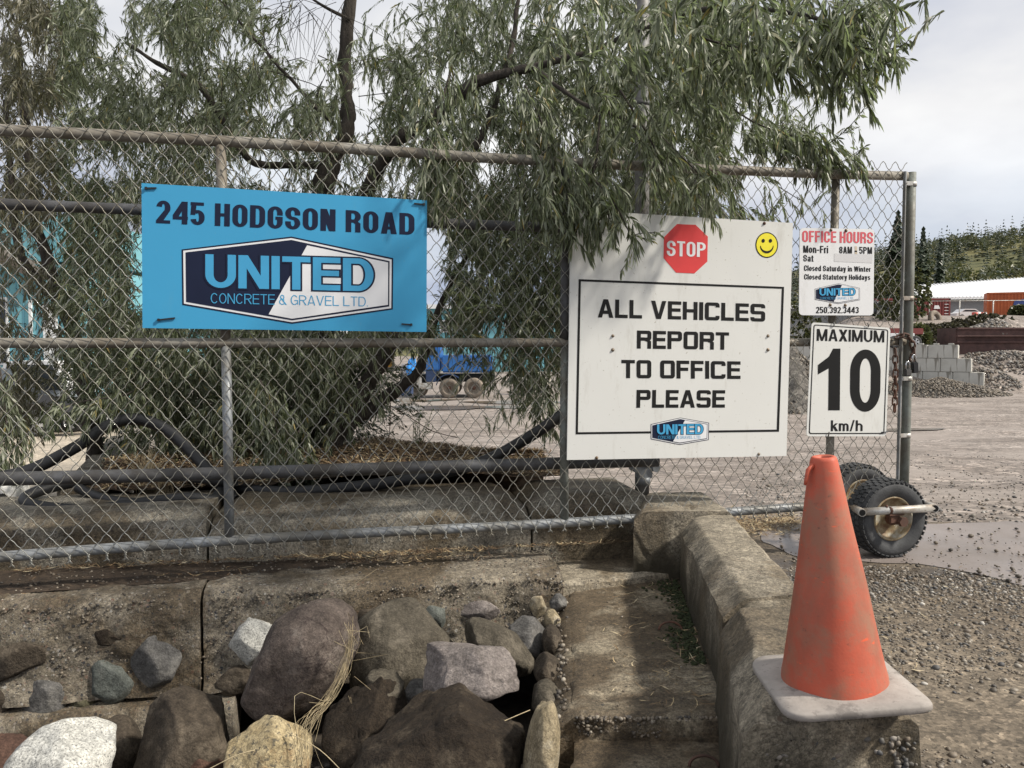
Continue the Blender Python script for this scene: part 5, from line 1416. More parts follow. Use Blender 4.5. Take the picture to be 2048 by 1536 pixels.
bed = mesh_np('mulch_bed', Vb, np.stack([idb[:-1, :-1], idb[1:, :-1], idb[1:, 1:], idb[:-1, 1:]], -1).reshape(-1, 4), M['mulch_soil'], None, True); tag(bed, kind='structure')
def slivers(name, pts, L, Wd, mat, seed=0, tiltmax=.35, kind='stuff', parent=None, curl=1.0):
    """thin curled dry leaves lying about; pts (n,3)"""
    r = np.random.default_rng(seed); n = len(pts); segs = 3
    a = r.uniform(0, 2 * math.pi, n); cu = r.normal(0, 1, n) * curl; el = r.normal(0, tiltmax, n)
    Ls = L * r.uniform(.5, 1.4, n); Ws = Wd * r.uniform(.6, 1.4, n)
    V = []; pos = np.zeros((n, 3)); ang = a - cu * .5
    out = np.zeros((n, (segs + 1) * 2, 3))
    for k in range(segs + 1):
        t_ = k / segs; wd_ = Ws * math.sin(math.pi * (.1 + .8 * t_))
        side = np.stack([-np.sin(ang), np.cos(ang), r.normal(0, .3, n)], -1)
        out[:, k * 2] = pos + side * wd_[:, None] / 2; out[:, k * 2 + 1] = pos - side * wd_[:, None] / 2
        pos = pos + np.stack([np.cos(ang) * np.cos(el), np.sin(ang) * np.cos(el), np.sin(el) * (1 - 2 * abs(t_ - .5)) + .25 * math.sin(3 * t_)], -1) * (Ls / segs)[:, None]
        ang = ang + cu / segs
    out[:, :, 2] -= np.minimum(out[:, :, 2].min(1), 0)[:, None] * .9
    V = out + np.asarray(pts)[:, None, :]
    Ff = np.concatenate([np.stack([np.arange(n) * (segs + 1) * 2 + j for j in (2 * k, 2 * k + 1, 2 * k + 3, 2 * k + 2)], -1) for k in range(segs)])
    o = mesh_np(name, V.reshape(-1, 3), Ff, M[mat], parent); return tag(o, kind=kind)
n = 16000; s_ = .5 + RNG.uniform(0, 1, n) ** 1.1 * 2.0; xl_ = np.array([xleft(q_) for q_ in s_]) + .03; x = xl_ + RNG.uniform(0, 1, n) * (bx(1170) - xl_)
s_ = np.minimum(s_, np.array([sfar(q_) for q_ in x]) - .03)
pts = on_frame(bo, bd, bn, x, -s_, np.array([bed_z(a, b) for a, b in zip(x, s_)]) + RNG.uniform(0, .02, n))
slivers('leaf_litter', pts, .05, .0055, 'litter', 1, .35)
slivers('leaf_litter', pts[::2] + RNG.normal(0, .02, (len(pts[::2]), 3)) * np.array([1, 1, .1]), .05, .007, 'litter_dark', 2, .3)
# litter on the ledge: thick along the foot of the blocks, thinner in front
n = 2600; x = RNG.uniform(-1.0, bx(1250), n); s_ = -np.abs(RNG.normal(0, .10, n)) + .0
kp = vnoise(np.stack([x * 2.2, s_ * 8, x * 0], -1), 4) > -.15 - .5 * (s_ > -.05)
ledge = on_frame(bo, bd, bn, x, -s_ + 0.005, np.full(n, .106))[kp]
slivers('leaf_litter', ledge[::2], .06, .0042, 'litter', 3, .16, curl=1.5)
slivers('leaf_litter', ledge[::2] + np.array([.01, -.01, 0]), .045, .004, 'litter_dark', 4, .12, curl=1.3)
n = 700; x = RNG.uniform(-1.0, bx(1100), n); s_ = RNG.uniform(.0, .33, n)
pebbles('ledge_pebbles', on_frame(bo, bd, bn, x, s_, np.full(n, .094)), RNG.uniform(.002, .007, n), 'pebble_dark', None, 12, .7)
# in the flume
n = 240; py = RNG.uniform(1120, 1420, n); px = 1160 + (py - 1120) * .1 + np.abs(RNG.uniform(0, 1, n) ** .55) * (175 + (py - 1120) * .32)
b = np.array([PZ(a, q_, ZS)[:] for a, q_ in zip(px, py)]); b[:, 2] += .006
slivers('leaf_litter', b, .045, .003, 'litter', 5, .08, curl=1.4)
b2 = b.copy(); b2[:, :2] += RNG.normal(0, .05, (n, 2)); b2[:, 2] = ZS + .002
pebbles('slab_grit', b2[b2[:, 0] < .60], RNG.uniform(.0015, .005, n)[b2[:, 0] < .60], 'pebble_dark', None, 13, .7)
# hoses
def hose(pts, r, label, n=10):
    path = smooth_path([P(x, y, Y) for x, y, Y in pts], 10)
    # ribbed skin
    fine = []; rad = []
    for a, b in zip(path[:-1], path[1:]):
        k_ = max(1, int((b - a).length / .006))
        for k in range(k_): fine.append(a.lerp(b, k / k_)); rad.append(r * (1 + .022 * (len(fine) % 2)))
    fine.append(path[-1]); rad.append(r)
    o = MB().tube(fine, rad, n).build('hose', M['hose']); return tag(o, label, 'hose', None)
hose([(-200, 1010, 4.1), (-30, 962, 4.25), (60, 940, 4.35), (150, 895, 4.4), (215, 852, 4.45), (270, 838, 4.5), (330, 858, 4.5), (385, 905, 4.45), (425, 950, 4.35), (452, 985, 4.22), (470, 1000, 4.2)], .033, 'thick black ribbed hose arching high at the left behind the gate')
hose([(470, 962, 4.2), (380, 958, 4.25), (250, 950, 4.3), (160, 962, 4.2), (90, 978, 4.05), (52, 995, 3.98), (60, 1008, 3.92), (120, 1018, 3.90), (200, 1018, 3.94), (300, 1004, 4.0), (380, 996, 4.05), (425, 1000, 4.1), (440, 985, 4.2)], .028, 'black hose lying in a long flat loop on the left block')
hose([(155, 975, 4.1), (185, 990, 4.08), (230, 1002, 4.02), (280, 1006, 3.99)], .024, 'short black hose end crossing inside the flat loop')
hose([(430, 968, 4.35), (560, 984, 4.25), (700, 975, 4.25), (820, 958, 4.3), (920, 938, 4.35), (985, 915, 4.4), (1040, 885, 4.4), (1085, 857, 4.4), (1112, 838, 4.42), (1150, 815, 4.45), (1200, 830, 4.5)], .031, 'long black hose rising to the right towards the white stop sign')
k0, k1 = P(165, 975, 4.55), P(252, 900, 7.2); k0.z = .12; k1.z = .10; kd = (k1 - k0).normalized(); ks = kd.cross(UP).normalized()
kb = MB(); kb.box((k0 + k1) / 2 + UP * .02, ((k1 - k0).length, .26, .34), Matrix((kd, ks * -1, kd.cross(ks * -1))).transposed(), .02)
tag(kb.build('concrete_kerb', M['concrete_wall']), 'low concrete kerb running away between the pale gravel and the mulch', 'kerb')
# white moulded housing at the left edge among the hoses
wh = empty('white_tank', P(10, 1008, 4.35), 0, 'white moulded plastic housing at the left edge behind the hose loop', 'plastic housing')
cW = P(-8, 982, 4.6)
mb = MB(); prof = [(.0, .12), (.06, .118), (.11, .10), (.15, .06), (.165, 0.0), (.168, -.06), (.175, -.085), (.20, -.09)]
mb.lathe(prof, 32, Matrix.Translation(cW)); mb.build('shell', M['white_plastic'], wh)
MB().lathe([(.001, .03), (.045, .028), (.05, 0)], 20, Matrix.Translation(cW + Vector((.11, -.13, -.04))) @ Matrix.Rotation(math.radians(80), 4, 'X')).build('opening', M['print_black'], wh)
# dry grass tuft in the bed, weed and thorny twig
def tuft(name, base, n, h, spread, mat, label, seed, cat='grass'):
    r = random.Random(seed); mb = MB(); root = base
    for k in range(n):
        a = r.uniform(0, 6.28); s_ = r.uniform(.1, 1) * spread; hh = h * r.uniform(.5, 1.1)
        p0 = root + Vector((r.gauss(0, .02), r.gauss(0, .02), 0)); d = Vector((math.cos(a) * s_, math.sin(a) * s_, hh))
        pts = [p0 + Vector((d.x * t_ ** 1.6, d.y * t_ ** 1.6, d.z * (t_ - .25 * t_ * t_ * (s_ / spread)))) for t_ in (0, .3, .6, .85, 1)]
        mb.tube(pts, [.0018, .0016, .0012, .0009, .0004], 3, caps=False)
    return tag(mb.build(name, M[mat]), label, cat, None)
tuft('grass_tuft', P(295, 985, 4.30), 120, .26, .13, 'straw', 'tuft of dry straw-coloured grass behind the left block', 1)
tuft('grass_tuft', P(330, 990, 4.22), 50, .14, .10, 'straw', 'shorter dry grass right of the tall dry tuft', 2)
# straw strands hanging over the boulders
r = random.Random(5); mb = MB()
for k in range(26):
    j = lambda s_: r.gauss(0, s_)
    a = P(703 + j(5), 1262 + j(16), 2.70); m1 = P(690 + j(5), 1335 + j(5), 2.66); m2 = P(655 + j(8), 1400 + j(6), 2.60); e = P(612 + j(18), 1455 + j(20), 2.50); g_ = P(605 + j(34), 1560, 2.42)
    st = r.choice([0, 0, 1]); pl = [a, m1, m2, e, g_][st:r.choice([4, 5, 5])]
    mb.tube(smooth_path(pl, 4), r.uniform(.0004, .0009), 3, caps=False)
for k in range(16):
    a = P(700 + r.gauss(0, 8), 1290 + r.gauss(0, 60), 2.68); mb.tube([a, a + Vector((r.gauss(0, .03), r.gauss(0, .01), r.gauss(0, .03))), a + Vector((r.gauss(0, .05), r.gauss(0, .01), r.gauss(0, .05)))], .0007, 3, caps=False)
tag(mb.build('straw_strands', M['straw']), 'dry straw strands trailing down between the purple boulder and the muddy block', 'straw')
for k, (pp, lab) in enumerate((([(812, 1525, 2.36), (900, 1490, 2.38), (990, 1450, 2.44), (1060, 1420, 2.5)], 'long dry stalk lying across the wet black-brown rock'), ([(575, 1465, 2.44), (640, 1500, 2.4), (700, 1560, 2.36)], 'thin dry stalk below the straw strands'), ([(405, 1545, 2.3), (470, 1512, 2.32), (510, 1500, 2.34)], 'thin dry stalk across the yellow boulder'))):
    tag(MB().tube(smooth_path([P(*q_) for q_ in pp], 5), .0016, 4).build('dry_stalk', M['straw']), lab, 'stalk')

# ------------------------------------------------------------------ gravel on the near ground
def near_z(x, y): return ground_z(x, y) + 0.004 * fbm(np.stack([x * 3, y * 3, 0 * x], -1), 4, 11) - 0.004
n = 56000
y = 1.9 + (RNG.uniform(0, 1, n) ** 1.25) * 3.0; x = 0.93 + (y - 2.0) * .06 + RNG.uniform(0, 1, n) * (0.30 + y * .50)
band = np.exp(-((y - (3.75 - .10 * (x - 1.6))) / .36) ** 2)
edgeb = np.exp(-((x - 1.02 - (y - 2) * .05) / .09) ** 2) * .6
dens = .20 + 1.0 * band + .5 * edgeb + .30 * vnoise(np.stack([x * 1.7, y * 1.7, 0 * x], -1), 21)
kp = RNG.uniform(0, 1, n) < dens
pad_near = lambda x: 3.98 - 0.02 * (x - 1.6)
kp &= ~((y > 4.02 - .08 * x * 0) & (x > 1.25))
x, y = x[kp], y[kp]; z = near_z(x, y)
sz = np.exp(RNG.normal(math.log(.0046), .5, len(x))).clip(.002, .013)
half = RNG.uniform(0, 1, len(x)) < .12 + .5 * np.exp(-((y - 3.75) / .4) ** 2)
pebbles('gravel', np.stack([x, y, z + sz * .25], -1)[half], sz[half], 'pebble', None, 14, .65)
pebbles('gravel', np.stack([x, y, z + sz * .05], -1)[~half], sz[~half], 'pebble_dark', None, 15, .65)
n = 420; px = RNG.uniform(1560, 2150, n); py = RNG.uniform(1056, 1165, n)
b = np.array([PZ(a, q_, .012)[:] for a, q_ in zip(px, py)]); szs = np.exp(RNG.normal(math.log(.005), .5, n)).clip(.002, .016)
pebbles('gravel', b, szs, 'pebble_dark', None, 16, .7)
n = 2600; Yf = 5.0 + RNG.uniform(0, 1, n) ** 1.6 * 9; xf = RNG.uniform(.4, 1, n) * Yf * .70
zf = ground_z(xf, Yf); szs = np.exp(RNG.normal(math.log(.0065), .45, n)).clip(.003, .02)
pebbles('gravel', np.stack([xf, Yf, zf + szs * .3], -1), szs, 'pebble', None, 17, .65)
n = 620; y = RNG.uniform(2.0, 4.0, n); x = .97 + RNG.uniform(0, 1, n) ** 1.2 * (.3 + y * .45)
cl = vnoise(np.stack([x * 2.5, y * 2.5, 0 * x], -1), 31) > -.05
slivers('leaf_litter', np.stack([x, y, near_z(x, y) + .008], -1)[cl], .045, .0032, 'litter', 6, .12, curl=1.5)
n = 1500; px = RNG.uniform(1450, 1600, n); py = RNG.normal(1046, 12, n)
b = np.array([PZ(a, q_, .012)[:] for a, q_ in zip(px, py)]); slivers('leaf_litter', b[b[:, 0] > 1.05], .05, .004, 'litter', 7, .2)
# ------------------------------------------------------------------ foliage
def grow_twigs(p0, d0, L, nleaf, leafL, leafW, r, droop=0.55, wide=0.60, simple=False):
    """p0,d0 (T,3); returns leaf verts/faces and stem verts/faces"""
    T = len(p0); K = nleaf
    pos = p0.copy(); d = d0 / np.linalg.norm(d0, axis=1)[:, None]
    step = (L / K)[:, None]; nodes = []; dirs = []
    curl = r.normal(0, .05, (T, 3))
    for k in range(K):
        nodes.append(pos.copy()); dirs.append(d.copy())
        pos = pos + d * step
        d = d + np.array([0, 0, -1.0]) * droop / K * 1.3 + curl / K * 6; d /= np.linalg.norm(d, axis=1)[:, None]
    N = np.stack(nodes, 1); D = np.stack(dirs, 1)          # T,K,3
    rv = r.normal(size=(T, K, 3)); side = np.cross(D, rv); side /= np.linalg.norm(side, axis=2)[..., None] + 1e-9
    ang = r.uniform(.35, 1.05, (T, K, 1)) * wide * (1 - .45 * np.linspace(0, 1, K)[None, :, None])
    ld = D * np.cos(ang) + side * np.sin(ang) + np.array([0, 0, -.35]) * r.uniform(.2, 1.2, (T, K, 1)); ld /= np.linalg.norm(ld, axis=2)[..., None]
    ll = leafL[:, None, None] * r.uniform(.6, 1.15, (T, K, 1)) * (1 - .35 * np.abs(np.linspace(-1, 1, K))[None, :, None] ** 3)
    lw = leafW[:, None, None] * r.uniform(.75, 1.25, (T, K, 1))
    rv = r.normal(size=(T, K, 3)); ws = np.cross(ld, rv); ws /= np.linalg.norm(ws, axis=2)[..., None] + 1e-9
    nn_ = np.cross(ws, ld); bend = r.normal(0, .10, (T, K, 1)) * ll + 0
    dn = np.array([0, 0, -1.0]) * ll * .12
    b = N; m1 = N + ld * ll * .33 + nn_ * bend * .5; m2 = N + ld * ll * .68 + nn_ * bend * .8 + dn * .5; tp = N + ld * ll + nn_ * bend * .4 + dn * 1.3
    V = np.stack([b, m1 + ws * lw * .5, m1 - ws * lw * .5, m2 + ws * lw * .42, m2 - ws * lw * .42, tp], 2).reshape(-1, 3)
    n = T * K; i = np.arange(n)[:, None] * 6
    if simple:      # far enough away that a bent rhombus does
        mm = N + ld * ll * .46 + nn_ * bend + dn * .2
        V = np.stack([b, mm + ws * lw * .5, mm - ws * lw * .5, tp], 2).reshape(-1, 3); i = np.arange(n)[:, None] * 4
        tri = np.concatenate([i + np.array([0, 2, 1]), i + np.array([1, 2, 3])]); qd = np.zeros((0, 4), int)
    else: tri = np.concatenate([i + np.array([0, 2, 1]), i + np.array([3, 4, 5])]); qd = i + np.array([1, 2, 4, 3])
    # stems
    ks = [0, K - 1] if simple else [0, K // 2, K - 1]
    S = N[:, ks]; rad = np.linspace(.0017, .0006, len(ks))
    offs = np.array([[1, 0, 0], [-.5, .6, .6], [-.5, -.6, -.6]])
    SV = (S[:, :, None, :] + offs[None, None] * rad[None, :, None, None]).reshape(-1, 3)
    nk = len(ks); t_ = np.arange(T)[:, None, None, None] * nk * 3; k_ = np.arange(nk - 1)[None, :, None, None] * 3; j = np.arange(3)[None, None, :, None]
    SQ = np.concatenate([t_ + k_ + j, t_ + k_ + (j + 1) % 3, t_ + k_ + 3 + (j + 1) % 3, t_ + k_ + 3 + j], -1).reshape(-1, 4)
    return V, tri, qd, SV, SQ
class Crown:
    def __init__(s): s.V = []; s.T = []; s.Q = []; s.SV = []; s.SQ = []; s.n = 0; s.m = 0
    def add(s, res):
        V, tri, qd, SV, SQ = res
        s.V.append(V); s.T.append(tri + s.n); s.Q.append(qd + s.n); s.n += len(V)
        s.SV.append(SV); s.SQ.append(SQ + s.m); s.m += len(SV)
    def build(s, parent, leafmat, name='crown'):
        tag(mesh_np(name, np.concatenate(s.V), [np.concatenate(s.T), np.concatenate(s.Q)], M[leafmat], parent), kind='stuff')
        tag(mesh_np('twigs', np.concatenate(s.SV), np.concatenate(s.SQ), M['bark'], parent), kind='stuff')
def cells(rows, y0, Yr, per, r, cellw=64.0, thr=-.12):
    """density rows (digits, one per 64-px cell) -> twig start points through a range of depths"""
    out = []
    for j, rw in enumerate(rows):
        for i, ch in enumerate(rw):
            if ch in ' .0' : continue
            dn = (int(ch) / 9.0)
            Ym = Yr(i, j) if callable(Yr) else Yr
            n = r.poisson(per * dn ** 1.9)
            for _ in range(n):
                Y = r.uniform(*Ym); qx = (i + r.uniform(0, 1)) * cellw; qy = y0 + (j + r.uniform(0, 1)) * cellw - 18
                cl = noise.noise(Vector((qx / 85, qy / 70, Y * .35))) + .6 * noise.noise(Vector((qx / 34, qy / 30, Y * .8)))
                if cl < (thr if j < 6 else thr - .35): continue
                out.append(P(qx, qy, Y)[:])
    return np.array(out)
#         0         1         2         3
#         01234567890123456789012345678901
BACK = ['99906998510136999999999',
        '99925998312357999999999',
        '99974998735687899999999',
        '99997999887788898999999',
        '88888889876568788898999',
        '88888877654478888899988',
        '8899777766554999898888.',
        '5399..........99999977.',
        '4499..........9999999..',
        '5589..........9999987...',
        '535999998847558.877....',
        '447999999983112477.....',
        '733799999984...25......',
        '70007999986....2.......',
        '2..3446785.............']
rB = np.random.default_rng(21)
p0 = cells(BACK, 0, lambda i, j: (4.9, 7.6) if j < 9 else ((4.75, 6.2) if i > 1 else (5.0, 6.2)), 105, rB)
kz = p0[:, 2] > 0.42
p0 = p0[kz]
# the left end of the crown belongs to a second, browner tree
isA = p0[:, 0] / p0[:, 1] < -0.545
def run(cr, p, r, L=(.14, .30), lf=(.050, .086), lw=(.0062, .0098), nleaf=22, droop=.9, out=None, simple=False):
    T = len(p); d = r.normal(size=(T, 3)) * np.array([1, 1, .45]) + np.array([0, -.15, -.45])
    if out is not None: d = d + out
    Ls = r.uniform(*L, T); q = p - d / np.linalg.norm(d, axis=1)[:, None] * Ls[:, None] * .4
    cr.add(grow_twigs(q, d, Ls, nleaf, r.uniform(*lf, T), r.uniform(*lw, T), r, droop, simple=simple))
tree1 = empty('willow_tree', P(690, 905, 5.25), 0, 'big grey-green narrow-leaved tree with dark forked trunks and boughs hanging over the gate', 'tree')
tree2 = empty('willow_tree', P(90, 800, 5.9), 0, 'browner narrow-leaved tree at the left edge above the thick hose', 'tree')
crA, crB = Crown(), Crown()
run(crB, p0[isA], rB, simple=True); run(crA, p0[~isA], rB, simple=True)
# boughs that reach forward over the gate
FRONT = {
 (2.75, 3.9): ['.................667789999998..',
               '.................56678899989...',
               '..................5677642782...'],
 (4.1, 5.0): ['', '', '',
               '.................777776.....',
               '.............45..6665665......',
               '.............44..553443.......'],
}
for Yr, rows in FRONT.items():
    p1 = cells(rows, 0, Yr, 20, rB, thr=-.2); run(crA, p1, rB, (.12, .26), (.048, .076), (.0068, .0102))
# the crown goes on above the picture: unseen boughs added to shade lower leaves
rt_ = np.random.default_rng(77); n = 2300
pa = np.stack([rt_.uniform(-4.6, 2.0, n), rt_.uniform(3.9, 9.0, n), rt_.uniform(0, 1, n)], -1); pa = pa[(pa[:, 1] > 4.8) | (pa[:, 0] > -.3)]; top = CAMZ + pa[:, 1] * .43
pa[:, 2] = top + .12 + pa[:, 2] * 2.2 * (1 - ((pa[:, 0] + 1.2) / 4.0) ** 2).clip(.15, 1)
run(crA, pa, rt_, (.25, .45), (.10, .14), (.018, .024), 14, simple=True)
MID = ['......................999.....',
       '......................998.....',
       '......................99......',
       '......................8884....',
       '......................89884...',
       '......................85.42...',
       '......................2..1....']
p1 = cells(MID, 0, (4.5, 6.2), 34, rB); run(crA, p1, rB, simple=True)
def hang(px, Y0, Y1, n, sx, r=rB, L=(.14, .24), lf=(.055, .085)):
    """a bough through pixel points with twigs fanning down from it"""
    pts = smooth_path([P(x, y, Y0 + (Y1 - Y0) * k / (len(px) - 1)) for k, (x, y) in enumerate(px)], 6)
    T = n; idx_ = r.uniform(0, len(pts) - 1.001, T); q = []
    for v in idx_:
        i = int(v); c = pts[i].lerp(pts[i + 1], v - i); q.append(c[:])
    q = np.array(q) + r.normal(0, sx, (T, 3)) * np.array([1, 1, .6])
    tang = (pts[-1] - pts[0]).normalized()
    d = r.normal(size=(T, 3)) * np.array([.7, .7, .3]) + np.array(tang[:]) * .7 + np.array([0, 0, -.35])
    crA.add(grow_twigs(q, d, r.uniform(*L, T), 20, r.uniform(*lf, T), r.uniform(.0068, .0102, T), r, .9))
    MB_b.tube(pts, [.006 - .004 * k / len(pts) for k in range(len(pts))], 5)
MB_b = MB()
hang([(905, 130), (880, 220), (868, 300), (872, 370)], 4.0, 3.75, 85, .07)
hang([(1050, 170), (1085, 250), (1105, 330), (1105, 400)], 4.0, 3.72, 100, .065)
hang([(1200, 230), (1190, 330), (1170, 390), (1165, 425)], 3.9, 3.72, 55, .06)
hang([(1240, 180), (1290, 260), (1320, 320), (1330, 355)], 3.9, 3.75, 40, .05)
hang([(1180, 350), (1215, 390), (1240, 425), (1258, 465)], 3.75, 3.62, 26, .035, L=(.10, .16))
hang([(1300, 250), (1360, 310), (1410, 360)], 4.1, 3.9, 34, .05)
hang([(1400, 170), (1500, 240), (1580, 270), (1650, 285)], 4.6, 4.2, 75, .06, L=(.12, .2))
hang([(1560, 265), (1625, 290), (1665, 320)], 4.4, 4.2, 40, .05, L=(.10, .18))
hang([(1350, 60), (1500, 100), (1620, 90), (1720, 60)], 3.3, 3.0, 70, .06)
hang([(1300, 330), (1420, 400), (1500, 440)], 4.9, 4.7, 60, .07)
hang([(1380, 300), (1480, 330), (1600, 400)], 5.2, 5.0, 20, .06, L=(.12, .2))
# single leading shoots that stick out of the outline
def shoot(px, Y, n=20, lf=.06):
    pts = smooth_path([P(x, y, Y) for x, y in px], 6)
    mb_pts = pts; MB_b.tube(pts, [.0028 - .002 * k / len(pts) for k in range(len(pts))], 4)
    q = np.array([pts[int(k / n * (len(pts) - 1))][:] for k in range(n)]); t_ = np.array((pts[-1] - pts[0]).normalized()[:])
    d = t_[None] * .6 + rB.normal(0, .45, (n, 3)) + np.array([0, 0, -.35])
    crA.add(grow_twigs(q, d, np.full(n, .018), 2, np.full(n, lf), np.full(n, .009), rB, .3))
shoot([(1700, 90), (1760, 100), (1800, 92), (1818, 80)], 3.0, 26)
shoot([(1650, 110), (1720, 140), (1790, 120), (1815, 118)], 3.0, 20)
shoot([(1640, 300), (1690, 262), (1722, 225), (1735, 205)], 4.2, 26)
shoot([(1640, 350), (1690, 320), (1720, 300), (1728, 295)], 4.2, 18)
shoot([(1300, 480), (1270, 470), (1305, 465), (1322, 470)], 3.68, 16, .05)
shoot([(1255, 440), (1262, 480), (1255, 520), (1240, 545)], 3.66, 22)
shoot([(1215, 420), (1225, 460), (1232, 500)], 3.66, 22)
shoot([(545, 140), (525, 60), (520, -10)], 4.6, 24, .09)
shoot([(1530, 440), (1548, 415), (1555, 405)], 4.9, 14)
shoot([(1625, 350), (1600, 420), (1580, 470)], 4.9, 12)
# low sprays behind the mesh
hang([(300, 760), (250, 790), (180, 800), (120, 815)], 4.5, 4.4, 40, .05, L=(.12, .2))
hang([(520, 760), (545, 820), (560, 900)], 4.5, 4.4, 55, .05)
hang([(1010, 640), (1060, 720), (1090, 790), (1100, 830)], 4.9, 4.7, 45, .05, L=(.1, .2))
hang([(0, 740), (10, 820), (15, 890)], 4.7, 4.6, 40, .05)
hang([(600, 860), (570, 900), (620, 930)], 4.6, 4.5, 45, .06, L=(.1, .18))
crA.build(tree1, 'leaf'); crB.build(tree2, 'leaf_brown')
tag(MB_b.build('bough_tips', M['bark'], tree1), kind='stuff')
def limb(name, pts, radii, parent, seed=0):
    path = smooth_path([P(*q) for q in pts], 8); n_ = len(path)
    rr = np.interp(np.linspace(0, 1, n_), np.linspace(0, 1, len(radii)), radii)
    mb = MB(); N_ = 12
    path2 = [p + Vector((noise.noise(p * 5 + Vector((seed, 0, 0))), noise.noise(p * 5 + Vector((0, seed, 0))), 0)) * .02 for p in path]
    mb.tube(path2, list(rr), N_)
    for v in mb.V:
        pass
    V = np.array([v[:] for v in mb.V]); c = np.repeat(np.array([p[:] for p in path2]), N_, 0)
    dlt = V - c; V = c + dlt * (1 + .28 * fbm(V * 16, 3, seed) )[:, None]
    mb.V = [Vector(v) for v in V]
    return mb.build(name, M['bark'], parent)
limb('trunk', [(600, 1010, 5.1), (655, 900, 5.1), (690, 840, 5.15), (735, 770, 5.2), (770, 712, 5.2), (790, 640, 5.25), (800, 560, 5.3), (770, 470, 5.3)], [.085, .075, .062, .055, .05, .045, .04, .03], tree1, 1)
limb('trunk', [(690, 850, 5.15), (760, 803, 5.2), (805, 768, 5.25), (836, 745, 5.3), (852, 700, 5.5), (885, 600, 5.7), (950, 480, 5.9)], [.045, .040, .036, .034, .028, .022, .015], tree1, 2)
limb('trunk', [(640, 900, 5.6), (650, 760, 5.6), (655, 640, 5.6), (650, 520, 5.6), (645, 400, 5.6), (662, 320, 5.6), (690, 270, 5.6), (696, 200, 5.65), (690, 100, 5.7), (705, -30, 5.8)], [.11, .10, .095, .085, .075, .065, .055, .045, .045, .04], tree1, 3)
limb('branch', [(660, 640, 5.5), (690, 480, 5.4), (735, 380, 5.3), (790, 290, 5.2), (860, 240, 5.1), (925, 190, 5.0), (960, 160, 4.95), (1040, 140, 4.9), (1110, 122, 4.85), (1180, 105, 4.8)], [.07, .06, .052, .045, .038, .036, .034, .026, .022, .014], tree1, 4)
limb('branch', [(950, 300, 5.2), (975, 240, 5.2), (1000, 180, 5.2), (1020, 100, 5.3), (1040, 0, 5.4)], [.022, .022, .02, .018, .014], tree1, 5)
limb('branch', [(1060, 130, 4.8), (1150, 200, 4.6), (1250, 240, 4.4), (1340, 300, 4.2)], [.014, .011, .009, .005], tree1, 6)
limb('branch', [(1180, 105, 4.8), (1280, 60, 4.2), (1400, 20, 3.7), (1560, 20, 3.3), (1700, 60, 3.0)], [.014, .012, .011, .009, .004], tree1, 7)
limb('branch', [(660, 330, 5.6), (560, 330, 5.6), (500, 320, 5.6), (455, 255, 5.6), (420, 200, 5.55), (380, 160, 5.5), (310, 125, 5.5), (250, 85, 5.5)], [.03, .024, .022, .02, .02, .018, .016, .01], tree1, 8)
limb('branch', [(700, 40, 5.7), (640, 10, 5.6), (600, -20, 5.6)], [.012, .009, .005], tree1, 9)
limb('branch', [(690, 270, 5.6), (600, 180, 5.6), (520, 90, 5.6), (430, -10, 5.6)], [.016, .012, .009, .006], tree1, 10)
# thin bare twigs against the sky
rt = random.Random(8); mb = MB()
for k in range(46):
    a = P(rt.uniform(545, 690), rt.uniform(-10, 40), 5.6)
    d = Vector((rt.gauss(-.1, .25), rt.gauss(0, .1), rt.gauss(-.35, .2))); pts = [a, a + d * .35 + Vector((0, 0, .02)), a + d * .75, a + d * .95 + Vector((rt.gauss(0, .03), 0, -.06))]
    mb.tube(pts, [.0026, .002, .0013, .0006], 3, caps=False)
for k in range(60):
    a = P(rt.uniform(400, 1000), rt.uniform(100, 400), rt.uniform(5, 6)); d = Vector((rt.gauss(0, .3), rt.gauss(0, .1), rt.gauss(-.05, .3)))
    mb.tube([a, a + d * .5 + Vector((0, 0, .03)), a + d], [.004, .003, .001], 3, caps=False)
tag(mb.build('bare_twigs', M['bark'], tree1), kind='stuff')
limb('trunk', [(190, 1000, 5.9), (180, 820, 5.9), (150, 680, 5.9), (110, 560, 5.9), (68, 440, 5.9), (60, 340, 5.9), (50, 240, 5.9), (30, 60, 6.0)], [.06, .055, .05, .042, .034, .03, .026, .02], tree2, 11)
limb('branch', [(128, 620, 5.9), (40, 500, 5.9), (20, 330, 5.9), (10, 200, 5.9)], [.03, .026, .02, .016], tree2, 12)
# dark evergreen shrub at the foot of the trunks
def shrub(name, c, rad, n, mat, label, seed, leafL=.035, leafW=.009, cat='shrub', group=None):
    r = np.random.default_rng(seed); root = empty(name, (c.x, c.y, c.z - rad[2]), 0, label, cat, group)
    u = r.normal(size=(n, 3)); u /= np.linalg.norm(u, axis=1)[:, None]; rr = r.uniform(.35, 1, n) ** .5
    p = np.array(c[:]) + u * rr[:, None] * np.array(rad)
    cr = Crown(); cr.add(grow_twigs(p, u + r.normal(0, .4, (n, 3)) + np.array([0, 0, .35]), r.uniform(.08, .16, n), 16, np.full(n, leafL), np.full(n, leafW), r, .1, 1.1))
    V, tri, qd = np.concatenate(cr.V), np.concatenate(cr.T), np.concatenate(cr.Q)
    tag(mesh_np('foliage', V, [tri, qd], M[mat], root), kind='stuff')
    tag(mesh_np('stems', np.concatenate(cr.SV), np.concatenate(cr.SQ), M['bark'], root), kind='stuff')
    return root
shrub('evergreen_shrub', P(640, 795, 5.95), (.38, .30, .45), 620, 'leaf_bush', 'dense dark green shrub around the foot of the forked trunk', 3)
shrub('evergreen_shrub', P(480, 820, 5.9), (.55, .35, .36), 420, 'leaf_bush', 'low dark shrub left of the trunk behind the gate post', 4)
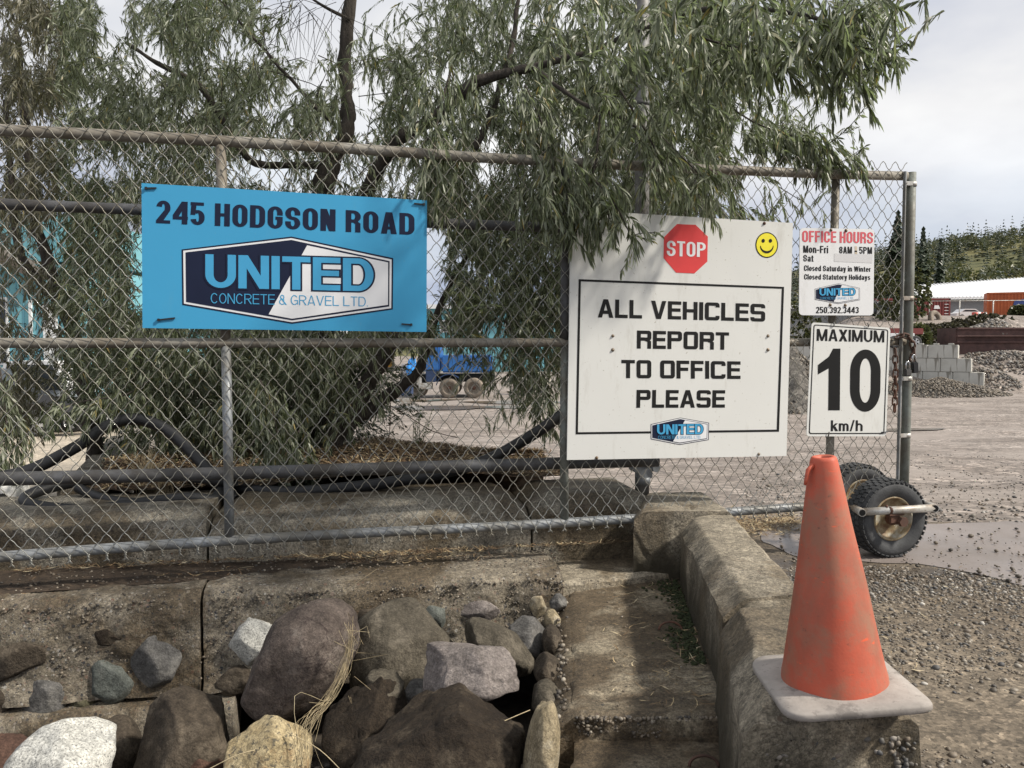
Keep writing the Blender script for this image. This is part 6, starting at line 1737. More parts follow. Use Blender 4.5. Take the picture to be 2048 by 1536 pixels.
shrub('evergreen_shrub', P(575, 785, 6.6), (1.05, .45, .62), 1000, 'leaf_bush', 'broad shrub added as a dark backing behind the forked trunk below the blue sign', 6)  # added shrub, its dark leaf colour stands in for deep shade
shrub('evergreen_shrub', P(320, 775, 6.5), (.75, .4, .50), 800, 'leaf_bush', 'shrub added as a dark backing behind the high arch of the thick hose', 5)  # also added, dark leaves in place of shaded willow foliage
# young green weed and the reddish thorny twig
wr = random.Random(4); mb = MB(); cr = Crown()
for k in range(9):
    a = P(830 + wr.gauss(0, 6), 892, 5.6); e = P(845 + wr.gauss(0, 22), 850 + wr.gauss(0, 18), 5.6)
    q = np.array([a.lerp(e, t_)[:] for t_ in np.linspace(.15, 1, 9)]); d = np.tile(np.array([[.2, 0, .7]]), (9, 1)) + rB.normal(0, .6, (9, 3))
    cr.add(grow_twigs(q, d, np.full(9, .012), 2, np.full(9, .024), np.full(9, .009), rB, .1)); mb.tube([a, a.lerp(e, .5) + Vector((0, 0, .01)), e], .0018, 4)
weed = empty('weed', P(830, 895, 5.6), 0, 'small bright green weed growing at the far edge of the mulch', 'weed')
tag(mesh_np('leaves', np.concatenate(cr.V), [np.concatenate(cr.T), np.concatenate(cr.Q)], M['leaf_green'], weed), kind='stuff'); mb.build('stems', M['leaf_green'], weed)
mb = MB()
for pts in ([(776, 900, 5.2), (780, 850, 5.2), (781, 805, 5.2)], [(782, 812, 5.2), (820, 835, 5.2), (865, 862, 5.2), (915, 875, 5.2)], [(781, 850, 5.2), (772, 852, 5.2)], [(783, 835, 5.2), (790, 832, 5.2)]):
    mb.tube(smooth_path([P(*q) for q in pts], 5), .0028, 5)
tag(mb.build('thorny_twig', M['stone_red']), 'thin reddish thorny twig bending right beside the trunk', 'twig')
gr = []
for k in range(260):
    gr.append(P(rt.uniform(700, 860), rt.uniform(884, 900), 5.7)[:])
gr = np.array(gr); gr[:, 2] = .36
sg = slivers('ground_weeds', gr, .05, .006, 'leaf_green', 9, 1.0)

# ------------------------------------------------------------------ background
def ground_at(px, Y):
    r = ray(px, 700); x = r.x * Y / r.y; return Vector((x, Y, gz1(x, Y)))
def siding(mb, a, b, z0, z1, step=.3, d=.02):
    pass
def building(name, label, cat='building', loc=(0, 0, 0)): return empty(name, loc, 0, label, cat)
def boxpart(name, root, x0, x1, y0, y1, z0, z1, mat): return MB().box(((x0 + x1) / 2, (y0 + y1) / 2, (z0 + z1) / 2), (x1 - x0, y1 - y0, z1 - z0)).build(name, M[mat], root)
# turquoise building behind the left edge
Yb = 26.0; gx = lambda px, Y=Yb: (px - 1024) / F * Y
gzb = gz1(gx(60), Yb) - .1
b = building('turquoise_building', 'turquoise building with a low brown eave and white framed windows at the far left', loc=(gx(40), Yb + 3, gzb))
zt = lambda py, Y=Yb: CAMZ - (py - 685) / F * Y
boxpart('wall', b, gx(-420), gx(152), Yb, Yb + 8, gzb, zt(530), 'wall_turquoise')
mb = MB(); mb.prism([(gx(-420), Yb + .6, zt(520)), (gx(152), Yb + .6, zt(520)), (gx(152), Yb + .6, zt(430)), (gx(-420), Yb + .6, zt(410))], (0, 6, 0)); mb.build('upper_wall', M['wall_turquoise'], b)
mb = MB(); mb.prism([(gx(-420), Yb - .9, zt(395)), (gx(0), Yb - .9, zt(493)), (gx(98), Yb - .9, zt(542)), (gx(98), Yb - .9, zt(560)), (gx(0), Yb - .9, zt(515)), (gx(-420), Yb - .9, zt(430))], (0, 1.6, 0)); mb.build('eave', M['trim_brown'], b)
for x0, x1, y0, y1 in ((2, 20, 595, 730), (62, 68, 600, 720), (90, 118, 608, 730)):
    f = boxpart('window_frame' if x1 - x0 > 10 else 'trim_board', b, gx(x0), gx(x1), Yb - .06, Yb, zt(y1), zt(y0), 'trim_white')
    if x1 - x0 > 10 and x0 < 50: MB().box((gx((x0 + x1) / 2), Yb - .07, zt((y0 + y1) / 2)), (abs(gx(x1) - gx(x0)) - .12, .02, abs(zt(y1) - zt(y0)) - .14)).build('pane', M['glass_dark'], f)
for k in range(26):
    x = gx(-20) + k * .22
    if x < gx(150): boxpart('siding_seam', b, x, x + .02, Yb - .015, Yb, gzb, zt(532), 'wall_blue_siding')
# blue-grey low building behind the middle of the gate
Yc = 62.0
def simple_shed(px0, px1, py0, py1, Y, mat, roofmat, label, win, roof_over=1.0, name='shed'):
    g0 = lambda px: (px - 1024) / F * Y
    zz = lambda py: CAMZ - (py - 685) / F * Y
    base = gz1(g0((px0 + px1) / 2), Y) - .2
    r_ = building(name, label, loc=(g0((px0 + px1) / 2), Y + 3, base))
    boxpart('wall', r_, g0(px0), g0(px1), Y, Y + 9, base, zz(py0), mat)
    boxpart('roof', r_, g0(px0) - .5, g0(px1) + .5, Y - .6, Y + 9.5, zz(py0), zz(py0) + .35, roofmat)
    n_ = int((g0(px1) - g0(px0)) / .6)
    mb = MB()
    for k in range(n_): mb.box((g0(px0) + .3 + k * .6, Y - .02, (base + zz(py0)) / 2), (.05, .04, zz(py0) - base))
    mb.build('siding_battens', M[mat], r_)
    for (wx0, wx1, wy0, wy1) in win:
        f = boxpart('window', r_, g0(wx0), g0(wx1), Y - .12, Y - .01, zz(wy1), zz(wy0), 'trim_white')
        MB().box((g0((wx0 + wx1) / 2), Y - .14, (zz(wy0) + zz(wy1)) / 2), ((g0(wx1) - g0(wx0)) * .75, .03, (zz(wy0) - zz(wy1)) * .72)).build('pane', M['glass_dark'], f)
    return r_
simple_shed(545, 632, 664, 720, Yc, 'wall_blue_siding', 'trim_white', 'small blue sided building with a white eave seen under the blue sign', [(575, 592, 674, 690)], name='blue_shed')
simple_shed(845, 1110, 618, 720, 70, 'wall_turquoise', 'trim_white', 'long turquoise building with white eave behind the leaves right of the blue sign', [(880, 905, 640, 665), (940, 965, 640, 665), (1010, 1040, 640, 668), (1068, 1090, 640, 668)], name='turquoise_shed')
simple_shed(180, 330, 640, 740, 55, 'wall_turquoise', 'trim_white', 'turquoise outbuilding behind the dark shrubs left of the gate post', [(200, 225, 660, 690), (270, 295, 660, 690)], name='turquoise_shed')
# vehicles: small pieces shared
def wheel_far(c, R_, wdt, ax, parent, tyre='tyre_far', rim='alloy', spokes=5):
    Mx = Matrix.Translation(c) @ ax.to_track_quat('Z', 'Y').to_matrix().to_4x4()
    w = bpy.data.objects.new('wheel', None); w.empty_display_size = .1; w.location = c; COL.objects.link(w); w.parent = parent; w.matrix_parent_inverse = PM(parent).inverted()
    h = wdt / 2
    MB().lathe([(R_ * .6, -h * .8), (R_ * .9, -h), (R_, -h * .6), (R_, h * .6), (R_ * .9, h), (R_ * .62, h * .85)], 28, Mx).build('tyre', M[tyre], w)
    mb = MB(); mb.lathe([(R_ * .64, h * .86), (R_ * .58, h * .6), (R_ * .52, h * .25), (R_ * .2, h * .2), (0.001, h * .2)], 24, Mx)
    if spokes:
        for k in range(spokes):
            a = 2 * math.pi * k / spokes; Rm = Matrix.Rotation(a, 3, 'Z')
            V = [Mx @ (Rm @ Vector((x, y * (1 if x < R_ * .3 else 1.4), z))) for x in (R_ * .08, R_ * .58) for y in (-R_ * .09, R_ * .09) for z in (h * .3, h * .8)]
            mb.add(V, [(0, 1, 3, 2), (4, 6, 7, 5), (0, 4, 5, 1), (2, 3, 7, 6), (0, 2, 6, 4), (1, 5, 7, 3)])
    o = mb.build('rim', M[rim], w)
    if spokes: MB().lathe([(R_ * .5, h * .27), (0.001, h * .22)], 20, Mx).build('brake_disc', M['print_black'], w)
    else:
        hb = MB(); hb.lathe([(R_ * .2, h * .22), (R_ * .18, h * .7), (.001, h * .75)], 10, Mx)
        for k in range(10):
            a = 2 * math.pi * k / 10; hb.lathe([(R_ * .035, h * .2), (R_ * .03, h * .45), (.001, h * .45)], 5, Mx @ Matrix.Translation((R_ * .34 * math.cos(a), R_ * .34 * math.sin(a), 0)))
        hb.build('hub', M['rust'], w)
    return w
# dark pickup at the left, partly behind leaves
Yp = 22.5; gpx = lambda px: (px - 1024) / F * Yp
zp = gz1(gpx(100), Yp); pk = empty('pickup_truck', (gpx(0), Yp, zp), 0, 'dark grey pickup truck parked at the far left with a bright alloy wheel', 'pickup truck')
S_ = 1.0
X1 = gpx(150)
body = [(X1 + .75, .55), (X1 + .80, .85), (X1 + .70, 1.12), (X1 - .35, 1.18), (X1 - 1.55, 1.20), (X1 - 2.2, 1.80), (X1 - 3.6, 1.85), (X1 - 3.9, 1.25), (X1 - 5.6, 1.22), (X1 - 5.65, .55), (X1 - 4.95, .5), (X1 - 4.9, .75), (X1 - 4.6, .95), (X1 - 4.2, .95), (X1 - 3.9, .75), (X1 - 3.85, .5), (X1 - 1.15, .5), (X1 - 1.1, .75), (X1 - .8, .95), (X1 - .4, .95), (X1 - .1, .75), (X1 - .05, .5)]
vs, es, fs, ov, oe, of = delaunay_2d_cdt([Vector(p) for p in body], [], [list(range(len(body)))], 1, 1e-5)
mb = MB(); nB = len(vs)
V = [(v.x, Yp - .95, zp + v.y) for v in vs] + [(v.x, Yp + .95, zp + v.y) for v in vs]
Fc = [tuple(f)[::-1] for f in fs] + [tuple(i + nB for i in f) for f in fs] + [(i, (i + 1) % len(body), nB + (i + 1) % len(body), nB + i) for i in range(len(body))]
mb.add(V, Fc); o = mb.build('body', M['car_paint_dark'], pk)
bm = bmesh.new(); bm.from_mesh(o.data); bmesh.ops.recalc_face_normals(bm, faces=bm.faces); bm.to_mesh(o.data); bm.free()
for xx in (X1 - .60, X1 - 4.4): wheel_far(Vector((xx, Yp - .86, zp + .39)), .39, .26, Vector((0, -1, 0)), pk)
MB().prism([(X1 - 2.25, Yp - .965, zp + 1.72), (X1 - 1.72, Yp - .965, zp + 1.25), (X1 - 3.6, Yp - .965, zp + 1.25), (X1 - 3.55, Yp - .965, zp + 1.76)], (0, .01, 0)).build('side_window', M['glass_dark'], pk)
MB().box((X1 + .72, Yp - .7, zp + .95), (.12, .35, .18)).build('headlight', M['chrome'], pk)
# white van and red car behind it
def small_car(name, px, Y, L, mat, label, h=1.45, flip=1):
    x = (px - 1024) / F * Y; z = gz1(x, Y); root = empty(name, (x, Y, z), 0, label, 'car')
    prof = [(-.5 * L, .3), (-.5 * L, .75), (-.36 * L, .85), (-.22 * L, h), (.18 * L, h), (.33 * L, .9), (.48 * L, .78), (.5 * L, .32)]
    mb = MB(); mb.prism([(x + p * flip, Y - .8, z + q) for p, q in prof], (0, 1.6, 0)); o = mb.build('body', M[mat], root)
    bm = bmesh.new(); bm.from_mesh(o.data); bmesh.ops.recalc_face_normals(bm, faces=bm.faces); bm.to_mesh(o.data); bm.free()
    for q in (-.3, .3): wheel_far(Vector((x + q * L, Y - .74, z + .31)), .31, .2, Vector((0, -1, 0)), root)
    MB().prism([(x + p * flip, Y - .81, z + q) for p, q in ((-.30 * L, .92), (-.20 * L, h - .1), (.16 * L, h - .1), (.28 * L, .92))], (0, .01, 0)).build('side_window', M['glass_dark'], root)
    return root
small_car('parked_car', 95, 24.8, 3.6, 'car_paint_white', 'white car whose roof shows behind the dark pickup', 2.1)
# blue truck with muddy double wheels
Yt = 42.0; tx = lambda px: (px - 1024) / F * Yt
zt0 = gz1(tx(900), Yt); tr = empty('mixer_truck', (tx(880), Yt, zt0), 0, 'blue heavy truck with muddy twin rear wheels seen through the mesh under the branches', 'truck')
zq = lambda py: CAMZ - (py - 685) / F * Yt
dzt = zt0 - zq(797)
def tb_(name, x0, x1, y0, y1, ya, yb, mat, bev=0.03):
    return MB().box(((tx(x0) + tx(x1)) / 2, (ya + yb) / 2, (zq(y0) + zq(y1)) / 2 + dzt), (abs(tx(x1) - tx(x0)), yb - ya, abs(zq(y0) - zq(y1))), None, bev).build(name, M[mat], tr)
for px in (902, 950): wheel_far(Vector((tx(px), Yt - 1.15, zt0 + .50)), .50, .34, Vector((-.12, -1, 0)).normalized(), tr, 'tyre_muddy', 'tyre_muddy', 0)
for px in (902, 950): wheel_far(Vector((tx(px), Yt + 1.15, zt0 + .50)), .50, .34, Vector((0, 1, 0)), tr, 'tyre_muddy', 'tyre_muddy', 0)
wheel_far(Vector((tx(840), Yt - .5, zt0 + .50)), .50, .30, Vector((-.5, -1, 0)).normalized(), tr, 'tyre_muddy', 'tyre_muddy', 0)
tb_('frame', 805, 990, 752, 766, Yt - .9, Yt + .9, 'print_black')
tb_('front_fender', 856, 876, 744, 766, Yt - 1.2, Yt + 1.1, 'truck_navy')
tb_('step_tank', 842, 868, 768, 780, Yt - 1.25, Yt - .6, 'steel_pale')
tb_('cab', 845, 884, 690, 745, Yt - 1.1, Yt + 1.1, 'truck_blue', .08)
tb_('body', 886, 985, 714, 748, Yt - 1.1, Yt + 1.1, 'truck_blue', .08)
tb_('side_window', 852, 872, 697, 714, Yt - 1.13, Yt - 1.08, 'glass_dark', 0)
tb_('bumper', 838, 848, 757, 772, Yt - 1.2, Yt + 1.1, 'steel_pale')
mb = MB()
pts = [(tx(876) + .0, zt0 + .55)] + [(tx(902) + .66 * math.cos(math.radians(a)), zt0 + .5 + .66 * math.sin(math.radians(a))) for a in range(170, 10, -20)]
for (xa, za), (xb, zb_) in zip(pts[1:-1], pts[2:]): mb.prism([(xa, Yt - 1.35, za), (xb, Yt - 1.35, zb_), (xb, Yt - 1.35, zb_ + .05), (xa, Yt - 1.35, za + .05)], (0, .5, 0))
mb.build('mudguard', M['truck_navy'], tr)
# bright blue tarpaulin bundle and chrome grille beside it
Yk = 34; kx = lambda px: (px - 1024) / F * Yk; kz = lambda py: CAMZ - (py - 685) / F * Yk
gk = gz1(kx(815), Yk)
gr_ = empty('front_grille', (kx(812), Yk, gk), 0, 'chrome slatted truck nose facing the gate left of the blue tarpaulin', 'truck nose')
MB().box((kx(811), Yk + .5, (kz(752) + gk) / 2 + .3), (.42, .9, 1.0), None, .05).build('nose', M['truck_navy'], gr_)
for k in range(8): MB().box((kx(804) + k * .040, Yk + .03, (kz(726) + kz(757)) / 2), (.018, .04, .60)).build('grille_bar', M['chrome'], gr_)
MB().box((kx(811), Yk, gk + .28), (.5, .25, .24), None, .03).build('bumper', M['steel_pale'], gr_)
tc_ = P(824, 737, Yk - .6); V0, F0 = ICO[4]; Vt = V0 * (1 + .25 * fbm(V0 * 2.2, 4, 5))[:, None] * np.array([.22, .2, .40])
o = mesh_np('tarpaulin', Vt, F0, M['tarp_blue'], None, True); o.location = tc_; tag(o, 'bright blue folded tarpaulin hanging in front of the truck cab', 'tarpaulin')
# yellow machine and cream tank
Yy = 75; yx = lambda px: (px - 1024) / F * Yy; yz = lambda py: CAMZ - (py - 685) / F * Yy
r_ = empty('yellow_loader', (yx(768), Yy, gz1(yx(768), Yy)), 0, 'small yellow machine far behind the trunks', 'loader')
MB().box((yx(768), Yy, yz(722)), (1.6, 2, 1.1), None, .1).build('body', M['school_yellow'], r_); MB().box((yx(768), Yy, yz(706)), (1.0, 1.4, .9), None, .1).build('cab', M['glass_dark'], r_)
for q in (-.6, .6): wheel_far(Vector((yx(768) + q, Yy - .9, gz1(yx(768), Yy) + .5)), .5, .3, Vector((0, -1, 0)), r_, 'tyre_muddy', 'school_yellow', 0)
tk = empty('cream_tank', P(1062, 775, 44), 0, 'cream horizontal tank behind the leaves left of the white stop sign', 'tank')
c = P(1064, 762, 44); Mx = Matrix.Translation(c) @ Matrix.Rotation(math.pi / 2, 4, 'Y')
MB().lathe([(.001, -1.0), (.3, -.95), (.5, -.75), (.52, 0), (.5, .75), (.3, .95), (.001, 1.0)], 24, Mx).build('shell', M['tank_cream'], tk)
for q in (-.5, .5): MB().box((c.x + q, c.y, c.z - .75), (.2, .7, .6)).build('leg', M['steel_dark'], tk)

# gravel heaps
def heap(name, px, Y, rx, ry, h, mat, label, seed, z0=None, sharp=1.0):
    x = (px - 1024) / F * Y; n_ = 56
    u = np.linspace(-1.25, 1.25, n_); A, B = np.meshgrid(u, u, indexing='ij'); rr = np.sqrt(A ** 2 + B ** 2)
    X = x + A * rx; Yg = Y + B * ry
    base = ground_z(X, Yg) if z0 is None else np.full(X.shape, z0)
    q = np.stack([X.ravel(), Yg.ravel(), 0 * X.ravel()], -1)
    nz = fbm(q * 1.1, 4, seed).reshape(X.shape)
    H = np.clip(1 - rr ** sharp * (1 + .16 * nz), 0, 1); H = H - .12 * H * (1 - H)
    Z = base - .15 + (h + .15) * H + .10 * h * .25 * fbm(q * 5, 4, seed + 1).reshape(X.shape) * (H > 0)
    id_ = np.arange(n_ * n_).reshape(n_, n_)
    V = np.stack([X.ravel(), Yg.ravel(), Z.ravel()], -1); V -= np.array([x, Y, 0]);
    o = mesh_np(name, V, np.stack([id_[:-1, :-1], id_[1:, :-1], id_[1:, 1:], id_[:-1, 1:]], -1).reshape(-1, 4), M[mat], None, True)
    o.location = (x, Y, 0); return tag(o, label, 'gravel heap')
def heap_rocks(name, px, Y, rx, ry, h, n_, sz, mat, seed, parent=None):
    r = np.random.default_rng(seed); a = r.uniform(0, 6.28, n_); q = r.uniform(0, 1, n_) ** .6
    x = (px - 1024) / F * Y + np.cos(a) * q * rx; y = Y + np.sin(a) * q * ry; z = ground_z(x, y) + h * (1 - q) * .97
    return pebbles(name, np.stack([x, y, z], -1), r.uniform(sz * .5, sz * 1.4, n_), mat, parent, seed, .8)
hp1 = heap('gravel_heap', 1580, 33, 2.9, 2.8, 2.75, 'heap_dark', 'tall brown-grey gravel heap seen through the mesh between the stop sign and the speed sign', 5)
heap_rocks('heap_gravel', 1580, 33, 2.8, 2.7, 2.7, 3000, .045, 'pebble_dark', 51)
heap('gravel_heap', 1880, 44.2, 3.6, 2.6, .95, 'heap_dark', 'dark low gravel heap in front of the stacked concrete blocks', 6)
heap_rocks('heap_gravel', 1880, 44.0, 3.6, 2.6, .95, 3000, .05, 'pebble_dark', 52)
heap('gravel_heap', 1962, 46.6, 2.2, 1.5, .85, 'heap_gravel', 'pale gravel heap at the right end of the stacked concrete blocks', 7)
heap_rocks('heap_gravel', 1965, 46.4, 2.1, 1.5, .8, 600, .07, 'pebble', 53)
heap('gravel_heap', 2030, 49, 3.2, 1.7, .5, 'heap_gravel', 'spilled gravel below the brown steel bin', 8)
heap_rocks('heap_gravel', 2030, 48.8, 3.0, 1.7, .5, 900, .07, 'pebble', 54)
# stacked concrete blocks: a stepped wall
Yl = 46.0; ang_ = math.radians(-33)
ld_ = Vector((math.cos(ang_), math.sin(ang_), 0)); ln_ = Vector((math.sin(ang_), -math.cos(ang_), 0))
LRM = Matrix((ld_, -ln_, UP)).transposed()
lx = lambda px: (px - 1024) / F * Yl
base_z = CAMZ - (771 - 685) / F * Yl
lb = empty('block_stack', (lx(1890), Yl, base_z), 0, 'stepped stack of pale concrete blocks with dark streaks standing in gravel', 'block wall')
t = NT('lock_block')
c_ = t.ramp(t.noise(1.2, 7, .6), [(0.3, (0.40, 0.39, 0.355)), (0.7, (0.52, 0.51, 0.47))])
c_ = t.mix(t.ramp(t.noise(2.6, 4, .6, t.scaled((1, 1, .12))), [(0.54, 0.0), (0.62, 0.75)]), c_, (0.14, 0.125, 0.10)); t.color(c_); t.set(rough=.9); M['lock_block'] = t.m
c0 = Vector((lx(1948), Yl - 1.0, 0)); ph_ = .755
blk_me = None
for j, (n_, sh) in enumerate(((5, 0.0), (6, -.62), (7, -1.28))):
    for k in range(n_):
        cc = c0 + ld_ * (sh - .75 - k * 1.52 - (0 if j != 1 else 0)) - ln_ * .38 + UP * (base_z + ph_ * (j + .5))
        if blk_me is None:
            o = MB().box((0, 0, 0), (1.50, .75, .745), None, .03).build('concrete_block', M['lock_block'], lb, False); blk_me = o.data
            mbn = MB().box((0, 0, 0), (.22, .22, .12), None, .03)
        else:
            o = bpy.data.objects.new('concrete_block', blk_me); COL.objects.link(o); o.parent = lb
        o.matrix_parent_inverse = PM(lb).inverted(); o.location = cc; o.rotation_euler = (0, 0, ang_)
        if j == 2:
            for q in (-.37, .37):
                MB().box(cc + ld_ * q + UP * .42, (.3, .3, .10), LRM, .03).build('knob', M['lock_block'], lb)
# brown steel bin with gravel, fence, containers, roof
Yn = 50.0; nx = lambda px: (px - 1024) / F * Yn; nz_ = lambda py: CAMZ - (py - 685) / F * Yn
bn_ = empty('steel_bin', (nx(1990), Yn + 1, nz_(706)), 0, 'long low brown steel bin heaped with broken stone at the right edge', 'bin')
x0, x1 = nx(1912), nx(2260)
mb = MB(); mb.box(((x0 + x1) / 2, Yn, (nz_(656) + nz_(708)) / 2), (x1 - x0, .12, nz_(656) - nz_(708))); mb.box((x0, Yn + 1.1, (nz_(656) + nz_(708)) / 2), (.12, 2.2, nz_(656) - nz_(708))); mb.box(((x0 + x1) / 2, Yn + 2.2, (nz_(656) + nz_(708)) / 2), (x1 - x0, .12, nz_(656) - nz_(708)))
mb.build('wall_panel', M['bin_brown'], bn_)
for z_ in (657, 672, 684): MB().box(((x0 + x1) / 2, Yn - .12, nz_(z_)), (x1 - x0 + .1, .14, .12), None, .02).build('stiffening_rail', M['bin_brown'], bn_)
hs_ = heap('gravel_heap', 2010, Yn + 1.1, 2.6, 1.2, 1.0, 'heap_gravel', 'broken stone heaped inside the brown steel bin', 9, z0=nz_(668), sharp=1.2)
rr_ = np.random.default_rng(3); n_ = 900; a = rr_.uniform(0, 6.28, n_); q = rr_.uniform(0, 1, n_) ** .6
pebbles('heap_gravel', np.stack([nx(2010) + np.cos(a) * q * 2.5, Yn + 1.1 + np.sin(a) * q * 1.1, nz_(668) + .95 * (1 - q)], -1), rr_.uniform(.05, .13, n_), 'pebble', None, 55, .8)
# scrubby dark bank
for k, (px, Y, w_) in enumerate(((1840, 56, 2.0), (1880, 58, 2.4), (1925, 60, 2.6), (1975, 62, 2.2))):
    g_ = ground_at(px, Y); shrub('scrub_bush', g_ + UP * .45, (w_ * .8, .9, .6), 160, 'scrub', ('dark scrub on the bank behind the stacked blocks', 'olive scrub on the bank below the red container', 'dark scrub on the bank below the far fence', 'olive scrub left of the stone-filled bin')[k], 70 + k, .3, .12)
# chain-link fence far off
Yf_ = 70.0; fx = lambda px: (px - 1024) / F * Yf_; fz = lambda py: CAMZ - (py - 685) / F * Yf_
ff = empty('far_fence', (fx(1940), Yf_, fz(645)), 0, 'distant wire fence with thin posts in front of the containers', 'fence')
for px in (1770, 1812, 1856, 1916, 1983, 2050, 2117): MB().tube([(fx(px), Yf_, fz(652)), (fx(px), Yf_, fz(601))], .05, 8).build('post', M['steel_pale'], ff)
MB().tube([(fx(1700), Yf_, fz(604)), (fx(2180), Yf_, fz(600))], .03, 6).build('top_wire', M['steel_pale'], ff)
def container(name, px0, px1, py0, py1, Y, dep, mat, label, yaw=0.0):
    sx = lambda px: (px - 1024) / F * Y; sz = lambda py: CAMZ - (py - 685) / F * Y
    w_ = sx(px1) - sx(px0); h_ = sz(py0) - sz(py1)
    root = empty(name, (sx(px0), Y, sz(py1)), 0, label, 'container')
    c_ = Vector(((sx(px0) + sx(px1)) / 2, Y + dep / 2, (sz(py0) + sz(py1)) / 2))
    MB().box(c_, (w_, dep, h_)).build('box', M[mat], root)
    mb = MB(); n_ = int(w_ / .28)
    for k in range(n_): mb.box((c_.x - w_ / 2 + .14 + k * w_ / n_, Y - .03, c_.z), (.13, .06, h_ - .35))
    mb.build('corrugation', M[mat], root)
    mb = MB()
    for q in (-1, 1): mb.box((c_.x, Y - .05, c_.z + q * (h_ / 2 - .08)), (w_, .1, .16)); mb.box((c_.x + q * (w_ / 2 - .08), Y - .05, c_.z), (.16, .1, h_))
    mb.build('frame', M[mat], root)
    return root, sx, sz, Y
cr_, sx, sz, Y_ = container('shipping_container', 1750, 1897, 597, 642, 84, 2.4, 'container_red', 'dark red shipping container lettered APL behind the far fence')
def far_text(txt, S, px0, py0, px1, py1, Y, mat, parent):
    x = 0; V = []; Fc = []
    for ch in txt:
        Q, W_ = glyph(ch, S)
        for q in Q:
            q = [Vector((v.x + x, v.y)) for v in q]
            a = sum(q[i].x * q[(i + 1) % len(q)].y - q[(i + 1) % len(q)].x * q[i].y for i in range(len(q)))
            if a < 0: q = q[::-1]
            b_ = len(V); V += q; Fc.append(list(range(b_, b_ + len(q))))
        x += W_ + S.gap
    x -= S.gap
    vs, es, fs, ov, oe, of = delaunay_2d_cdt(V, [], Fc, 0, 1e-5)
    X = lambda u: ((px0 + (px1 - px0) * u) - 1024) / F * Y; Z = lambda h: CAMZ - ((py1 + (py0 - py1) * h) - 685) / F * Y
    return mesh_py('lettering', [(X(v.x / x), Y, Z(v.y)) for v in vs], [tuple(f) for f, o_ in zip(fs, of) if len(o_)], mat, parent)
far_text('APL', ARIAL, 1865, 611, 1877, 618, 83.9, M['trim_white'], cr_)
for k in range(5): MB().box((sx(1891), 83.93, sz(609 + k * 6.2)), (.55, .02, .06)).build('stencil_line', M['trim_white'], cr_)
for k in range(4): MB().box((sx(1869 + k * 1.5), 83.93, sz(626 + (k % 2) * 5)), (.2, .02, .06)).build('stencil_line', M['trim_white'], cr_)
co_, sx, sz, Y_ = container('shipping_container', 1970, 2230, 586, 641, 80, 2.6, 'container_orange', 'orange shipping container with a dark blue emblem at the right edge')
lg = [(2017, 604), (2022, 601), (2027, 604), (2030, 600), (2038, 600), (2034, 606), (2039, 606), (2033, 613), (2040, 614), (2030, 618), (2020, 620), (2014, 616)]
V = [(sx(x) , 79.86, sz(y)) for x, y in lg]; vs, es, fs, *_ = delaunay_2d_cdt([Vector((v[0], v[2])) for v in V], [], [list(range(len(V)))], 1, 1e-5)
mesh_py('emblem', [(v.x, 79.86, v.y) for v in vs], [tuple(f) for f in fs], M['print_logo_blue'], co_)
co_.rotation_euler = (0, 0, math.radians(-24))
# white metal roof building
Yw = 96.0; rx_ = lambda px: (px - 1024) / F * Yw; rz_ = lambda py, Y=Yw: CAMZ - (py - 685) / F * Y
wb = empty('warehouse', (rx_(1980), Yw + 10, rz_(640)), 0, 'long warehouse with a bright white metal roof behind the containers', 'building')
boxpart('wall', wb, rx_(1838), rx_(2330), Yw, Yw + 16, rz_(660), rz_(600), 'shed_grey')
mb = MB(); ra = [(rx_(1815), Yw - 1, rz_(597)), (rx_(2340), Yw - 1, rz_(590)), (rx_(2340) + 1, Yw + 9, rz_(541, Yw + 9) ), (rx_(1858) + 1.5, Yw + 9, rz_(574, Yw + 9))]
mb.add([Vector(v) for v in ra] + [Vector(v) - Vector((0, 0, .25)) for v in ra], [(0, 1, 2, 3), (4, 7, 6, 5), (0, 4, 5, 1), (1, 5, 6, 2), (2, 6, 7, 3), (3, 7, 4, 0)]); mb.build('roof', M['roof_white'], wb)
mb = MB()
for k in range(70):
    t_ = k / 69; a = Vector(ra[0]).lerp(Vector(ra[1]), t_); b_ = Vector(ra[3]).lerp(Vector(ra[2]), t_); mb.box((a + b_) / 2 + UP * .02, (.08, (b_ - a).length * .99, .05), (b_ - a).normalized().cross(UP).to_track_quat('X', 'Z').to_matrix() if False else Matrix.Rotation(math.asin((b_ - a).normalized().z), 3, 'X'))
mb.build('roof_ribs', M['roof_white'], wb)
boxpart('annex', wb, rx_(1780), rx_(1840), Yw, Yw + 8, rz_(640), rz_(593), 'trim_white')
# old tyre and rolled pipe near the fence, barrels
g_ = P(1870, 638, 66); Mx = Matrix.Translation(g_) @ Vector((.5, -1, .25)).normalized().to_track_quat('Z', 'Y').to_matrix().to_4x4()
o = MB().lathe([(.36, -.14), (.62, -.18), (.70, -.1), (.70, .1), (.62, .18), (.36, .14), (.34, 0), (.36, -.14)], 24, Mx).build('old_tyre', M['tyre_muddy']); tag(o, 'pale old tyre leaning by the far fence', 'tyre')
for k, (px, mt_, lab) in enumerate(((1950, 'far_red', 'red drum left of the white drums behind the far fence'), (1956, 'trim_white', 'white drum between the two red drums'), (1962, 'far_red', 'red drum right of the white drum behind the far fence'), (1967, 'trim_white', 'white drum next to the orange container'))):
    c_ = P(px, 634, 78); o = MB().lathe([(.001, .45), (.28, .45), (.29, .2), (.285, .15), (.29, -.15), (.285, -.2), (.28, -.45)], 16, Matrix.Translation(c_)).build('drum', M[mt_]); tag(o, lab, 'drum', 'drums behind the far fence')
small_car('parked_car', 1930, 88, 2.9, 'car_paint_white', 'white car parked between the red and the orange container', 1.2)
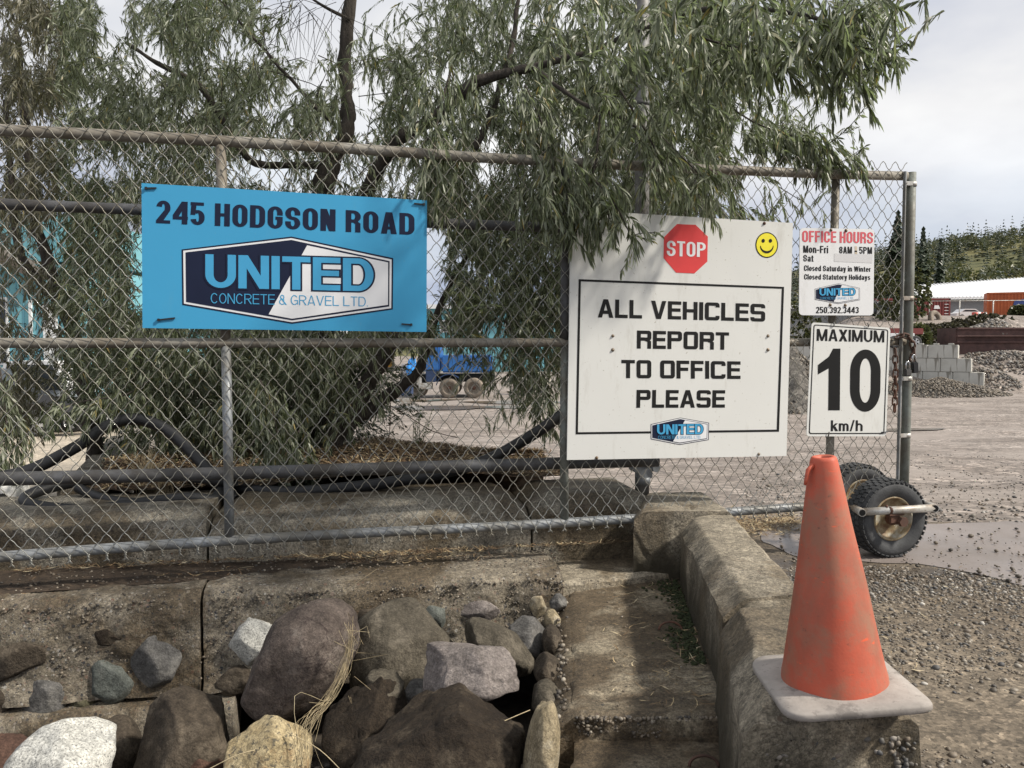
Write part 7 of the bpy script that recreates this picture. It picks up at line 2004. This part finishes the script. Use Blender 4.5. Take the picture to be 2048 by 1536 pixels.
small_car('parked_car', 1750, 78, 4.6, 'car_paint_white', 'white car seen through the mesh right of the speed sign', 1.4)
small_car('parked_car', 1715, 70, 4.6, 'car_paint_dark', 'dark car seen through the mesh above the speed sign', 1.4)
simple_shed(1560, 1740, 618, 662, 92, 'shed_grey', 'trim_white', 'low grey building seen through the mesh behind the office hours sign', [(1600, 1615, 630, 642), (1715, 1730, 630, 642)], name='grey_shed')
# red and white trailer close behind the gate end
tlx = lambda px: (px - 1024) / F * 48
tl_ = empty('flat_trailer', (tlx(1795), 48, gz1(tlx(1795), 48)), 0, 'dark red and white trailer seen through the mesh just left of the end post', 'trailer')
zz = lambda py: CAMZ - (py - 685) / F * 48
MB().box((tlx(1795), 48, zz(663)), (2.2, 1.5, .35), None, .03).build('deck', M['container_red'], tl_); MB().box((tlx(1790), 47.2, zz(672)), (1.4, .1, .3), None, .02).build('side_board', M['trim_white'], tl_)
for q in (-.6, .6): wheel_far(Vector((tlx(1795) + q, 47.2, zz(684))), .36, .2, Vector((0, -1, 0)), tl_)

# ------------------------------------------------------------------ trees of the hill
def conifer(r, h, w, lay=17, per=9):
    V = []; Fc = []
    def tri(a, b, c): k = len(V); V.extend([a, b, c]); Fc.append((k, k + 1, k + 2))
    for j in range(lay):
        t_ = j / (lay - 1); z = h * (.10 + .90 * t_); rad = w * (1 - t_) ** .85 * r.uniform(.75, 1.15) + .03 * w
        for k in range(max(4, int(per * (1 - .5 * t_)))):
            a = r.uniform(0, 6.283); rr = rad * r.uniform(.6, 1.2); dz = -h * .035 * r.uniform(.4, 1.6); wv = rr * .30 + .02 * h
            e = (math.cos(a) * rr, math.sin(a) * rr, z + dz); s_ = (-math.sin(a) * wv, math.cos(a) * wv)
            m_ = (e[0] * .55, e[1] * .55, z + h * .01)
            tri((0, 0, z + h * .03), (m_[0] + s_[0], m_[1] + s_[1], m_[2] - h * .012), e); tri((0, 0, z + h * .03), e, (m_[0] - s_[0], m_[1] - s_[1], m_[2] - h * .012))
    tri((-.02 * w, 0, h * .96), (.02 * w, 0, h * .96), (0, 0, h * 1.04))
    return np.array(V), np.array(Fc)
def broadleaf(r, h, w, n_=110):
    V = []; Fc = []
    for k in range(n_):
        u = np.array([r.gauss(0, 1), r.gauss(0, 1), r.gauss(0, 1)]); u /= np.linalg.norm(u); q = u * r.uniform(.6, 1) * np.array([w, w, h * .42]) + np.array([0, 0, h * .58])
        for _ in range(2):
            a = np.array([r.gauss(0, 1) for _ in range(3)]) * w * .17; b = np.array([r.gauss(0, 1) for _ in range(3)]) * w * .17
            i = len(V); V += [q - a, q + b, q + a]; Fc.append((i, i + 1, i + 2))
    return np.array(V), np.array(Fc)
rc = random.Random(12)
protoC = [conifer(rc, 1.0, rc.uniform(.22, .32), 8, 5) for _ in range(6)]
protoB = [broadleaf(rc, 1.0, rc.uniform(.4, .5), 45) for _ in range(4)]
def forest(name, spots, protos, mat, seed):
    r = random.Random(seed); Vs = []; Fs = []; n_ = 0
    for (x, y, z, h) in spots:
        V, Fc = r.choice(protos); a = r.uniform(0, 6.28); s_ = h
        ca, sa = math.cos(a) * s_, math.sin(a) * s_
        W_ = np.stack([V[:, 0] * ca - V[:, 1] * sa + x, V[:, 0] * sa + V[:, 1] * ca + y, V[:, 2] * s_ + z], -1)
        Vs.append(W_); Fs.append(Fc + n_); n_ += len(V)
    return tag(mesh_np(name, np.concatenate(Vs), np.concatenate(Fs), M[mat]), kind='stuff')
sp = []; sb = []
r = random.Random(31)
for k in range(16000):
    Y = 132 + 215 * r.random() ** .85 if r.random() < .85 else r.uniform(345, 620); x = Y * r.uniform(-.70, .80)
    if x / Y < .2 and r.random() < .6: continue
    px = 1024 + x / Y * F
    z = gz1(x, Y)
    py = 685 - (z - CAMZ) / Y * F
    if px > 1930 and 520 < py < 575 and noise.noise(Vector((x * .05, Y * .05, 0))) > -.1 and r.random() < .7: continue
    
    if len(sp) < 2900 and (noise.noise(Vector((x * .02, Y * .02, 2))) + r.uniform(-.5, .5) > -.22 + (.3 if Y < 200 else 0)): sp.append((x, Y, z - .3, r.uniform(3.5, 7) * (1.7 if r.random() < .12 else 1)))
    elif len(sb) < 1200: sb.append((x, Y, z - .3, r.uniform(3, 6)))
forest('hillside_forest', sp, protoC, 'needle', 1)
forest('hillside_brush', sb, protoB, 'leaf_far', 2)
def big_conifer(px, py_top, Y, w, label, seed):
    rr = random.Random(seed); g_ = ground_at(px, Y); ztop = CAMZ - (py_top - 685) / F * Y; h = ztop - g_.z
    root = empty('conifer_tree', g_, 0, label, 'tree'); V, Fc = conifer(rr, h, w, 26, 22)
    tag(mesh_np('crown', V + np.array(g_[:]), Fc, M['needle'], root), kind='stuff')
    MB().tube([g_, g_ + UP * h * .97], [h * .018, h * .004], 7).build('trunk', M['bark'], root)
big_conifer(1790, 428, 95, 2.9, 'tall dark spruce standing alone just left of the gate end post', 1)
big_conifer(1841, 460, 120, 2.2, 'slim conifer rising just right of the gate end post', 2)
big_conifer(1876, 482, 150, 2.2, 'small conifer on the skyline right of the slim one', 4)
for k, (px, Y, h, w_, mt_, lab) in enumerate(((1800, 66, 2.6, 2.2, 'leaf_far', 'olive bush behind the mesh below the tall spruce'), (1765, 72, 2.2, 2.4, 'leaf_far', 'olive bush behind the mesh right of the office hours sign'), (1592, 70, 2.6, 2.0, 'leaf_far', 'bush in the gap between the stop sign and the office hours sign'), (1832, 52, .9, .5, 'leaf_far', 'thin leafy bush beside the end post above the blocks'), (2040, 72, .45, .7, 'leaf_far', 'dark bush in front of the orange container'))):
    g_ = ground_at(px, Y); shrub('bush', g_ + UP * h * .8, (w_, 1.2, h), 260, mt_, lab, 90 + k, .34, .16, 'bush')
